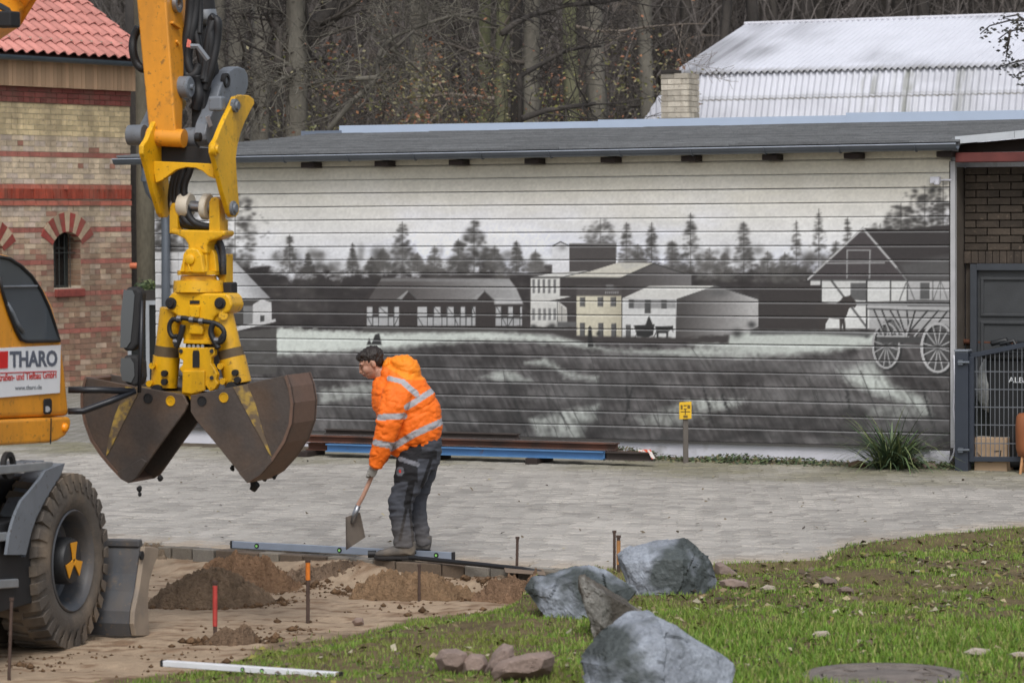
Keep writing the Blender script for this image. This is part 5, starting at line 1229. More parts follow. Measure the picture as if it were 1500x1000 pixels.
mb = MB(); mb.prism([p - FS.x * (xl - xl2) for p in P], FS.x, -.09); mb.build("guide_link", M_gm, exc, bevel=.01)
MB().cyl(sf(209, 198, .04) - FS.x * .1, sf(212, 198, .04), .07, 24).build("pin_boss", M_gm, exc, smooth=True, auto=40); MB().cyl(ss(290, 202, xl) - FS.x * .08, ss(290, 202, xl), .07, 24).build("pin_boss", M_gm, exc, smooth=True, auto=40)
# bucket cylinder behind the stick with grey rod eye and hoses
cy0 = ss(270, -60, xl - .2) + FS.y * .3; 
mb = MB(); mb.cyl(atd(291, -40, 21.75), atd(299, 26, 21.75), .085, 20); mb.build("bucket_cylinder", M_chas, exc, smooth=True, auto=40)
mb = MB(); mb.lathe(atd(298, 20, 21.75), (0.1, 0, -1), [(-.02, .09), (.04, .095), (.06, .09), (.09, .05), (.09, .01)], 20); mb.build("cylinder_gland", M_steel, exc, smooth=True, auto=40)
mb = MB(); mb.cyl(atd(300, 40, 21.75), atd(318, 140, 21.65), .045, 14); mb.build("cylinder_rod", M_chas, exc, smooth=True)
hoses = [([(282, -20), (279, 20), (276, 50), (266, 80), (264, 95), (272, 112), (285, 112), (292, 96)], .038), ([(290, -20), (287, 15), (282, 45), (274, 78), (276, 100), (288, 118)], .034), ([(297, 118), (301, 90), (306, 50), (314, 26), (320, 32), (318, 60), (310, 100), (300, 132)], .030),
         ([(300, 122), (306, 90), (310, 60), (308, 30), (314, 24)], .030), ([(288, 110), (290, 126), (292, 142), (286, 160)], .04), ([(286, -20), (284, 30), (290, 66), (296, 96)], .026), ([(203, 40), (195, 56), (194, 74), (199, 92), (208, 102), (214, 100)], .030), ([(292, -20), (294, 20), (292, 50)], .02)]
for pts, r_ in hoses:
    Pn = [atd(x, y, FSd + .22 + .02 * (i % 2)) for i, (x, y) in enumerate(pts)]
    # smooth the run
    for _ in range(2):
        Qn = [Pn[0]]
        for i in range(len(Pn) - 1): Qn += [Pn[i] * .75 + Pn[i + 1] * .25, Pn[i] * .25 + Pn[i + 1] * .75]
        Pn = Qn + [Pn[-1]]
    MB().tube(Pn, r_, 9).build("hydraulic_hose", M_hose, exc, smooth=True)
mb = MB(); d_ = FSd + .1; mb.tube([atd(279, 68, d_), atd(290, 68, d_), atd(305, 88, d_)], (.02), 6); mb.build("hose_guard", M_gm, exc)
mb = MB(); mb.prism([atd(x, y, FSd + .15) for x, y in ((275, 57), (280, 60), (279, 70), (273, 69))], (0, -1, 0), .006); mb.build("warning_tag", mat("red_white_tag", lin(222, 120, 104), .6, var=.3, vscale=60), exc)
mb = MB(); mb.box(atd(296, 160, FSd + .3), .10, .14, .30, FS.x, FS.y); mb.build("cylinder_clevis", M_chas, exc, bevel=.01)
# yellow quick coupler: two ears and a bridge
ear = [(338, 142), (347, 139), (358, 140), (365, 145), (366, 152), (360, 163), (352, 179), (346, 195), (341, 215), (339, 232), (340, 252), (342, 280), (344, 303), (343, 312), (339, 318), (333, 318), (329, 312), (325, 298), (320, 282), (314, 258), (309, 238), (305, 224), (305, 212), (311, 203), (316, 190), (323, 174), (331, 158)]
xe = FS.loc(sf(326, 250, .04))[0]
Pe = [ss(x, y, xe) for x, y in ear]
coup = bpy.data.objects.new("quick_coupler", None); C.objects.link(coup); coup.parent = exc; WM[coup] = WM[exc]
mb = MB(); mb.prism(Pe, FS.x, .035); mb.build("ear_plate", M_ye, coup, bevel=.006)
xe2 = FS.loc(sf(232, 250, .04))[0]
mb = MB(); mb.prism([p - FS.x * (xe - xe2) for p in Pe], FS.x, -.035); mb.build("ear_plate", M_ye, coup, bevel=.006)
for (px, py, r_) in ((343, 155, .032), (314, 219, .030), (340, 305, .034)):
    c_ = ss(px, py, xe + .035); mb = MB(); mb.lathe(c_, FS.x, [(-.01, r_ * 1.45), (.018, r_ * 1.45), (.02, r_), (.035, r_ * .9), (.035, .002)], 20); mb.build("coupler_pin", M_ye if py == 219 else M_gm, coup, smooth=True, auto=35)
mb = MB(); mb.cyl(ss(343, 155, xe2), ss(343, 155, xe), .03, 14); mb.cyl(ss(314, 219, xe2), ss(314, 219, xe), .03, 14); mb.build("cross_pin", M_chas, coup, smooth=True, auto=40)
MB().box(ss(318, 152, xe - .05), .1, .08, .1, FS.x, FS.y).build("lock_cylinder", M_gm, coup, bevel=.015)
# bridge plate between the ears with an arched lower edge
xa, xb2 = xe2, xe
yb = FS.loc(ss(322, 250, xe))[1]
def fb(px, py): return FS.frontpx(px, py, yb - .02)
arch = [(222, 236), (312, 240), (314, 262), (305, 258), (297, 251), (286, 246), (272, 245), (258, 249), (247, 257), (238, 264), (228, 268)]
mb = MB(); mb.prism([fb(x, y) for x, y in arch], FS.y, .04); mb.build("bridge_plate", M_ye, coup, bevel=.004, seg=1)
mb = MB(); mb.prism([FS.frontpx(x, y, yb + .10) for x, y in ((216, 214), (306, 217), (312, 242), (224, 240))], FS.y, .05); mb.build("coupler_cavity", M_chas, coup)

# ================================================================== clamshell grab
gr_o = atd(290, 705, 21.45); grab = thing("clamshell_grab", "yellow hydraulic clamshell grab with two rusty open shells hanging from the excavator", "grab", gr_o)
GO = atd(290, 440, 21.35); FG = Frame(GO, math.radians(20))
def gf(px, py, y=0.0): return FG.frontpx(px, py, y)
def plate(name, pts, y=0.0, t=.05, m_=None, bev=.006, par=None):
    mb = MB(); mb.prism([gf(x, y_, y) for x, y_ in pts], FG.y, t); return mb.build(name, m_ or M_ye, par or grab, bevel=bev)
# upper yoke: lugs with white rollers on a steel pin
plate("yoke_lug", [(248, 342), (248, 306), (251, 298), (256, 297), (260, 306), (260, 342)], -.04, .10)
plate("yoke_lug", [(306, 342), (306, 296), (309, 290), (316, 288), (321, 292), (322, 342)], -.04, .10)
plate("yoke_lug", [(318, 342), (318, 322), (322, 318), (329, 322), (329, 342)], .08, .06)
pin_a, pin_b = gf(262, 301, .02), gf(312, 304, .02)
mb = MB(); mb.cyl(gf(252, 300, .02), gf(322, 305, .02), .038, 20); mb.build("yoke_pin", M_steel, grab, smooth=True, auto=40)
M_roll = mat("worn_white_plastic", lin(206, 198, 182), .6, var=.12, vscale=10)
for (a_, b_, r_) in (((264, 300), (280, 301), .085), ((298, 302), (307, 303), .09)):
    mb = MB(); A_, B_ = gf(*a_, .02), gf(*b_, .02); n_ = (B_ - A_) / np.linalg.norm(B_ - A_); h_ = np.linalg.norm(B_ - A_); mb.lathe(A_, n_, [(0, .02), (0, r_ * .92), (h_ * .15, r_), (h_ * .85, r_), (h_, r_ * .92), (h_, .02)], 28); mb.build("roller", M_roll, grab, smooth=True, auto=35)
plate("yoke_base", [(250, 336), (329, 338), (329, 345), (318, 350), (306, 353), (303, 360), (303, 372), (275, 372), (275, 358), (270, 350), (258, 344), (250, 342)], -.06, .16, bev=.012)
# pivot clevis and rotator
pv_ = plate("pivot_clevis", [(262, 400), (266, 385), (268, 372), (273, 365), (281, 363), (290, 366), (295, 374), (297, 388), (300, 400)], -.12, .05, bev=.01)
mb = MB(); c_ = gf(279, 380, -.12); mb.lathe(c_, -FG.y, [(0, .034), (.015, .034), (.02, .026), (.02, .002)], 18); mb.build("clevis_pin", M_ye, pv_, smooth=True, auto=35)
plate("pivot_clevis", [(303, 398), (304, 372), (307, 366), (312, 366), (315, 375), (317, 398)], .0, .05)
plate("pivot_block", [(284, 398), (286, 372), (292, 364), (302, 366), (304, 398)], -.05, .12, M_ye)
for k_, (x0, x1) in enumerate(((263, 270), (280, 275), (298, 304))): plate("gusset", [(x0, 398), (x1, 398), (x1, 384)], -.14, .02, bev=.003)
cR = gf(291, 410, .04)
mb = MB(); mb.lathe(cR + np.array([0, 0, .065]), (0, 0, -1), [(0, .03), (0, .145), (.03, .145), (.03, .13), (.035, .002)], 40); mb.build("rotator_flange", M_ye, grab, smooth=True, auto=35)
mb = MB(); mb.lathe(cR + np.array([0, 0, .03]), (0, 0, -1), [(0, .01), (0, .12), (.03, .125), (.034, .17), (.11, .175), (.115, .16), (.12, .01)], 44); mb.build("rotator_motor", M_ye, grab, smooth=True, auto=35)
plate("rotator_manifold", [(306, 395), (306, 372), (331, 372), (331, 424), (320, 424), (320, 408)], .1, .12, M_ye, .008)
MB().box(gf(336, 424, .12), .08, .1, .1, FG.x, FG.y).build("valve_block", M_chas, grab, bevel=.01)
# frame: shoulder plate with the two cylinder pins
fr = plate("shoulder_plate", [(252, 428), (332, 430), (337, 436), (340, 447), (336, 456), (328, 460), (318, 461), (312, 466), (309, 478), (306, 500), (268, 500), (266, 480), (262, 466), (256, 460), (248, 456), (243, 448), (244, 438)], -.10, .20, bev=.014)
for (px, py) in ((251, 444), (323, 444)):
    c_ = gf(px, py, -.10); mb = MB(); mb.lathe(c_, -FG.y, [(-.005, .04), (.012, .04), (.014, .028), (.028, .026), (.028, .002)], 22); mb.build("cylinder_pin", M_chas, fr, smooth=True, auto=35)
plate("name_plate", [(278, 440), (292, 440), (292, 445), (278, 445)], -.106, .006, M_chas, 0, fr)
mb = MB(); mb.prism([gf(x, y_, -.12) for x, y_ in ((277, 448), (292, 448), (291, 465), (276, 464))], FG.y, .02); mb.build("cover_plate", M_ye, fr, bevel=.004, seg=1)
mb = MB(); mb.prism([gf(x, y_, -.14) for x, y_ in ((278, 475), (294, 475), (297, 482), (296, 490), (276, 489))], FG.y, .05); mb.build("hose_guard", M_ye, fr, bevel=.008)
plate("centre_body", [(268, 498), (310, 498), (310, 504), (268, 503)], -.12, .24, M_ye, .004)
for k_ in range(4): MB().cyl(gf(277 + k_ * 6.5, 507, -.12), gf(277 + k_ * 6.5, 507, -.10), .012, 8).build("flange_bolt", M_steel, grab)
plate("neck", [(272, 503), (304, 503), (304, 512), (272, 512)], -.06, .12, M_chas, .003)
low = [(261, 509), (314, 509), (314, 520), (309, 524), (309, 532), (314, 540), (318, 548), (316, 556), (319, 562), (314, 570), (307, 573), (302, 566), (296, 560), (294, 572), (278, 586), (275, 580), (266, 576), (267, 546), (262, 540), (267, 534), (268, 528), (262, 524)]
lw = plate("lower_frame", low, -.14, .05, M_ye, .006); plate("lower_frame", low, .16, .05, M_ye, .006)
mb = MB(); mb.prism([gf(x, y_, -.145) for x, y_ in ((283, 513), (291, 513), (292, 518), (292, 538), (282, 538), (282, 518))], FG.y, .012); mb.build("slot", M_chas, lw)
mb = MB(); mb.prism([gf(x, y_, -.165) for x, y_ in ((267, 543), (299, 543), (299, 572), (280, 577), (267, 575))], FG.y, .03); mb.build("front_cover", M_ye, lw, bevel=.006)
for (px, py) in ((265, 514), (310, 514), (310, 553), (266, 553)):
    MB().cyl(gf(px, py, -.15), gf(px, py, -.138), .014, 10).build("frame_bolt", M_chas, lw)
mb = MB(); mb.prism([gf(x, y_, -.05) for x, y_ in ((270, 512), (306, 512), (306, 570), (270, 570))], FG.y, .16); mb.build("core_block", mat("grimy_core", lin(58, 52, 44), .7, var=.3), grab)
# hydraulic cylinders
for (x0, y0, x1, y1, xm, ym) in ((252, 452, 240, 566, 245, 512), (323, 452, 349, 562, 338, 516)):
    A_, M_, B_ = gf(x0, y0, .0), gf(xm, ym, .0), gf(x1, y1, .0)
    mb = MB(); mb.cyl(A_, M_, .082 if x0 < 300 else .078, 26); cyo = mb.build("lift_cylinder", M_ye, grab, smooth=True, auto=40)
    mb = MB(); mb.cyl(M_ + (B_ - M_) * -.10, M_ + (B_ - M_) * .2, .086, 26); mb.build("cylinder_collar", mat("worn_primer", lin(92, 78, 58), .7, var=.3, vscale=12), cyo, smooth=True, auto=40)
    mb = MB(); mb.cyl(M_ + (B_ - M_) * .18, B_, .092, 26); mb.build("cylinder_barrel", M_ye, cyo, smooth=True, auto=40)
    for f_, sx in ((.42, -.05), (.62, .045), (.85, .05), (.9, -.06)):
        c_ = M_ + (B_ - M_) * f_ - FG.y * .085 + FG.x * sx; MB().cyl(c_, c_ - FG.y * .03, .022, 10).build("port_plug", M_chas if sx > 0 else M_ye, cyo, smooth=True, auto=40)
    MB().cyl(B_ - FG.y * .12 - [0, 0, .02], B_ + FG.y * .12 - [0, 0, .02], .04, 14).build("base_pin", M_chas, cyo, smooth=True, auto=40)
MB().cyl(gf(327, 462, -.1), gf(327, 462, -.07), .03, 16).build("grease_cap", M_ye, grab, smooth=True, auto=40)
for pts, r_ in (([(262, 470), (254, 466), (248, 474), (248, 486), (253, 494), (260, 492)], .017), ([(262, 468), (268, 465), (280, 468), (290, 470), (304, 471), (318, 474), (328, 482), (329, 494), (324, 502), (316, 500)], .017), ([(268, 476), (266, 488), (262, 498), (258, 508)], .02), ([(312, 474), (308, 486), (312, 496), (320, 510)], .02), ([(316, 504), (322, 498), (328, 490)], .02)):
    Pn = [gf(x, y, -.14) for x, y in pts]
    for _ in range(2):
        Qn = [Pn[0]]
        for i in range(len(Pn) - 1): Qn += [Pn[i] * .75 + Pn[i + 1] * .25, Pn[i] * .25 + Pn[i + 1] * .75]
        Pn = Qn + [Pn[-1]]
    MB().tube(Pn, r_, 8).build("grab_hose", M_hose, grab, smooth=True)
for (px, py) in ((263, 466), (281, 468), (295, 470), (258, 500), (318, 498)): MB().cyl(gf(px - 3, py, -.14), gf(px + 3, py + .5, -.14), .022, 8).build("hose_fitting", M_steel, grab, smooth=True, auto=40)
# hoses looping over the rollers
for k_, (dx, r_) in enumerate(((0, .028), (5, .026), (11, .026), (20, .024))):
    pts = [(262 + dx, 236), (258 + dx, 252), (253 + dx * .8, 272), (251 + dx, 292), (253 + dx * 1.05, 310), (260 + dx * 1.1, 325), (276 + dx, 331), (297 + dx * .7, 332)]
    Pn = [gf(x, y, .02 - .012 * k_) for x, y in pts]
    for _ in range(2):
        Qn = [Pn[0]]
        for i in range(len(Pn) - 1): Qn += [Pn[i] * .75 + Pn[i + 1] * .25, Pn[i] * .25 + Pn[i + 1] * .75]
        Pn = Qn + [Pn[-1]]
    MB().tube(Pn, r_, 8).build("feed_hose", M_hose, grab, smooth=True)
for pts in ([(309, 345), (316, 362), (320, 376), (321, 398)], [(318, 345), (325, 362), (327, 378), (327, 402)]):
    MB().tube([gf(x, y, .08) for x, y in pts], .022, 8).build("armoured_hose", mat("ribbed_hose", lin(70, 72, 78), .6, var=.5, vscale=70), grab, smooth=True)
# shells
M_sh = mat("worn_shell_steel", lin(84, 77, 73), .6, .3, var=.22, vscale=4, col2=lin(98, 82, 70), fac=(.45, .7), c2scale=3.5, fine=.12, bump=.002, bscale=40)
M_in = mat("shell_inside", lin(150, 122, 62), .7, .1, var=.3, vscale=6, col2=lin(88, 72, 58), fac=(.4, .65), c2scale=6)
M_sc = mat("scraped_yellow_edge", lin(172, 144, 72), .6, var=.2, vscale=9, col2=lin(104, 90, 74), fac=(.40, .54), c2scale=14)
WS = .36
def shell(front, outer, holes, rib, wear, rim_pts):
    sh = bpy.data.objects.new("shell", None); C.objects.link(sh); sh.parent = grab; WM[sh] = WM[grab]
    y0 = -.28
    Pf = [gf(x, y, y0) for x, y in front]
    mb = MB(); mb.prism(Pf, FG.y, .022); mb.build("side_plate", M_sh, sh, bevel=.003, seg=1)
    mb = MB(); mb.prism([p + FG.y * WS for p in Pf], FG.y, .022); mb.build("side_plate", M_sh, sh, bevel=.003, seg=1)
    O_ = [gf(x, y, y0) for x, y in outer]; cen = np.mean(Pf, 0); mb = MB()
    for i in range(len(O_) - 1):
        a_, b_ = O_[i], O_[i + 1]; a2 = a_ + (cen - a_) / np.linalg.norm(cen - a_) * .02; b2 = b_ + (cen - b_) / np.linalg.norm(cen - b_) * .02
        e0 = FG.y * -.012; e1 = FG.y * (WS + .034)
        mb.hexa([a_ + e0, b_ + e0, b_ + e1, a_ + e1, a2 + e0, b2 + e0, b2 + e1, a2 + e1])
    mb.build("curved_back", mat("rusty_back_plate", lin(120, 94, 80), .6, .2, var=.2, vscale=3, col2=lin(92, 78, 70), fac=(.45, .7), fine=.1), sh)
    mb = MB(); a_, b_ = [gf(x, y, y0 + .03) for x, y in rim_pts]; e1 = FG.y * (WS - .05)
    mb.hexa([a_, b_, b_ + e1, a_ + e1, a_ + [0, 0, .012], b_ + [0, 0, .012], b_ + e1 + [0, 0, .012], a_ + e1 + [0, 0, .012]]); mb.build("inner_web", M_in, sh)
    for (px, py, k_) in holes:
        mb = MB(); c_ = gf(px, py, y0); mb.lathe(c_, -FG.y, [(-.001, .034), (.006, .034), (.006, .029), (.001, .028), (.001, .002)], 20); mb.build("pin_hole", M_ye if k_ else M_chas, sh, smooth=True, auto=35)
    mb = MB(); mb.prism([gf(x, y, y0 - .001) for x, y in rib], -FG.y, .006); mb.build("painted_fold", M_sc, sh)
    mb = MB(); mb.prism([gf(x, y, y0 - .001) for x, y in wear], -FG.y, .012); mb.build("cutting_lip", M_sh, sh, bevel=.003, seg=1)
    return sh
shell([(125, 552), (205, 567), (268, 578), (275, 592), (270, 603), (235, 650), (199, 701), (189, 707), (178, 701), (161, 683), (147, 666), (133, 645), (124, 620), (119, 595), (119, 575)],
      [(125, 552), (119, 575), (119, 595), (124, 620), (133, 645), (147, 666), (161, 683), (178, 701), (189, 707)], [(217, 583, 0), (250, 587, 1)],
      [(206, 568), (184, 566), (178, 586), (168, 610), (160, 640), (156, 667), (160, 662)], [(189, 707), (199, 701), (216, 676), (208, 671), (172, 692), (178, 701)], ((132, 566), (262, 582)))
shell([(279, 579), (343, 566), (420, 549), (426, 566), (430, 590), (428, 620), (418, 648), (400, 675), (381, 696), (363, 707), (350, 692), (318, 652), (287, 615), (279, 603)],
      [(420, 549), (426, 566), (430, 590), (428, 620), (418, 648), (400, 675), (381, 696), (363, 707)], [(296, 587, 0), (328, 582, 1)],
      [(342, 567), (362, 563), (374, 590), (380, 612), (388, 640), (398, 668), (394, 663)], [(363, 707), (381, 696), (400, 675), (396, 666), (358, 688), (350, 692)], ((285, 584), (414, 556)))
for (px, py, r_) in ((204, 716, .018), (373, 711, .03), (340, 685, .016), (402, 696, .02), (388, 701, .016), (235, 700, .018), (205, 724, .012)):
    bmc = bmesh.new(); bmesh.ops.create_icosphere(bmc, subdivisions=2, radius=r_)
    P0 = atd(px, py, 21.3)
    for v_ in bmc.verts: v_.co = v_.co * (1 + .5 * (mnoise.noise(v_.co * 60 + Vector((px, 0, 0))))) ; v_.co.z *= 1.3; v_.co += V(P0)
    me = bpy.data.meshes.new("soil_clod"); bmc.to_mesh(me); bmc.free(); me.materials.append(M_chas); o = link_mesh("soil_clod", me); tag(o, {204: "upper of two clods falling under the left grab shell tip", 373: "largest dark clod falling from the right grab shell tip", 340: "tiny clod at the inner edge of the right grab shell", 402: "rightmost clod falling beside the right grab shell", 388: "small clod just right of the largest falling clod", 235: "clod falling under the inner corner of the left grab shell", 205: "lower of two clods falling under the left grab shell tip"}[px] if py != 724 else "lower of two clods falling under the left grab shell tip", "clod", "clods falling from the grab")
# ================================================================== the worker
YW = G(590, 820)[1]
def wk(px, py, lat=0.0):          # a point in the worker's own upright middle plane (seen side-on); lat > 0 towards the yard side
    P = onp(px, py, (0, YW, 0), np.array([0, 1.0, 0])); return P + np.array([0, lat, 0])
feet = wk(590, 814); feet[2] = 0
per = thing("person", "worker in orange high visibility jacket bending forward with a shovel", "person", feet)
def loft(secs, n=20):              # secs: centre, (half thickness in the picture plane, half width across), axis follows the run
    mb = MB(); P = [s_[0] for s_ in secs]; vs = []; fs = []; yv = np.array([0, 1.0, 0]); m_ = len(P)
    for i in range(m_):
        t_ = P[min(i + 1, m_ - 1)] - P[max(i - 1, 0)]; t_ = t_ / np.linalg.norm(t_); x_ = np.cross(yv, t_); x_ /= np.linalg.norm(x_); y_ = np.cross(t_, x_)
        a, b = secs[i][1]
        for k in range(n):
            th = 2 * math.pi * k / n; ct, st_ = math.cos(th), math.sin(th); e = .85
            vs.append(P[i] + x_ * a * math.copysign(abs(ct) ** e, ct) + y_ * b * math.copysign(abs(st_) ** e, st_))
    for i in range(m_ - 1):
        for k in range(n): a, b = i * n + k, i * n + (k + 1) % n; fs.append((a, b, b + n, a + n))
    fs += [tuple(range(n))[::-1], tuple(range((m_ - 1) * n, m_ * n))]
    mb.add(vs, fs); return mb
def fuse(name, parts, mat_, parent, voxel=.008, smooth=6, colf=None, disp=None):
    """several closed shapes fused into one continuous surface"""
    me = bpy.data.meshes.new("tmp"); vs = []; fs = []
    for p in parts: k = len(vs); vs += p.v; fs += [tuple(i + k for i in f) for f in p.f]
    me.from_pydata(vs, [], fs); bm = bmesh.new(); bm.from_mesh(me); bmesh.ops.recalc_face_normals(bm, faces=bm.faces); bm.to_mesh(me); bm.free()
    o = bpy.data.objects.new("tmp", me); C.objects.link(o)
    r = o.modifiers.new("r", 'REMESH'); r.mode = 'VOXEL'; r.voxel_size = voxel
    s_ = o.modifiers.new("s", 'SMOOTH'); s_.iterations = smooth; s_.factor = .5
    bpy.context.view_layer.update(); dg = bpy.context.evaluated_depsgraph_get(); nm = bpy.data.meshes.new_from_object(o.evaluated_get(dg)); bpy.data.objects.remove(o)
    co = np.empty(len(nm.vertices) * 3, dtype=np.float32); nm.vertices.foreach_get("co", co); co = co.reshape(-1, 3).astype(float)
    if disp is not None:
        no = np.empty(len(nm.vertices) * 3, dtype=np.float32); nm.vertices.foreach_get("normal", no); co = co + no.reshape(-1, 3) * disp(co)[:, None]
    if colf is not None:
        at = nm.color_attributes.new("col", 'FLOAT_COLOR', 'POINT'); a = np.ones((len(co), 4), dtype=np.float32); a[:, :3] = colf(co); at.data.foreach_set("color", a.ravel())
    A = np.array(WM[parent].inverted()); lc = co @ A[:3, :3].T + A[:3, 3]; nm.vertices.foreach_set("co", lc.astype(np.float32).ravel())
    nm.polygons.foreach_set("use_smooth", np.ones(len(nm.polygons), dtype=bool)); nm.materials.clear(); nm.materials.append(mat_); nm.name = name; nm.update()
    return link_mesh(name, nm, parent)
S = 1 / 190.0
def sec(px, py, a, b, lat=0.0): return (wk(px, py, lat), (a * S, b))
def ball(px, py, lat, rx, ry, rz, rot=0.0, n=16):
    mb = MB(); c = wk(px, py, lat); vs = []; fs = []; m_ = 10
    ca, sa = math.cos(rot), math.sin(rot)
    for i in range(m_ + 1):
        ph = math.pi * i / m_
        for k in range(n):
            t_ = 2 * math.pi * k / n; x_, y_, z_ = rx * math.sin(ph) * math.cos(t_), ry * math.sin(ph) * math.sin(t_), rz * math.cos(ph)
            vs.append(c + np.array([x_ * ca - z_ * sa, y_, x_ * sa + z_ * ca]))
    for i in range(m_):
        for k in range(n): a, b = i * n + k, i * n + (k + 1) % n; fs.append((a, b, b + n, a + n))
    mb.add(vs, fs); return mb
NEAR, FAR = -1, 1
# --- jacket
jk = [loft([sec(608, 652, 30, .17), sec(611, 640, 34, .205), sec(612, 628, 37, .215), sec(606, 606, 40, .215), sec(598, 586, 38, .22), sec(589, 568, 34, .225), sec(581, 555, 27, .19), sec(573, 546, 17, .12), sec(567, 539, 13, .085)]),
      loft([sec(584, 668, 13, .13), sec(588, 655, 17, .17), sec(586, 636, 24, .19), sec(580, 612, 26, .19), sec(573, 588, 26, .18), sec(567, 566, 22, .15), sec(560, 553, 12, .09)]),
      loft([sec(558, 562, 6, .06), sec(555, 566, 9, .085), sec(552, 575, 8, .09), sec(556, 600, 10, .09)]),
      # hood lying on the back
      loft([sec(570, 534, 6, .06), sec(578, 532, 11, .11), sec(590, 534, 16, .14), sec(601, 541, 16, .15), sec(611, 550, 9, .12), sec(615, 554, 5, .08)]),
      loft([sec(563, 560, 8, .11), sec(564, 548, 8, .10), sec(566, 537, 6, .09), sec(568, 528, 4, .08), sec(569, 523, 2, .07)]), loft([sec(549, 572, 5, .08), sec(551, 564, 6, .08), sec(554, 557, 6, .075), sec(556, 551, 3, .06)]),
      # near arm, far arm
      loft([sec(589, 562, 20, .07, -.16), sec(583, 575, 22, .085, -.20), sec(577, 595, 20, .085, -.225), sec(571, 616, 18.5, .082, -.235), sec(566, 634, 17, .075, -.23), sec(560, 655, 14.5, .068, -.21), sec(554, 672, 12, .06, -.19), sec(551, 681, 10.5, .055, -.185)]),
      loft([sec(586, 566, 18, .07, .16), sec(578, 590, 18, .08, .20), sec(572, 614, 16, .075, .20), sec(566, 640, 14, .068, .15), sec(560, 662, 12, .06, .10), sec(556, 676, 10, .05, .07)])]
def px_of(co): q = co - CAM; d = q @ FW; return 750 + F * (q @ RT) / d, 500 - F * (q @ UP) / d
ORG = np.array(lin(255, 116, 18)); SIL = np.array(lin(168, 168, 172)); ORL = np.array(lin(255, 140, 20))
def seg_d(x, y, a, b):
    ex, ey = b[0] - a[0], b[1] - a[1]; t_ = np.clip(((x - a[0]) * ex + (y - a[1]) * ey) / (ex * ex + ey * ey), 0, 1); return np.hypot(x - a[0] - t_ * ex, y - a[1] - t_ * ey)
def jcol(co):
    x, y = px_of(co); c = np.tile(ORG, (len(co), 1)); lat = co[:, 1] - YW
    hood = (y < 556) & (x > 560) & (y < 520 + (x - 560) * .62 + 14); c[hood] = ORL
    def band(m_, k=1.0): c[m_] = SIL * k
    arm = (lat < -.13) & (x < 596)
    band(arm & (seg_d(x, y, (556, 611), (592, 609)) < 4.6)); band(arm & (seg_d(x, y, (550, 648), (575, 653)) < 4.6))
    tor = ~(arm & (x < 588 - (y - 600) * .28))
    band(tor & (seg_d(x, y, (573, 656), (606, 636)) < 4.8) & (y > 600)); band(tor & (seg_d(x, y, (606, 636), (648, 617)) < 4.8))
    band(tor & (seg_d(x, y, (596, 596), (632, 573)) < 4.4)); 
    band((lat < -.05) & (seg_d(x, y, (570, 554), (590, 559)) < 3.6)); band((lat < -.05) & (seg_d(x, y, (590, 559), (610, 577)) < 4.2))
    return c
def fold(co):
    x, y = px_of(co); n1 = vnoise(x / 9 + y / 14, y / 7 - x / 16, 3, 71) - .5; n2 = vnoise(x / 3.4, y / 4.2 + co[:, 1] * 20, 2, 72) - .5
    rg = 1 - np.abs(2 * vnoise(x / 22 - y / 40, y / 13 + x / 30 + co[:, 1] * 3, 2, 76) - 1); return n1 * .016 - np.clip(rg - .74, 0, 1) * .026 + .002
M_jack = mat("hi_vis_fabric", attr=True, rough=.7, var=.05, vscale=10, bump=.0012, bscale=60)
fuse("jacket", jk, M_jack, per, .0075, 5, jcol, fold)
# waistband of the black layer under the jacket
# --- trousers
GR, BL = np.array(lin(66, 69, 77)), np.array(lin(26, 26, 30)); LG = np.array(lin(128, 130, 138))
tr_ = [loft([sec(622, 632, 23, .165), sec(622, 648, 26, .18), sec(617, 664, 29, .185), sec(612, 680, 28, .185)]),
       loft([sec(610, 664, 27, .10, -.085), sec(604, 690, 25, .105, -.10), sec(596, 714, 20, .09, -.10), sec(587, 732, 18, .08, -.10), sec(588, 752, 16.5, .075, -.10), sec(591, 775, 15.5, .072, -.10), sec(593, 790, 16, .07, -.10), sec(592, 800, 16, .068, -.10)]),
       loft([sec(620, 664, 24, .10, .085), sec(618, 692, 21, .10, .10), sec(612, 720, 17, .088, .10), sec(609, 738, 15, .08, .10), sec(612, 760, 13.5, .075, .10), sec(617, 782, 12.5, .07, .10), sec(619, 800, 12, .066, .10)])]
def tcol(co):
    x, y = px_of(co); lat = co[:, 1] - YW; c = np.tile(GR, (len(co), 1)); near = lat < 0
    c[(y < 672) & (x < 640)] = BL * 1.1
    c[(y < 660) & (x > 618)] = GR * .9
    c[near & (y > 672) & (y < 706) & (x < 612)] = BL
    c[near & (seg_d(x, y, (586, 672), (612, 680)) < 3.2)] = LG * .8
    c[near & (seg_d(x, y, (603, 706), (596, 740)) < 5.0)] = BL
    c[near & (seg_d(x, y, (596, 740), (586, 790)) < 2.2)] = BL; c[near & (seg_d(x, y, (600, 740), (606, 800)) < 2.0)] = BL
    c[(seg_d(x, y, (636, 660), (618, 712)) < 2.4)] = BL
    c[near & (np.hypot((x - 586) / 6, (y - 690) / 7) < 1)] = LG * .55; c[near & (np.hypot(x - 586, y - 690) < 1.9)] = np.array(lin(220, 60, 50))
    c[(lat > 0) & (x > 598) & (seg_d(x, y, (601, 735), (602, 745)) < 3)] = LG * 1.3
    dirt = sstep(740, 800, y) * .35; c = c * (1 - dirt[:, None]) + np.array(lin(120, 112, 104)) * dirt[:, None]
    return c
def tfold(co):
    x, y = px_of(co); return (vnoise(x / 12 + y / 20, y / 6, 2, 73) - .5) * .020
fuse("trousers", tr_, mat("work_trousers", attr=True, rough=.85, var=.12, vscale=12, bump=.001), per, .0075, 4, tcol, tfold)
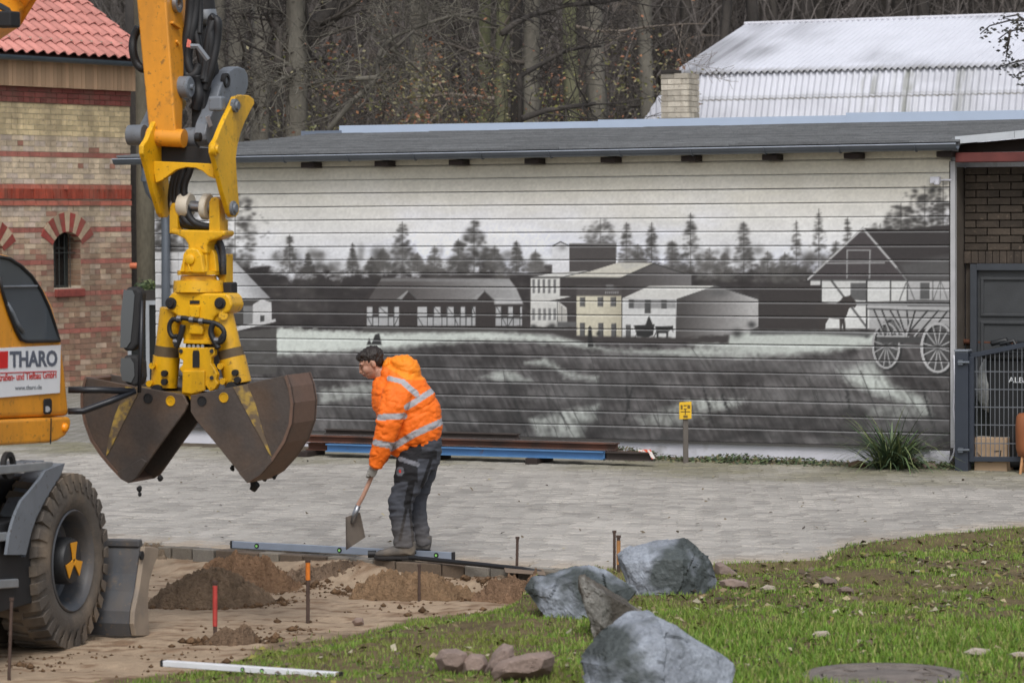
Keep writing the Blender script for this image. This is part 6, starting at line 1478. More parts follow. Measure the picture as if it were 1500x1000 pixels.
# --- boots
M_boot = mat("dusty_boot", lin(92, 88, 84), .8, var=.2, vscale=14, col2=lin(128, 116, 100), fac=(.5, .7)); M_sole = mat("boot_sole", lin(40, 38, 38), .8)
for lat, dx, dy in ((-.10, 0, 0), (.10, 22, -4)):
    up_ = [loft([sec(596 + dx, 790 + dy, 14, .058, lat), sec(596 + dx, 800 + dy, 14, .058, lat), sec(594 + dx, 808 + dy, 14, .055, lat)]),
           loft([sec(607 + dx, 806 + dy, 6, .045, lat), sec(598 + dx, 803 + dy, 9, .052, lat), sec(584 + dx, 804 + dy, 8.5, .054, lat), sec(570 + dx, 806.5 + dy, 6.5, .056, lat), sec(558 + dx, 808 + dy, 5, .052, lat), sec(551 + dx, 809.5 + dy, 3, .036, lat)])]
    bo = fuse("boot", up_, M_boot, per, .006, 4)
    mb = MB(); L_ = [(549, .03), (553, .045), (560, .052), (575, .052), (590, .046), (602, .048), (609, .036)]
    top = [wk(x + dx, 811.5 + dy, lat - w_) for x, w_ in L_] + [wk(x + dx, 811.5 + dy, lat + w_) for x, w_ in L_[::-1]]
    mb.prism(top, (0, 0, -1), .024); mb.build("sole", M_sole, bo, bevel=.004, seg=1)
# --- body: head, neck, forearms and hands in one surface
SK = np.array(lin(186, 140, 118))
hd = (544, 531); HR = math.radians(24)      # head tipped forward
def hp(fx, fz, lat=0.0):                     # head coordinates: fx to the face, fz to the crown, in head-lengths of 0.115 m
    k = .115 / S; x_ = -fx * math.cos(HR) - fz * math.sin(HR) * 1; z_ = -fx * math.sin(HR) * 1 + fz * math.cos(HR)
    x_ = -(fx * math.cos(HR) + fz * math.sin(HR) * .8); z_ = fz * math.cos(HR) - fx * math.sin(HR)
    return hd[0] + x_ * k, hd[1] - z_ * k, lat
def hb(fx, fz, lat, rx, ry, rz): x_, y_, l_ = hp(fx, fz, lat); return ball(x_, y_, l_, rx, ry, rz, HR)
body_parts = [hb(-.05, .22, 0, .092, .076, .088), hb(.12, -.25, 0, .072, .064, .095), hb(.36, -.72, 0, .036, .040, .032), hb(.30, -.55, 0, .050, .052, .050),
              hb(.72, -.02, 0, .018, .030, .020), hb(.80, -.20, 0, .016, .014, .034), hb(.86, -.30, 0, .016, .017, .014), hb(.70, -.52, 0, .018, .026, .010), hb(.68, -.62, 0, .016, .022, .010), hb(.60, .16, 0, .030, .058, .018),
              hb(.42, -.30, -.045, .03, .018, .032), hb(.42, -.30, .045, .03, .018, .032),
              hb(-.14, -.12, -.074, .018, .012, .032), hb(-.14, -.12, .074, .018, .012, .032),
              loft([sec(556, 540, 11, .058), sec(562, 552, 12, .062), sec(570, 566, 13, .09), sec(590, 590, 20, .14), sec(606, 620, 22, .15), sec(612, 650, 20, .15)])]
def limb(pts): return loft([sec(*p) for p in pts])
for lat, arm in ((-1, [(586, 566, 8, .05, -.17), (571, 616, 8, .045, -.23), (556, 664, 7, .036, -.195), (549, 684, 5.5, .03, -.185)]), (1, [(586, 570, 8, .05, .17), (571, 618, 8, .045, .19), (560, 660, 6, .034, .11), (553, 682, 5, .028, .05)])): body_parts.append(limb(arm))
for lat, leg in ((-1, [(612, 650, 14, .08, -.08), (588, 732, 10, .055, -.10), (592, 790, 8, .045, -.10), (594, 804, 7, .04, -.10)]), (1, [(618, 650, 14, .08, .08), (609, 736, 10, .055, .10), (617, 790, 8, .045, .10), (618, 802, 7, .04, .10)])): body_parts.append(limb(leg))
def skin(co):
    c = np.tile(SK, (len(co), 1)); x, y = px_of(co)
    for sgn in (-1, 1):
        ex, ey, _ = hp(.72, -.06); d = np.hypot(x - ex, y - ey); c[d < .9] = np.array(lin(104, 76, 66))
        bx, by, _ = hp(.78, .16); c[(np.hypot((x - bx) / 3.2, (y - by) / 1.0) < 1)] = np.array(lin(84, 62, 52))
    mx, my, _ = hp(.80, -.57); c[np.hypot((x - mx) / 3.4, (y - my) / 1.0) < 1] = np.array(lin(140, 84, 78))
    jx, jy, _ = hp(.34, -.62); st_ = np.exp(-(((x - jx) / 8) ** 2 + ((y - jy) / 6) ** 2)); c = c * (1 - .35 * st_[:, None]) + np.array(lin(90, 74, 68)) * .35 * st_[:, None]
    return c
fuse("body", body_parts, mat("skin", attr=True, rough=.5, var=.05, vscale=30), per, .005, 3, skin)
hair_p = [hb(-.14, .40, 0, .096, .084, .080), hb(-.36, .10, 0, .055, .073, .072), hb(.24, .70, 0, .070, .070, .036), hb(.55, .58, 0, .034, .058, .030), hb(-.12, .30, -.032, .05, .05, .07), hb(-.12, .30, .032, .05, .05, .07)]
def hdisp(co): x, y = px_of(co); return (vnoise(x / 1.5, y / 3.2 + co[:, 1] * 40, 3, 75) - .5) * .016
fuse("hair", hair_p, mat("dark_brown_hair", lin(40, 32, 28), .6, var=.3, vscale=60), per, .005, 2, None, hdisp)
# --- gloved hands closed round the shaft
SH0, SH1 = wk(560, 655, -.10), wk(521, 748, -.10)
shaft_px = [(553, 676), (548, 690), (541, 706), (533, 724), (524, 740), (521, 750)]
M_glove = mat("grey_work_glove", lin(150, 148, 142), .85, var=.18, vscale=25, bump=.001)
for (hx, hy, lat, sgn) in ((547, 688, -.155, -1), (552, 679, -.06, 1)):
    hand = [ball(hx + 1.5, hy, lat + sgn * .018, .030, .018, .044, -.35), loft([sec(hx + 4, hy - 12, 6.5, .032, lat + sgn * .012), sec(hx + 2, hy - 4, 7, .028, lat + sgn * .014)])]
    for k_ in range(4):      # four fingers, bent at two joints round the shaft
        oy = -3.2 + k_ * 3.3; ln = (.9, 1.0, .95, .8)[k_]; dx = -.4 * oy
        q_ = [(hx - 3.0 + dx, hy + oy - 1.2, lat + sgn * .020), (hx - 6.6 * ln + dx, hy + oy + .4, lat + sgn * .006), (hx - 6.4 * ln + dx, hy + oy + 1.6, lat - sgn * .018), (hx - 2.0 + dx, hy + oy + 2.0, lat - sgn * .026)]
        mb = MB(); mb.tube([wk(*p_) for p_ in q_], [.0095, .0095, .009, .008], 8); hand.append(mb)
    mb = MB(); mb.tube([wk(hx + 4, hy - 3, lat + sgn * .0), wk(hx + 1.5, hy + 4, lat - sgn * .022), wk(hx - 3, hy + 7, lat - sgn * .024)], [.012, .0105, .009], 8); hand.append(mb)
    fuse("glove", hand, M_glove, per, .0035, 2)
# ================================================================== shovel
shv = thing("shovel", "flat square shovel with pale wooden shaft held in the worker's gloved hands", "shovel", wk(519, 800, -.10))
mb = MB(); mb.tube([wk(x, y, -.115 if i else -.105) for i, (x, y) in enumerate([(562, 655)] + shaft_px)], .017, 10); mb.build("shaft", mat("ash_wood", lin(178, 138, 118), .6, var=.15, vscale=12), shv, smooth=True)
mb = MB(); mb.tube([wk(526, 738, -.115), wk(521, 750, -.115), wk(517, 764, -.12)], [.022, .022, .014], 10); mb.build("socket", M_steel, shv, smooth=True)
bl_ = [(513, 752), (526, 749), (529, 753), (535, 787), (510, 800), (503, 768), (506, 758)]
vs = []; mb = MB(); n_ = 8
A_, B_, C_, D_ = wk(508, 754, -.18), wk(528, 749, -.06), wk(535, 787, .02), wk(509, 801, -.22)
for th in (0, .006):
    for i in range(n_ + 1):
        for j in range(n_ + 1):
            u_, v_ = i / n_, j / n_; P = (A_ * (1 - u_) + B_ * u_) * (1 - v_) + (D_ * (1 - u_) + C_ * u_) * v_
            dish = .03 * (1 - (2 * u_ - 1) ** 2) * (1 - .5 * v_); vs.append(P + np.array([0, dish + th, 0]))
fs = []; m1 = n_ + 1
for i in range(n_):
    for j in range(n_): a = i * m1 + j; fs.append((a, a + 1, a + m1 + 1, a + m1)); b = a + m1 * m1; fs.append((b, b + m1, b + m1 + 1, b + 1))
for i in range(n_):
    for a, b in ((i * m1, (i + 1) * m1), (i * m1 + n_, (i + 1) * m1 + n_), (i, i + 1), (n_ * m1 + i, n_ * m1 + i + 1)): fs.append((a, b, b + m1 * m1, a + m1 * m1))
mb.add(vs, fs); mb.build("blade", mat("muddy_blade", lin(128, 118, 108), .7, .2, var=.2, vscale=8, col2=lin(92, 84, 78), fac=(.5, .6)), shv, smooth=True, auto=40)
# ================================================================== small things on the ground
r7 = random.Random(71)
def tz(x, y): return float(terrain(np.array([x]), np.array([y]))[0])
def on_terrain(px, py):            # where the pixel's ray meets the near ground
    z = -.05
    for _ in range(12): P = G(px, py, z); z = .5 * z + .5 * tz(P[0], P[1])
    return G(px, py, z)
# ---- sand and soil heaps
M_heap = mat("crumbly_soil", attr=True, rough=.97, var=.12, vscale=20, bump=.03, bscale=55, fine=.35, spec=.15)
def heap(label, px0, px1, ybase, ytop, col, seed, dy=.7, name="soil_heap", lump=.05):
    c = on_terrain((px0 + px1) / 2, ybase); d = c[1]; rx = (px1 - px0) / 2 / F * d; h = (ybase - ytop) / F * d - .02
    nr, na = 76, 190; ry = rx * dy
    c = c + np.array([0, ry * .8, 0]); c[2] = tz(c[0], c[1]); h = max(.06, (proj(c)[1] - ytop) / F * c[1]); vs = []; cs = []
    R_, A_ = np.meshgrid(np.linspace(0, 1, nr), np.linspace(0, 2 * math.pi, na, endpoint=False), indexing='ij')
    wob = 1 + .35 * (vnoise(np.cos(A_) * 1.5 + seed, np.sin(A_) * 1.5, 3, seed) - .5)
    x = c[0] + R_ * rx * wob * np.cos(A_); y = c[1] + R_ * ry * wob * np.sin(A_)
    n1 = vnoise(x * 4, y * 4, 4, seed + 1) - .5; n2 = vnoise(x * 20, y * 20, 4, seed + 2) - .5; n3 = vnoise(x * 55, y * 55, 2, seed + 3) - .5
    prof_ = np.clip(1 - R_, 0, 1) ** .8; prof_ = np.minimum(prof_, .80 + .25 * n1)
    base = terrain(x, y); z = base - .03 + (h + .03) * prof_ / .85 + (n1 * .16 * rx * 2 + n2 * lump * 2.0 + n3 * .035 + (vnoise(x * 38, y * 38, 3, seed + 5) - .5) * .05) * sstep(1.02, .85, R_)
    z = np.where(R_ > .985, base - .04, z)
    cl = np.array(col)[None, None] * (.72 + .5 * (n1 + .5))[..., None] * (.7 + .6 * (n2 + .5))[..., None] * (.75 + .5 * (n3 + .5))[..., None]
    V_ = np.stack([x, y, z], -1).reshape(-1, 3); idx = np.arange(nr * na).reshape(nr, na); fc = np.stack([idx[:-1], np.roll(idx[:-1], -1, 1), np.roll(idx[1:], -1, 1), idx[1:]], -1).reshape(-1, 4)
    o = np_mesh(name, V_, fc[:, ::-1], M_heap, None, col=cl.reshape(-1, 3), smooth=True); tag(o, label, "soil heap", "heaps of dug soil in the pit"); return o
heap("tall brown crumbly soil heap against the kerb behind the grey heap", 262, 455, 868, 812, lin(128, 102, 80), 3, .5)
heap("grey fine gravel heap in front of the tall brown heap", 205, 402, 892, 826, lin(122, 104, 86), 7, .55, lump=.03)
heap("low grey soil heap half hidden behind the dozer blade", 170, 275, 828, 812, lin(122, 108, 92), 11, .5, lump=.03)
heap("low dark soil ridge along the kerb between the two brown heaps", 395, 540, 850, 832, lin(118, 100, 84), 13, .35, lump=.03)
heap("light brown heap under the worker's boots beside the kerb", 505, 705, 878, 829, lin(132, 108, 84), 17, .45)
heap("reddish brown heap next to the grey boulders", 678, 800, 882, 843, lin(124, 100, 80), 19, .5)
heap("low dark mound of turned soil behind the red topped rod", 285, 400, 945, 924, lin(108, 90, 74), 23, .5, lump=.03)
# ---- boulders: hulls of traced corner points, roughened
M_rock_b = mat("brown_grey_boulder", lin(128, 126, 120), .75, var=.3, vscale=4, col2=lin(84, 78, 70), fac=(.46, .56), c2scale=3.5, bump=.02, bscale=24, fine=.25, detail=9)
M_rock = mat("grey_boulder", lin(134, 140, 149), .65, var=.36, vscale=4, col2=lin(70, 76, 76), fac=(.47, .57), c2scale=3.0, bump=.02, bscale=26, fine=.28, detail=9, spec=.4)
M_rock2 = mat("brown_field_stone", lin(140, 122, 112), .8, var=.2, vscale=5, col2=lin(112, 100, 94), fac=(.5, .7), bump=.006, bscale=40, fine=.12)
def rock(name, label, cat, pts, depth, mat_, ground_px, group=None, sub=3, rough=.03, seed=1, parent=None, minz=None):
    """pts: (px, py, f): f is the depth offset in units of 'depth'"""
    g0 = on_terrain(*ground_px); d0 = (g0 - CAM) @ FW
    bm = bmesh.new()
    for (x, y, f) in pts: bm.verts.new(V(atd(x, y, d0 + f * depth)))
    zs = [v.co.z for v in bm.verts]
    res = bmesh.ops.convex_hull(bm, input=bm.verts)
    bmesh.ops.delete(bm, geom=[g_ for g_ in res['geom_interior'] if isinstance(g_, bmesh.types.BMVert)], context='VERTS')
    bmesh.ops.bevel(bm, geom=list(bm.edges), offset=depth * .05, segments=1, profile=.5, affect='EDGES') if False else None
    for _ in range(sub): bmesh.ops.subdivide_edges(bm, edges=list(bm.edges), cuts=1, use_grid_fill=True)
    bmesh.ops.triangulate(bm, faces=bm.faces)
    if sub < 4: [bmesh.ops.smooth_vert(bm, verts=bm.verts, factor=.3, use_axis_x=True, use_axis_y=True, use_axis_z=True) for _ in range(2)]
    bm.normal_update(); sc_ = 1.0 / max(depth, .1)
    for v in bm.verts:
        p = v.co * (sc_ * 1.3) + Vector((seed * 3.1, 0, 0))
        n_ = mnoise.ridged_multi_fractal(p, 1.0, 2.1, 5, 1.0, 2.0) - 1.1
        q1 = mnoise.voronoi(v.co * (sc_ * 1.1) + Vector((seed, 2, 1)))[1][0]; q2 = mnoise.voronoi(v.co * (sc_ * 4.2) + Vector((seed, 5, 3)))[1][0]
        f1 = (v.co * (sc_ * 1.1) + Vector((seed, 2, 1)) - q1).dot(mnoise.noise_vector(q1 * 3.7)) ; f2 = (v.co * (sc_ * 4.2) + Vector((seed, 5, 3)) - q2).dot(mnoise.noise_vector(q2 * 3.7))
        fac_ = (max(-.5, min(.5, f1 * 2.4)) + f2 * .7) * (1.0 if sub >= 4 else .5)
        st = mnoise.noise(Vector((v.co.x * 2 + v.co.z * 9, v.co.y * 2, v.co.z * 14 - v.co.x * 5)) * sc_ * .35)
        v.co += v.normal * (n_ * rough * .2 + fac_ * rough + mnoise.fractal(v.co * sc_ * 6, 1.0, 2.0, 4) * rough * .14 + st * rough * .2)
    me = bpy.data.meshes.new(name); bm.to_mesh(me); bm.free(); me.materials.append(mat_)
    me.polygons.foreach_set("use_smooth", np.ones(len(me.polygons), dtype=bool)); me.set_sharp_from_angle(angle=math.radians(20))
    o = link_mesh(name, me); tag(o, label, cat, group); return o
rock("boulder", "pale grey boulder standing farthest back at the pavement edge", "boulder", [(905, 812, 0), (925, 800, .1), (940, 796, .2), (975, 788, .2), (1003, 785, .3), (1020, 796, .2), (1035, 812, .2), (1050, 850, .3), (1048, 880, .3), (1000, 820, -.5), (945, 822, -.35), (915, 826, -.2), (930, 885, -.2), (960, 890, -.45), (1000, 895, -.5), (1040, 890, .0), (960, 800, .9), (1010, 800, .9), (950, 880, 1), (1020, 880, 1), (908, 830, .1)], .34, M_rock, (980, 868), "grey boulders at the lawn edge", 4, .022, 2)
rock("boulder", "long low grey boulder next to the reddish brown heap", "boulder", [(768, 862, 0), (778, 845, .0), (805, 838, .1), (835, 830, .2), (858, 825, .2), (885, 832, .2), (905, 842, .2), (930, 858, .2), (931, 866, .2), (920, 880, .1), (785, 885, -.1), (800, 905, -.3), (850, 910, -.5), (895, 905, -.3), (845, 848, -.45), (800, 862, -.4), (880, 870, -.4), (800, 850, .9), (880, 850, .9), (830, 905, 1), (905, 900, .8)], .32, M_rock, (840, 898), "grey boulders at the lawn edge", 4, .022, 5)
rock("boulder", "upright split grey boulder wedged between the two biggest grey boulders", "boulder", [(849, 845, 0), (862, 842, .1), (872, 856, 0), (880, 862, -.1), (905, 872, .2), (930, 888, .3), (955, 905, .3), (960, 925, .3), (905, 935, -.3), (872, 940, -.3), (866, 905, -.3), (858, 880, -.2), (850, 862, 0), (885, 870, -.45), (880, 915, -.5), (870, 860, .8), (920, 900, .8), (875, 935, .8), (940, 935, .6)], .28, M_rock_b, (880, 932), "grey boulders at the lawn edge", 4, .022, 8)
rock("boulder", "largest dark grey boulder in the foreground grass", "boulder", [(850, 968, 0), (862, 950, .1), (880, 925, .1), (900, 910, .2), (920, 900, .2), (945, 898, .3), (960, 902, .1), (985, 915, .0), (1010, 935, .1), (1045, 955, .2), (1072, 972, .2), (1076, 985, .2), (1068, 1010, 0), (860, 1005, -.1), (900, 1030, -.4), (990, 1030, -.5), (950, 945, -.35), (890, 975, -.4), (1000, 955, -.2), (930, 925, -.15), (940, 910, 1), (1000, 930, 1), (880, 1000, 1), (1040, 1000, 1)], .42, M_rock, (960, 1018), "grey boulders at the lawn edge", 4, .028, 12)
stones = [("leftmost rounded brown stone of the row in front of the boulders", [(636, 965), (645, 950), (668, 948), (685, 955), (688, 975), (675, 990), (645, 985)], (660, 985)),
          ("second brown stone from the left in the row before the boulders", [(672, 970), (690, 956), (710, 958), (718, 975), (708, 992), (676, 992)], (694, 990)),
          ("upright pinkish stone behind the widest stone of the row", [(708, 985), (722, 955), (738, 940), (752, 945), (755, 962), (735, 985), (715, 994)], (728, 988)),
          ("widest flat brown stone at the right end of the row", [(718, 985), (730, 968), (770, 956), (805, 952), (815, 960), (808, 985), (780, 1000), (722, 998)], (765, 998)),
          ("light brown stone leaning at the back boulder's right foot", [(1046, 824), (1056, 822), (1075, 835), (1090, 848), (1078, 852), (1048, 846)], (1066, 850)),
          ("flat grey stone below the light brown stone at the back boulder", [(1052, 850), (1070, 846), (1095, 852), (1098, 862), (1075, 866), (1056, 862)], (1075, 862)),
          ("small grey stone in the middle of the lawn", [(1198, 848), (1210, 843), (1225, 848), (1228, 858), (1205, 860)], (1212, 858)),
          ("small brown stone right beside the middle lawn stone", [(1225, 862), (1238, 858), (1250, 862), (1252, 870), (1230, 870)], (1238, 869)),
          ("pale pink stone lying in the long grass", [(1188, 930), (1195, 924), (1212, 923), (1219, 930), (1214, 937), (1192, 937)], (1203, 936)),
          ("pale flat slab lying in the grass near the right edge", [(1410, 955), (1425, 948), (1452, 950), (1455, 960), (1440, 965), (1412, 963)], (1432, 963)),
          ("pale slab cut by the right edge of the picture", [(1474, 958), (1490, 954), (1510, 956), (1512, 966), (1480, 966)], (1492, 965)),
          ("dark clod like stone on the bare soil near the orange capped rod", [(515, 910), (522, 904), (532, 905), (534, 914), (520, 917)], (524, 916)),
          ("pale round stone half buried between boulder and lawn stones", [(1112, 862), (1122, 856), (1135, 858), (1137, 867), (1118, 869)], (1124, 868))]
for i, (lb, P, gpx_) in enumerate(stones):
    cx = np.mean([p[0] for p in P]); cy = np.mean([p[1] for p in P])
    pts = [(x, y, 0) for x, y in P] + [(cx + (x - cx) * .6, cy + (y - cy) * .5 - 2, -1) for x, y in P] + [(cx + (x - cx) * .6, cy + (y - cy) * .5 - 3, 1) for x, y in P]
    wdp = max(p[0] for p in P) - min(p[0] for p in P); pale = "pale" in lb
    rock("stone", lb, "stone", pts, wdp / F * 19 * .35, M_rock2 if not pale else mat("pale_stone", lin(176, 164, 150), .8, var=.15, vscale=8, bump=.004), gpx_, "loose stones on the lawn", 3, wdp / F * 19 * .03, i + 20)
# ---- marker rods
M_rust = mat("rusty_rebar", lin(78, 62, 54), .85, var=.25, vscale=30)
def rod(label, px, ytop, ybot, cap=None, tilt=0, r_=.010, capn="painted_tip", z=None):
    b = on_terrain(px, ybot) if z is None else G(px, ybot, z); t_ = atd(px + tilt, ytop, (b - CAM) @ FW)
    o = thing("marker_rod", label, "rod", b, group="steel marker rods round the pit")
    mb = MB(); n_ = 14; mb.tube([b + (t_ - b) * k_ / n_ - (np.array([0, 0, .05]) if k_ == 0 else 0) for k_ in range(n_ + 1)], [r_ * (1 + .08 * (k_ % 2)) for k_ in range(n_ + 1)], 8); mb.build("rod", M_rust, o, smooth=True)
    mb = MB(); mb.tube([t_ - [0, 0, .006], t_ + [0, 0, .012]], r_ * 1.5, 8); mb.build("rod_head", M_rust, o)
    if cap:
        f0, f1, c_ = cap; mb = MB(); mb.tube([t_ + (b - t_) * f0, t_ + (b - t_) * f1], r_ * 1.3, 10); mb.build(capn, mat("tip_paint", c_, .6, var=.2, vscale=30), o, smooth=True, auto=40)
rod("rod with red painted upper half in front of the grey heap", 315, 853, 938, (.05, .75, lin(176, 62, 56)), r_=.0125)
rod("rod with orange painted top between the soil heaps", 451, 822, 912, (.0, .3, lin(214, 120, 36)), r_=.0125)
rod("rusty rod in front of the heap under the worker", 614, 828, 880)
rod("rusty rod standing at the end of the kerb pipe", 757, 788, 836, tilt=1, z=0)
rod("tall dark rod beside the back boulder", 900, 779, 838, z=0)
rod("short rod with orange wooden peg beside the tall dark rod", 906, 786, 840, (.1, .75, lin(170, 120, 70)), z=0, r_=.012)
rod("dark rod in front of the excavator wheel at the left edge", 13, 878, 996, tilt=4, r_=.010)
# ---- spirit levels
def level(label, p0, p1, z_, vials, wide, hgt, group="aluminium spirit levels", colr_=lin(206, 210, 216)):
    a_, b_ = (p0, p1); d = b_ - a_; L_ = np.linalg.norm(d); d = d / L_; sd_ = np.cross(d, (0, 0, 1.0)); sd_ /= np.linalg.norm(sd_)
    o = thing("spirit_level", label, "spirit level", (a_ + b_) / 2, group=group); up = np.array([0, 0, 1.0])
    mb = MB(); mb.box((a_ + b_) / 2 + up * hgt / 2, L_, wide, hgt, d, sd_); mb.build("rail", mat("brushed_aluminium", colr_, .4, .25, var=.06), o, bevel=.003, seg=1)
    for f_ in (0.0, 1.0): MB().box(a_ + d * L_ * f_ + up * hgt / 2, .02, wide * 1.08, hgt * 1.05, d, sd_).build("end_cap", M_chas, o, bevel=.002, seg=1)
    for f_ in vials:
        c_ = a_ + d * L_ * f_ + up * hgt / 2
        for sg in (1, -1):
            mb = MB(); mb.lathe(c_ + sd_ * sg * wide / 2 * .95, sd_ * sg, [(0, .008), (.005, hgt * .22), (.005, hgt * .36), (0, hgt * .38)], 18); mb.build("vial_ring", M_chas, o, smooth=True, auto=40)
            MB().lathe(c_ + sd_ * sg * wide / 2, sd_ * sg, [(.004, .001), (.006, hgt * .18)], 16).build("vial", mat("green_vial", lin(150, 226, 120), .2), o)
zl = .012
def kp(px, py, z=zl): return G(px, py, z)
level("long spirit level lying on the kerb under the worker's boots", kp(340, 802), kp(664, 819), zl, (.12, .50, .93), .028, .055, colr_=lin(150, 160, 176))
zl2 = max(tz(*(G(240 + 257 * f_, 976 + 17 * f_, -.08)[:2])) for f_ in np.linspace(0, 1, 9)) + .004; LA, LB = G(240, 975, zl2), G(497, 993, zl2)
level("bright spirit level lying in the foreground grass and sand", LA, LB, 0, (.47, .58), .05, .034, colr_=lin(236, 238, 242))
# ---- black pipe lying on the kerb
mb = MB(); pts = [kp(545, 811, .05), kp(600, 816, .035), kp(660, 822, .035), (kp(720, 828, .035)), kp(765, 833, .03), kp(792, 838, .02)]; mb.tube(pts, .018, 10)
o = thing("drain_pipe", "black plastic pipe lying along the kerb from the worker's boot", "pipe", pts[2])
mb.build("pipe_run", M_hose, o, smooth=True); mb = MB(); mb.tube([pts[0] - [.03, 0, 0], pts[0] + [.03, -.003, 0]], .028, 12); mb.build("pipe_socket", M_hose, o, smooth=True, auto=40)
mb = MB(); mb.hexa([kp(742, 830, z_) if False else p for p in [kp(740, 838, .0), kp(800, 842, .0), kp(796, 833, .0), kp(738, 830, .0), kp(740, 838, .03), kp(800, 842, .03), kp(796, 833, .03), kp(738, 830, .03)]]); o = mb.build("timber_offcut", mat("weathered_offcut", lin(120, 104, 88), .85, var=.25, vscale=10, stretch=(1, 6, 1)), None, bevel=.004, seg=1); tag(o, "weathered timber offcut at the right end of the kerb", "timber")
# ---- steel girders stacked in front of the mural
M_girder = mat("rusty_girder", lin(112, 76, 62), .8, .2, var=.25, vscale=6, col2=lin(74, 60, 54), fac=(.45, .65)); M_blue = mat("blue_painted_beam", lin(80, 124, 170), .55, var=.12, vscale=3, col2=lin(110, 80, 66), fac=(.66, .74), c2scale=7); M_dgird = mat("dark_girder", lin(70, 62, 58), .8, .2, var=.2)
def girder(label, x0, y0, x1, y1, hgt, wid, o_, m_, z_):
    P0 = onp(x0, y0, W0 + WN * o_, WN); P1 = onp(x1, y1, W0 + WN * o_, WN); P0[2] = z_; P1[2] = z_
    o = thing("steel_girder", label, "girder", (P0 + P1) / 2, group="steel girders stacked before the mural")
    up = np.array([0, 0, 1.0]); t_ = .012
    MB().bar(P0 + up * t_ / 2, P1 + up * t_ / 2, wid, t_).build("flange", m_, o); MB().bar(P0 + up * (hgt - t_ / 2), P1 + up * (hgt - t_ / 2), wid, t_).build("flange", m_, o)
    d = (P1 - P0) / np.linalg.norm(P1 - P0); MB().bar(P0 + up * hgt / 2, P1 + up * hgt / 2, .016, hgt - 2 * t_ - .001).build("web", m_, o); return P0, P1
girder("blue girder at the front of the stack before the mural", 480, 672, 886, 673, .085, .10, 1.02, M_blue, .07)
girder("dark girder end to end with the blue one, with a red and white tag", 889, 673, 958, 676, .085, .10, 1.02, M_dgird, .07)
girder("lowest rusty girder lying behind the blue one", 452, 655, 930, 672, .08, .11, .88, M_girder, .07)
girder("long rusty girder in the middle of the stack", 446, 650, 905, 668, .075, .11, .95, M_girder, .165)
girder("rearmost rusty girder on top of the stack", 470, 640, 860, 655, .07, .10, .78, M_girder, .155)
girder("short rusty girder topmost at the left end of the stack", 478, 636, 760, 652, .06, .09, .88, M_dgird, .248)
for (px, py, lb) in ((455, 655, "left timber bearer under the girder stack"), (640, 668, "timber bearer under the girders behind the worker"), (790, 672, "timber bearer under the blue girder")):
    c_ = onp(px, py, W0 + WN * .92, WN); c_[2] = .035; o = MB().box(c_, .14, .42, .068, WD, WN).build("timber_bearer", M_beam, None, bevel=.006, seg=1); tag(o, lb, "bearer", "bearers under the girders")
P = onp(950, 664, W0 + WN * 1.08, WN); mb = MB(); mb.prism([onp(x, y, W0 + WN * 1.09, WN) for x, y in ((934, 658), (953, 658), (960, 671), (955, 672), (950, 662), (936, 661))], WN, .004); o = mb.build("warning_tape", mat("red_white_tape", lin(232, 226, 220), .5, var=0, col2=lin(226, 88, 50), fac=(.49, .52), c2scale=14), None); tag(o, "red and white warning tag fluttering on the girder end", "tape")
# ---- yellow sign on a post
sb_ = G(1005, 679); sg = thing("marker_sign", "small yellow utility marker sign on a grey post before the mural", "sign", sb_)
t_ = atd(1004, 612, (sb_ - CAM) @ FW); MB().box((sb_ + t_) / 2 + [0, .02, 0], .055, .04, t_[2] + .04).build("post", mat("grey_post", lin(98, 92, 86), .7, var=.15), sg, bevel=.004, seg=1)
dS = (sb_ - CAM) @ FW - .03; q_ = [atd(x, y, dS) for x, y in ((995, 589), (1013, 588), (1013, 613), (995, 614))]
mb = MB(); mb.prism(q_, (0, 1, 0), .012); pl = mb.build("sign_plate", mat("yellow_sign", lin(222, 178, 34), .5, var=.08), sg, bevel=.002, seg=1)
M_ink = mat("sign_ink", lin(116, 92, 30), .6, var=0)
for k_, (x0, y0, x1, y1) in enumerate(((997, 593, 1000, 599), (1001.5, 593, 1006, 594.5), (1007, 593, 1011, 598), (1001.5, 598, 1006, 599.5), (997, 602, 1011, 603.2), (1003.2, 599.5, 1004.6, 607), (1001, 608, 1007.5, 611.5))):
    mb = MB(); mb.prism([atd(x, y, dS - .004) for x, y in ((x0, y0), (x1, y0), (x1, y1), (x0, y1))], (0, 1, 0), .003); mb.build("sign_mark", M_ink, pl)
# ---- manhole cover in the lawn
mc = on_terrain(1297, 993); mz = mc[2] + .012; mh = thing("manhole_cover", "round concrete and iron manhole cover sunk in the lawn", "manhole cover", (mc[0], mc[1], mz))
M_iron = mat("rusted_concrete", lin(112, 104, 98), .85, var=.3, vscale=9, bump=.006, bscale=50, fine=.2)
MB().lathe((mc[0], mc[1], mz), (0, 0, 1), [(-.2, .46), (.0, .46), (.012, .44), (.012, .36), (0.0, .355), (0, .35)], 56).build("ring", M_iron, mh, smooth=True, auto=35)
MB().lathe((mc[0], mc[1], mz), (0, 0, 1), [(-.01, .345), (.006, .34), (.008, .30), (.003, .29), (.003, .2), (.009, .19), (.009, .002)], 56).build("lid", M_iron, mh, smooth=True, auto=35)
for k_ in range(8):
    a_ = k_ * math.pi / 4; MB().box(np.array([mc[0], mc[1], mz + .007]) + [math.cos(a_) * .245, math.sin(a_) * .245, 0], .07, .03, .01, (math.cos(a_), math.sin(a_), 0), (-math.sin(a_), math.cos(a_), 0)).build("lid_rib", M_iron, mh)
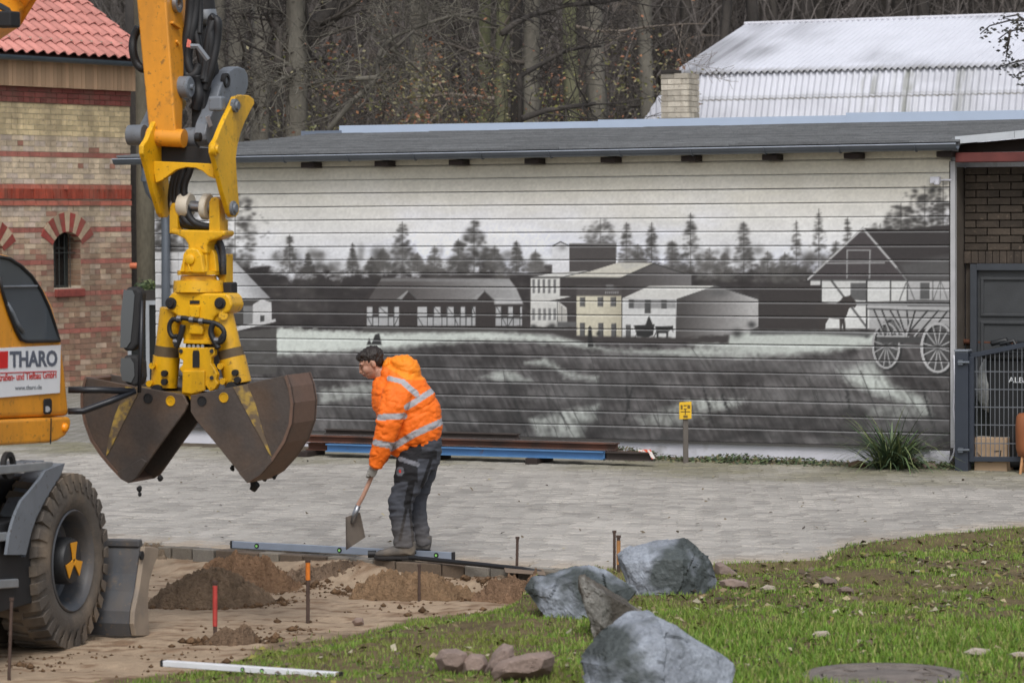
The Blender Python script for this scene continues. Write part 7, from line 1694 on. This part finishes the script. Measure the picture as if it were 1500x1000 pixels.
# ---- plants and stones along the wall's foot
M_leafm = mat("leaf", attr=True, rough=.55, var=.15, vscale=20)
def ribbon(V_, Fc, Cc, base, direction, L_, wdt, droop, col, seg=5):
    d = np.asarray(direction, float); d /= np.linalg.norm(d); hz = np.array([d[0], d[1], 0]); n_ = np.linalg.norm(hz); hz = hz / n_ if n_ > 1e-6 else np.array([1.0, 0, 0]); side = np.cross(d, (0, 0, 1.0)); side /= max(np.linalg.norm(side), 1e-6)
    k = len(V_)
    for i in range(seg + 1):
        f_ = i / seg; P = base + d * L_ * f_ + np.array([0, 0, -droop * L_ * f_ ** 2.2]) + hz * droop * L_ * .3 * f_ ** 2; w_ = wdt * (1 - f_ ** 2) + .001
        V_ += [P - side * w_, P + side * w_]; Cc += [np.array(col) * (.75 + .5 * f_)] * 2
    for i in range(seg): a = k + 2 * i; Fc.append((a, a + 1, a + 3, a + 2))
pb = onp(1308, 660, W0 + WN * .42, WN); pb[2] = 0
pl_ = thing("grass_clump", "tall arching green grass clump at the foot of the mural", "plant", pb)
V_, Fc, Cc = [], [], []
for i in range(330):
    a_ = r7.uniform(0, 6.283); sp_r = r7.random() ** .6; d = np.array([math.cos(a_) * sp_r * .9, math.sin(a_) * sp_r * .9, 1.0 - .35 * sp_r]); ribbon(V_, Fc, Cc, pb + [r7.gauss(0, .06), r7.gauss(0, .05), 0], d, r7.uniform(.4, 1.0), r7.uniform(.006, .013), r7.uniform(.15, .9), np.array(lin(*r7.choice([(72, 92, 58), (88, 106, 66), (58, 76, 52), (112, 122, 80), (66, 84, 60)]))))
np_mesh("blades", np.array(V_), np.array(Fc), M_leafm, pl_, col=np.array(Cc))
for lb, x, y, s_, m_ in (("pinkish stone leaning in the grass clump at the gate", 1336, 680, 34, M_rock2), ("pale stone on the wall border near the yellow sign", 1119, 672, 18, M_white), ("brown stone on the wall border left of the grass clump", 1225, 676, 30, M_rock2), ("small stone between the wall border and the gate", 1362, 684, 22, M_rock2), ("broken roof tile lying in the wall border", 1255, 682, 26, M_tile if False else M_girder), ("small pale stone on the border beside the brown stone", 1203, 676, 16, M_rock2)):
    c_ = G(x, y + 3); rs = s_ / F * 33 / 2; bm = bmesh.new(); bmesh.ops.create_icosphere(bm, subdivisions=3, radius=rs)
    for v in bm.verts: v.co *= 1 + .3 * mnoise.noise(v.co * (2 / rs * .6) + Vector((x, 0, 0))); v.co.z *= .55; v.co += V(c_ + np.array([0, 0, rs * .3]))
    me = bpy.data.meshes.new("border_stone"); bm.to_mesh(me); bm.free(); me.materials.append(m_); me.polygons.foreach_set("use_smooth", np.ones(len(me.polygons), dtype=bool)); o = link_mesh("border_stone", me); tag(o, lb, "stone", "stones along the wall foot")
# leafy ground cover along the wall
V_, Fc, Cc = [], [], []
def leaf(P, s_, col, nrm=None):
    k = len(V_); a_ = r7.uniform(0, 6.283); n_ = np.array([r7.gauss(0, .5), r7.gauss(-.3, .5), 1.0]) if nrm is None else np.asarray(nrm, float); n_ /= np.linalg.norm(n_); x_ = np.cross(n_, (math.cos(a_), math.sin(a_), .1)); x_ /= np.linalg.norm(x_); y_ = np.cross(n_, x_)
    V_.extend([P - y_ * s_, P + x_ * s_ * .55 + n_ * s_ * .15, P + y_ * s_, P - x_ * s_ * .55 + n_ * s_ * .15]); Fc.append((k, k + 1, k + 2, k + 3)); Cc.extend([col] * 4)
for i in range(5200):
    u_ = r7.uniform((onp(900, 660, W0, WN) - W0) @ WD, UR + .35); o_ = abs(r7.gauss(0, .16)) + .02; dens = vnoise(np.array([u_ * 1.7]), np.array([.3]), 2, 81)[0]
    if r7.random() > .25 + dens * 1.1: continue
    hh_ = (.05 + .22 * dens ** 2 * (1 if u_ < (onp(1010, 660, W0, WN) - W0) @ WD else .55)) * max(0, 1 - o_ / .5)
    leaf(wp(u_, r7.uniform(.0, hh_), o_), r7.uniform(.012, .03), np.array(lin(*r7.choice([(70, 88, 56), (86, 98, 62), (60, 74, 50), (112, 108, 76), (96, 84, 64), (52, 66, 46)]))))
o = np_mesh("border_plants", np.array(V_), np.array(Fc), M_leafm, None, col=np.array(Cc), kind="stuff"); tag(o, "straggling leafy weeds and ivy along the foot of the mural wall", "weeds")
# soil strip at the wall's foot
mb = MB(); us_ = np.linspace(UL, UR + .5, 60); vs = [wp(u_, .004, -.0) for u_ in us_] + [wp(u_, .006, .16 + .14 * (vnoise(np.array([u_ * 2]), np.array([0.]), 2, 83)[0])) for u_ in us_]; vs2 = [p + np.array([0, 0, .03]) for p in vs[:60]] 
mb.add(vs2 + vs[60:], [(i, i + 1, i + 61, i + 60) for i in range(59)]); mb.build("border_soil", mat("dark_border_soil", lin(84, 74, 60), .95, var=.3, vscale=10, bump=.01), kind="structure")
# ================================================================== trees and undergrowth behind the buildings
r8 = random.Random(81)
def bark(name, c1, c2): return mat(name, lin(*c1), .92, var=.3, vscale=2.5, col2=lin(*c2), fac=(.42, .66), c2scale=1.2, bump=.03, bscale=9, fine=.2, stretch=(1, 1, .35))
M_bk = [bark("grey_brown_bark", (92, 88, 80), (112, 108, 98)), bark("mossy_bark", (86, 88, 62), (104, 102, 82)), bark("dark_bark", (60, 56, 53), (78, 73, 67))]
M_twig = mat("twig_bark", lin(76, 70, 64), .9, var=.25, vscale=3)
M_twig_l = mat("pale_twig_bark", lin(118, 108, 98), .9, var=.25, vscale=3)
def grow(mb, P, d, L_, r_, lev, r, up=.05, nmin=.006, sides=5):
    n_ = max(3, int(L_ / .45)); pts = [P]; rad = [r_]; dd = d
    for i in range(n_):
        dd = dd + np.array([r.gauss(0, .16), r.gauss(0, .16), r.gauss(0, .13) + up]); dd = dd / np.linalg.norm(dd); P = P + dd * L_ / n_; pts.append(P); rad.append(max(nmin, r_ * (1 - .8 * (i + 1) / n_)))
    mb.tube(pts, rad, sides if lev > 1 else 3, caps=False)
    if lev <= 0: return
    for k in range(r.randint(3, 5) if lev > 1 else r.randint(4, 7)):
        f_ = r.uniform(.25, 1.0); i = min(int(f_ * n_), n_ - 1); b = pts[i] + (pts[i + 1] - pts[i]) * (f_ * n_ - i); t_ = pts[i + 1] - pts[i]; t_ = t_ / np.linalg.norm(t_)
        rv = np.array([r.gauss(0, 1), r.gauss(0, 1), r.gauss(0, .6)]); rv -= t_ * (rv @ t_); rv /= max(np.linalg.norm(rv), 1e-6); nd = t_ * .55 + rv * .85; nd /= np.linalg.norm(nd)
        grow(mb, b, nd, L_ * r.uniform(.35, .6), max(nmin, rad[i] * .55), lev - 1, r, up, nmin, sides)
trees = 0
def tree3(px, d, wpx, label, mk=0, lean=0.0, H_=16.0, nb=7, px_top=None, zb=None, lim=None, seed=0, low=3.0):
    """trunk of width wpx photo pixels at photo column px (at the shed's ridge height), standing d metres off"""
    r = random.Random(seed * 13 + int(px)); base = atd(px, 190, d); z0 = float(hill_z(base[0], base[1])) if zb is None else zb
    b = np.array([base[0] - lean * 1.5, base[1], z0 - .2]); top = atd(px if px_top is None else px_top, -60, d)
    sl_ = (top[:2] - base[:2]) / (top[2] - base[2]) ; r0 = wpx / F * d / 2
    o = thing("tree", label, "tree", b, group="bare trees in the wood behind the shed"); mb = MB(); pts = []; rad = []; n_ = 26
    hgt = H_
    for i in range(n_ + 1):
        z = b[2] + hgt * i / n_; xy = base[:2] + sl_ * (z - base[2]); wv = .10 * np.array([math.sin(z * .5 + px), math.cos(z * .6 + px)]) * r0 * 3
        pts.append(np.array([xy[0] + wv[0], xy[1] + wv[1], z])); rad.append(r0 * (1.25 if i == 0 else 1.12 - .62 * i / n_))
    mb.tube(pts, rad, 14, caps=True)
    mb.v = [tuple(np.array(v) + np.array([vnoise(np.array([v[2] * 1.3]), np.array([math.atan2(v[1] - b[1], v[0] - b[0]) * 3 + px]), 3, 90)[0] - .5, 0, 0]) * r0 * .5) for v in mb.v]
    mb.build("trunk", M_bk[mk], o, smooth=True)
    mb = MB()
    for k in range(nb):
        zf = r.uniform(low, hgt * .8); i = min(int((zf) / hgt * n_), n_ - 1); a_ = r.uniform(0, 6.283); dv = np.array([math.cos(a_), .5 * math.sin(a_), r.uniform(-.1, .55)]); dv /= np.linalg.norm(dv)
        grow(mb, pts[i], dv, r.uniform(1.6, 3.6), r0 * r.uniform(.16, .34), 3, r, nmin=.004)
    mb.build("crown", M_twig if mk != 1 else M_twig_l, o, smooth=True)
    return o, pts, r0
T = [(344, 56, 27, "straight grey trunk just right of the excavator's raised stick", 0, 0), (381, 55, 30, "second straight trunk beside the yellow coupler ear", 0, 0), (320, 62, 20, "thin grey trunk behind the excavator's hoses", 0, 0), (401, 60, 22, "slim dark trunk behind the forked tree", 2, 0),
     (610, 60, 22, "pale upright trunk left of the thin dark trunk", 0, 0), (653, 64, 14, "thin dark trunk in the middle of the wood", 2, 0), (563, 72, 14, "faint far trunk behind the bent bough", 2, 0), (712, 60, 20, "mossy green trunk left of the twin trunk", 1, 0), (733, 57, 22, "brownish twin trunk partner of the mossy trunk", 1, 0), (757, 58, 16, "dark narrow trunk right of the mossy twin trunks", 2, 0), (782, 57, 26, "broad grey trunk with a bough crossing it", 0, 0),
     (836, 56, 24, "mossy straight trunk near the middle of the wood", 1, 0), (852, 66, 16, "dark trunk close behind the mossy straight trunk", 2, 0), (874, 57, 30, "thick brown trunk overgrown with fine shoots", 0, 0), (950, 66, 22, "grey trunk rising left of the chimney", 0, 0), (1005, 76, 18, "trunk behind the chimney above the white roof", 2, 0), (925, 76, 14, "thin far trunk between two grey trunks left of the chimney", 2, 0), (500, 76, 14, "thin far trunk right of the forked tree", 2, 0), (530, 84, 16, "blurred far trunk behind autumn leaves", 2, 0), (690, 80, 16, "far dark trunk behind the mossy trunk", 2, 0), (1100, 80, 22, "dark trunk above the left end of the white roof", 2, 0), (1200, 82, 22, "dark trunk above the middle of the white roof", 2, 0), (1310, 78, 24, "dark trunk above the white roof near the right", 2, 0), (1420, 82, 22, "dark trunk above the white roof at the far right", 2, 0)]
for i, (px, d, wpx, lb, mk, ln) in enumerate(T): tree3(px, d, wpx, lb, mk, seed=i + 1, nb=6 if d < 66 else 5, H_=17 if d < 70 else 20, px_top=px + r8.uniform(-4, 4))
# forked tree with a heavy bough to the right and a broken limb to the left
o, pts, r0 = tree3(432, 50, 34, "big forked tree with dark hollow trunk and heavy bough", 0, seed=77, nb=5, H_=15, px_top=428, low=6)
mb = MB(); d0 = 50
def pth(pp, d): return [atd(x, y, d + (k_ * .15)) for k_, (x, y) in enumerate(pp)]
def bough(pp, d, r0_, r1_, mb_):
    P = pth(pp, d); n_ = len(P); mb_.tube(P, [r0_ + (r1_ - r0_) * i / (n_ - 1) for i in range(n_)], 9)
    rr_ = random.Random(int(pp[0][0]))
    for i in range(1, n_):
        for _ in range(3):
            dv = np.array([rr_.gauss(0, 1), rr_.gauss(0, .5), rr_.gauss(.1, .7)]); dv /= np.linalg.norm(dv); grow(mb_, P[i] * .7 + P[i - 1] * .3, dv, rr_.uniform(.6, 1.7), max(.01, r1_ * .5), 2, rr_)
bough([(440, 110), (443, 70), (450, 50), (465, 35), (480, 18), (500, -5), (515, -30)], 50, .17, .10, mb)
bough([(428, 106), (414, 106), (404, 98), (395, 90), (385, 72)], 49.7, .09, .04, mb); bough([(407, 102), (408, 70), (410, 45), (398, 32), (388, 20)], 49.6, .07, .03, mb)
mb.build("bough", M_bk[2], o, smooth=True)
# long bent bough springing up from behind the shed
bt = thing("tree", "bent leaning branch tree arching over the shed roof to the right", "tree", atd(478, 190, 46) * np.array([1, 1, 0]), group="bare trees in the wood behind the shed")
mb = MB(); base = atd(480, 192, 46); mb.tube([base * np.array([1, 1, 0]), base], [.08, .045], 8)
bough([(480, 192), (515, 150), (545, 122), (554, 110), (553, 88), (560, 70), (575, 55), (605, 42), (640, 30), (670, 22), (700, 26), (730, 40)], 46, .045, .02, mb); bough([(552, 114), (520, 116), (480, 118), (455, 125)], 46, .04, .015, mb); bough([(573, 75), (590, 60), (606, 45)], 46.2, .035, .02, mb); bough([(573, 72), (600, 90), (622, 112)], 46.2, .03, .012, mb)
mb.build("branches", M_bk[0], bt, smooth=True)
b2 = thing("tree", "leaning branch tree crossing in front of the broad grey trunk", "tree", atd(765, 190, 47) * np.array([1, 1, 0]), group="bare trees in the wood behind the shed")
mb = MB(); base = atd(762, 180, 47); mb.tube([base * np.array([1, 1, 0]), base], [.1, .06], 8)
bough([(762, 180), (762, 112), (800, 90), (828, 75), (850, 70), (880, 68)], 47, .05, .02, mb); bough([(765, 174), (800, 162), (840, 156), (872, 152)], 46.8, .05, .03, mb); bough([(735, 50), (752, 36), (780, 22), (830, 8), (880, 4), (920, -4)], 47.5, .05, .03, mb);
mb.build("branches", M_bk[2], b2, smooth=True)
# branch with dark leaves hanging before the white roof (its tree stands out of the picture to the right)
tr = thing("tree", "branch with small dark leaves hanging over the right end of the white roof", "tree", atd(1600, 400, 44) * np.array([1, 1, 0]), group="bare trees in the wood behind the shed")
mb = MB(); tb = atd(1600, 300, 44) * np.array([1, 1, 0]); mb.tube([tb, tb + [0, 0, 9]], [.22, .12], 12); mb.build("trunk", M_bk[0], tr, smooth=True)
mb = MB(); V_, Fc, Cc = [], [], []
for pp in ([(1605, 30), (1550, 20), (1510, 30), (1480, 30), (1450, 38), (1436, 50)], [(1520, 28), (1500, 42), (1478, 46), (1462, 58)], [(1480, 44), (1476, 70), (1474, 84)], [(1560, 60), (1520, 80), (1500, 88), (1484, 92), (1464, 98)], [(1540, 90), (1510, 104), (1495, 106), (1488, 112)], [(1500, 30), (1490, 22), (1470, 26)]):
    P = pth(pp, 44); mb.tube(P, [.02 * (1 - .6 * i / (len(P) - 1)) for i in range(len(P))], 5)
    for i in range(len(P) - 1):
        for k in range(16):
            q_ = P[i] + (P[i + 1] - P[i]) * r8.random() + np.array([r8.gauss(0, .06), r8.gauss(0, .1), r8.gauss(-.05, .06)])
            if proj(q_)[0] < 1432: continue
            leaf(q_, r8.uniform(.02, .042), np.array(lin(*r8.choice([(44, 42, 36), (58, 54, 42), (36, 38, 34)]))), (r8.gauss(0, 1), r8.gauss(-1, 1), r8.gauss(0, 1)))
mb.build("branches", M_bk[2], tr, smooth=True); np_mesh("leaves", np.array(V_), np.array(Fc), M_leafm, tr, col=np.array(Cc))
# dark trunk with ivy between the brick house and the shed
iv = atd(203, 560, 47.5); ivt = thing("tree", "ivy grown old tree trunk between the brick house and the shed", "tree", (iv[0], iv[1], 0)); mb = MB()
pts = [atd(x, y, 47.5) for x, y in ((214, 640), (215, 480), (214, 400), (214, 320), (213, 240), (210, 120), (206, 0), (204, -120))]; mb.tube(pts, [.2, .16, .14, .15, .14, .12, .11, .1], 16)
mb.build("trunk", bark("ivy_bark", (96, 90, 76), (62, 60, 50)), ivt, smooth=True)
mb = MB(); pts2 = [atd(x, y, 53.0) for x, y in ((197, 640), (197, 420), (196, 250), (194, 120), (192, -60))]; mb.tube(pts2, [.16, .14, .13, .12, .1], 10); o = thing("tree", "second dark trunk right against the brick house corner", "tree", pts2[0] * np.array([1, 1, 0])); mb.build("trunk", M_bk[2], o, smooth=True)
V_, Fc, Cc = [], [], []
for i in range(1500):
    y_ = r8.uniform(420, 560); q_ = atd(r8.gauss(218, 6 + (y_ - 420) * .04), y_ - r8.random() * 12, 46.9 + r8.uniform(-.3, .3)); leaf(q_, r8.uniform(.02, .05), np.array(lin(*r8.choice([(52, 66, 40), (70, 86, 52), (40, 50, 34), (92, 104, 60)]))), (r8.gauss(0, .6), -1, r8.gauss(.3, .5)))
np_mesh("ivy_leaves", np.array(V_), np.array(Fc), M_leafm, ivt, col=np.array(Cc))
# undergrowth: thin shoots and twigs that read as one mass
r9 = np.random.RandomState(5)
V_ = []; Fc = []; kk = 0
def shoots(n_, dmin, dmax, hmin, hmax, wmin, wmax, seed):
    R9 = np.random.RandomState(seed); Vs = []; Fs = []; k = 0
    for i in range(n_):
        d = R9.uniform(dmin, dmax); px = R9.uniform(150, 1560)
        if d < 72 and px > 900: d += 16
        P = atd(px, 200, d); P[2] = hill_z(P[0], P[1]) + R9.uniform(0, 5.0) * (R9.rand() < .75); a = R9.uniform(0, 6.28); el = R9.normal(.75, .55); L_ = R9.uniform(hmin, hmax); dv = np.array([math.cos(a) * math.cos(el), .4 * math.sin(a) * math.cos(el), math.sin(el)]); rr_ = R9.uniform(wmin, wmax); ns = 4
        for j in range(ns + 1):
            dv = dv + R9.normal(0, .16, 3); dv /= np.linalg.norm(dv); w_ = rr_ * (1 - .75 * j / ns)
            Vs += [P + [-w_, 0, 0], P + [w_ * .5, -w_ * .87, 0], P + [w_ * .5, w_ * .87, 0]]
            if j:
                for q_ in range(3): a0, b0 = k + (j - 1) * 3 + q_, k + (j - 1) * 3 + (q_ + 1) % 3; Fs.append((a0, b0, b0 + 3, a0 + 3))
            P = P + dv * L_ / ns
        k += (ns + 1) * 3
    return np.array(Vs), np.array(Fs)
Vs, Fs = shoots(5000, 54, 74, .5, 2.2, .004, .010, 3); o = np_mesh("undergrowth", Vs, Fs, M_twig, None, kind="stuff", smooth=True); tag(o, "tangle of bare grey brown twigs filling the wood behind the shed", "undergrowth")
Vs, Fs = shoots(9000, 66, 110, 1.5, 6.0, .012, .04, 4); o = np_mesh("far_wood", Vs, Fs, mat("far_twigs_hazed", lin(104, 98, 94), .95, var=.3, vscale=.6), None, kind="stuff", smooth=True); tag(o, "far bare wood of thin grey stems on the slope", "wood")  # stem colour lightened to carry distance haze
Vs, Fs = [], []
R9 = np.random.RandomState(9); kk = 0; Vt = []; Ft = []
for i in range(240):
    d = R9.uniform(72, 118); px = R9.uniform(100, 1600); P = atd(px, 190, d); P[2] = hill_z(P[0], P[1]) - .3; rr_ = R9.uniform(.06, .2); lean_ = R9.normal(0, .04); mbt = 6; pts_ = [P + np.array([lean_ * h + .1 * math.sin(h + i), 0, h]) for h in np.linspace(0, 14, 7)]
    for j, p_ in enumerate(pts_):
        for q_ in range(6): a = q_ * math.pi / 3; Vt.append(p_ + np.array([math.cos(a), math.sin(a), 0]) * rr_ * (1 - .06 * j))
        if j:
            for q_ in range(6): a0, b0 = kk + (j - 1) * 6 + q_, kk + (j - 1) * 6 + (q_ + 1) % 6; Ft.append((a0, b0, b0 + 6, a0 + 6))
    kk += 42
o = np_mesh("far_trunks", np.array(Vt), np.array(Ft), M_bk[2], None, kind="stuff", smooth=True); tag(o, "far grey trunks of the wood merging on the slope", "wood")
# autumn leaves still hanging in the undergrowth
V_, Fc, Cc = [], [], []
cl_c = [(prn.uniform(400, 1000), prn.uniform(60, 190), prn.uniform(48, 66), prn.choice([0, 0, 1, 1, 2])) for _ in range(70)] + [(prn.uniform(540, 680), prn.uniform(110, 190), prn.uniform(48, 60), 1) for _ in range(14)] + [(704, 150, 53, 0), (710, 125, 53, 0), (700, 170, 53, 0), (715, 140, 53, 0), (808, 140, 52, 2), (815, 130, 52, 0), (800, 160, 52, 2), (640, 135, 54, 0), (680, 140, 54, 0), (470, 60, 55, 0), (490, 70, 55, 0), (570, 30, 56, 0)]
pal = [[(138, 92, 66), (120, 78, 60), (148, 106, 74), (110, 82, 66)], [(116, 110, 72), (126, 120, 82), (100, 97, 64), (134, 127, 96)], [(112, 114, 62), (130, 128, 70), (96, 98, 56)]]
for (cx, cy, d, p_) in cl_c:
    for i in range(26):
        leaf(atd(cx + prn.gauss(0, 13), cy + prn.gauss(0, 15), d + prn.gauss(0, .8)), prn.uniform(.022, .05), np.array(lin(*prn.choice(pal[p_]))), (prn.gauss(0, 1), prn.gauss(-.6, 1), prn.gauss(.3, 1)))
for i in range(1500): leaf(atd(prn.uniform(330, 1030), 195 - abs(prn.gauss(0, 70)), prn.uniform(46, 68)), prn.uniform(.018, .042), np.array(lin(*prn.choice(pal[0] + pal[1] + pal[1] + pal[2]))), (prn.gauss(0, 1), prn.gauss(-.6, 1), prn.gauss(.3, 1)))
o = np_mesh("autumn_leaves", np.array(V_), np.array(Fc), M_leafm, None, col=np.array(Cc), kind="stuff"); tag(o, "sparse orange and yellow green autumn leaves hanging in the undergrowth", "leaves")
# ================================================================== grass and fallen leaves
R = np.random.RandomState(12)
N_ = 330000
d_ = R.uniform(15.3, 27.5, N_); gx_ = R.uniform(-.18, .20, N_) * d_; gy_ = d_
keep = (s_edge(gx_, gy_) > np.where(gx_ > BND[-1, 0], -.06, .3)); gwv = grass_w(gx_, gy_)
patch = vnoise(gx_ * 1.6, gy_ * 1.6, 4, 101); patch2 = vnoise(gx_ * 6, gy_ * 6, 3, 102)
nearz = sstep(21.5, 18.0, gy_) * sstep(-.2, 1.0, gx_)
prob = gwv ** 1.5 * np.clip(.30 + 1.5 * (patch - .44) + 1.4 * (patch2 - .46) + .4 * nearz + .5 * sstep(1.0, .2, s_edge(gx_, gy_)), 0.04, 1)
mr = np.hypot(gx_ - mc[0], gy_ - mc[1]) > .42
keep &= (R.rand(N_) < prob * .95) & mr
gx_, gy_ = gx_[keep], gy_[keep]; nearz = nearz[keep]; patch = patch[keep]; n_ = len(gx_)
gz_2 = terrain(gx_, gy_); hgt = R.uniform(.010, .034, n_) * (.5 + 1.0 * patch) * (1 + .9 * nearz) * (.6 + .8 * vnoise(gx_ * 4, gy_ * 4, 3, 106)); ang = R.uniform(0, 6.283, n_); ln_ = R.uniform(.1, .75, n_) * hgt; wd_ = R.uniform(.0018, .0038, n_) * (1 + .3 * nearz)
bx, by = np.cos(ang), np.sin(ang); la = R.uniform(0, 6.283, n_); lx, ly = np.cos(la) * ln_, np.sin(la) * ln_
P0 = np.stack([gx_ - bx * wd_, gy_ - by * wd_, gz_2 - .004], -1); P1 = np.stack([gx_ + bx * wd_, gy_ + by * wd_, gz_2 - .004], -1)
P2 = np.stack([gx_ + lx * .45 + bx * wd_ * .8, gy_ + ly * .45 + by * wd_ * .8, gz_2 + hgt * .6], -1); P3 = np.stack([gx_ + lx * .45 - bx * wd_ * .8, gy_ + ly * .45 - by * wd_ * .8, gz_2 + hgt * .6], -1)
P4 = np.stack([gx_ + lx, gy_ + ly, gz_2 + hgt], -1)
Vg = np.stack([P0, P1, P2, P3, P4], 1).reshape(-1, 3); b5 = (np.arange(n_) * 5)[:, None]
Fq = np.concatenate([b5 + np.array([[0, 1, 2]]), b5 + np.array([[0, 2, 3]]), b5 + np.array([[3, 2, 4]])])
pal_g = np.array([lin(104, 138, 50), lin(118, 148, 58), lin(88, 118, 46), lin(130, 150, 70), lin(150, 152, 92), lin(110, 142, 48)]); ci = R.randint(0, 6, n_)
dry = vnoise(gx_ * 2.2, gy_ * 2.2, 3, 104); cg = pal_g[ci] * R.uniform(.75, 1.2, (n_, 1)); ds = np.clip(sstep(.45, .7, dry) * (1 - nearz), 0, 1)[:, None] * .6; cg = cg * (1 - ds) + np.array(lin(126, 128, 66)) * ds
M_grass = mat("grass_blades", attr=True, rough=.6, var=.1, vscale=3, spec=.3)
o = np_mesh("grass", Vg, Fq, M_grass, None, col=np.repeat(cg, 5, 0), kind="stuff"); tag(o, "short patchy green lawn grass in the foreground", "grass")
# fallen leaves and litter
def litter(n_, fx, smin, smax, pal_, seed, zf):
    R = np.random.RandomState(seed); x, y = fx(R, n_); n_ = len(x); z = zf(x, y); s_ = R.uniform(smin, smax, n_); a = R.uniform(0, 6.283, n_); ax = np.stack([np.cos(a), np.sin(a), R.normal(0, .3, n_)], -1); bxv = np.stack([-np.sin(a), np.cos(a), R.normal(0, .35, n_)], -1); c = np.stack([x, y, z + s_ * .35], -1)
    k = R.uniform(.45, .8, n_)[:, None]; cu = np.array([0, 0, 1.0]) * (s_ * R.uniform(-.1, .4, n_))[:, None]
    Vv = np.stack([c - ax * s_[:, None], c + bxv * s_[:, None] * k + cu, c + ax * s_[:, None], c - bxv * s_[:, None] * k + cu], 1).reshape(-1, 3); Ff = (np.arange(n_) * 4)[:, None] + np.array([[0, 1, 2, 3]])
    pal_ = np.array([lin(*p) for p in pal_]); return Vv, Ff, np.repeat(pal_[R.randint(0, len(pal_), n_)] * R.uniform(.7, 1.2, (n_, 1)), 4, 0)
def fx_lawn(R, n_):
    y = R.uniform(15.5, 27, n_); x = R.uniform(-.18, .20, n_) * y; k = (s_edge(x, y) > -.05) & (grass_w(x, y) * (.35 + .65 * sstep(-.5, 1.5, x)) > R.rand(n_)) & (R.rand(n_) < .25 + .9 * sstep(.4, .65, vnoise(x * 1.3, y * 1.3, 3, 105))); return x[k], y[k]
Vv, Ff, cc_ = litter(13000, fx_lawn, .012, .036, [(112, 94, 66), (134, 116, 84), (86, 72, 54), (156, 142, 112), (100, 88, 70), (172, 164, 140), (128, 122, 60), (70, 60, 48)], 3, lambda x, y: terrain(x, y) + .004)
o = np_mesh("fallen_leaves", Vv, Ff, M_leafm, None, col=cc_, kind="stuff"); tag(o, "brown and pale fallen leaves scattered over the lawn", "leaves")
def fx_pave(R, n_):
    y = R.uniform(22, 40, n_); x = R.uniform(-.165, .168, n_) * y; k = (s_edge(x, y) < -.25) & (wall_dist(x, y) > .3); return x[k], y[k]
Vv, Ff, cc_ = litter(330, fx_pave, .010, .026, [(76, 66, 54), (96, 84, 64), (60, 54, 46), (112, 100, 70), (150, 140, 110)], 5, lambda x, y: x * 0 + .016)
o = np_mesh("yard_leaves", Vv, Ff, M_leafm, None, col=cc_, kind="stuff"); tag(o, "few dry leaves and crumbs scattered on the paved yard", "leaves")
# crumbs of soil round the pit
def fx_pit(R, n_):
    y = R.uniform(16, 26, n_); x = R.uniform(-.17, .03, n_) * y; k = (s_edge(x, y) > .1) & (grass_w(x, y) < .75) & (R.rand(n_) < sstep(.45, .72, vnoise(x * 1.4, y * 1.4, 3, 111))); return x[k], y[k]
x, y = fx_pit(np.random.RandomState(8), 7000)
Rh = np.random.RandomState(18)
for (hx0, hx1, hyb) in ((205, 402, 890), (262, 455, 866), (505, 705, 876), (678, 800, 880), (285, 400, 943)):      # rolled-off crumbs round each heap
    c_ = G((hx0 + hx1) / 2, hyb, -.17); rr_ = (hx1 - hx0) / 2 / F * c_[1]; aa = Rh.uniform(0, 6.283, 420); qq = 1 + np.abs(Rh.normal(0, .16, 420)); x = np.append(x, c_[0] + rr_ * qq * np.cos(aa)); y = np.append(y, c_[1] + rr_ * .45 + rr_ * .55 * qq * np.sin(aa))
kq = s_edge(x, y) > .05; x, y = x[kq], y[kq]; z = terrain(x, y); R = np.random.RandomState(4); s_ = R.uniform(.004, .014, len(x)) * (1 + 2.2 * (R.rand(len(x)) < .05))
oc = np.array([[1, 0, 0], [0, 1, 0], [-1, 0, 0], [0, -1, 0], [0, 0, .8], [0, 0, -.8]]); Vv = (np.stack([x, y, z + s_ * .3], -1)[:, None] + oc[None] * s_[:, None, None] * R.uniform(.6, 1.3, (len(x), 6, 1))).reshape(-1, 3)
Ff = ((np.arange(len(x)) * 6)[:, None, None] + np.array([[0, 1, 4], [1, 2, 4], [2, 3, 4], [3, 0, 4], [1, 0, 5], [2, 1, 5], [3, 2, 5], [0, 3, 5]])[None]).reshape(-1, 3)
o = np_mesh("soil_crumbs", Vv, Ff, M_heap, None, col=np.repeat(np.array(lin(116, 92, 70)) * R.uniform(.6, 1.2, (len(x), 1)), 6, 0), kind="stuff"); tag(o, "loose soil crumbs strewn over the sandy pit floor", "soil")
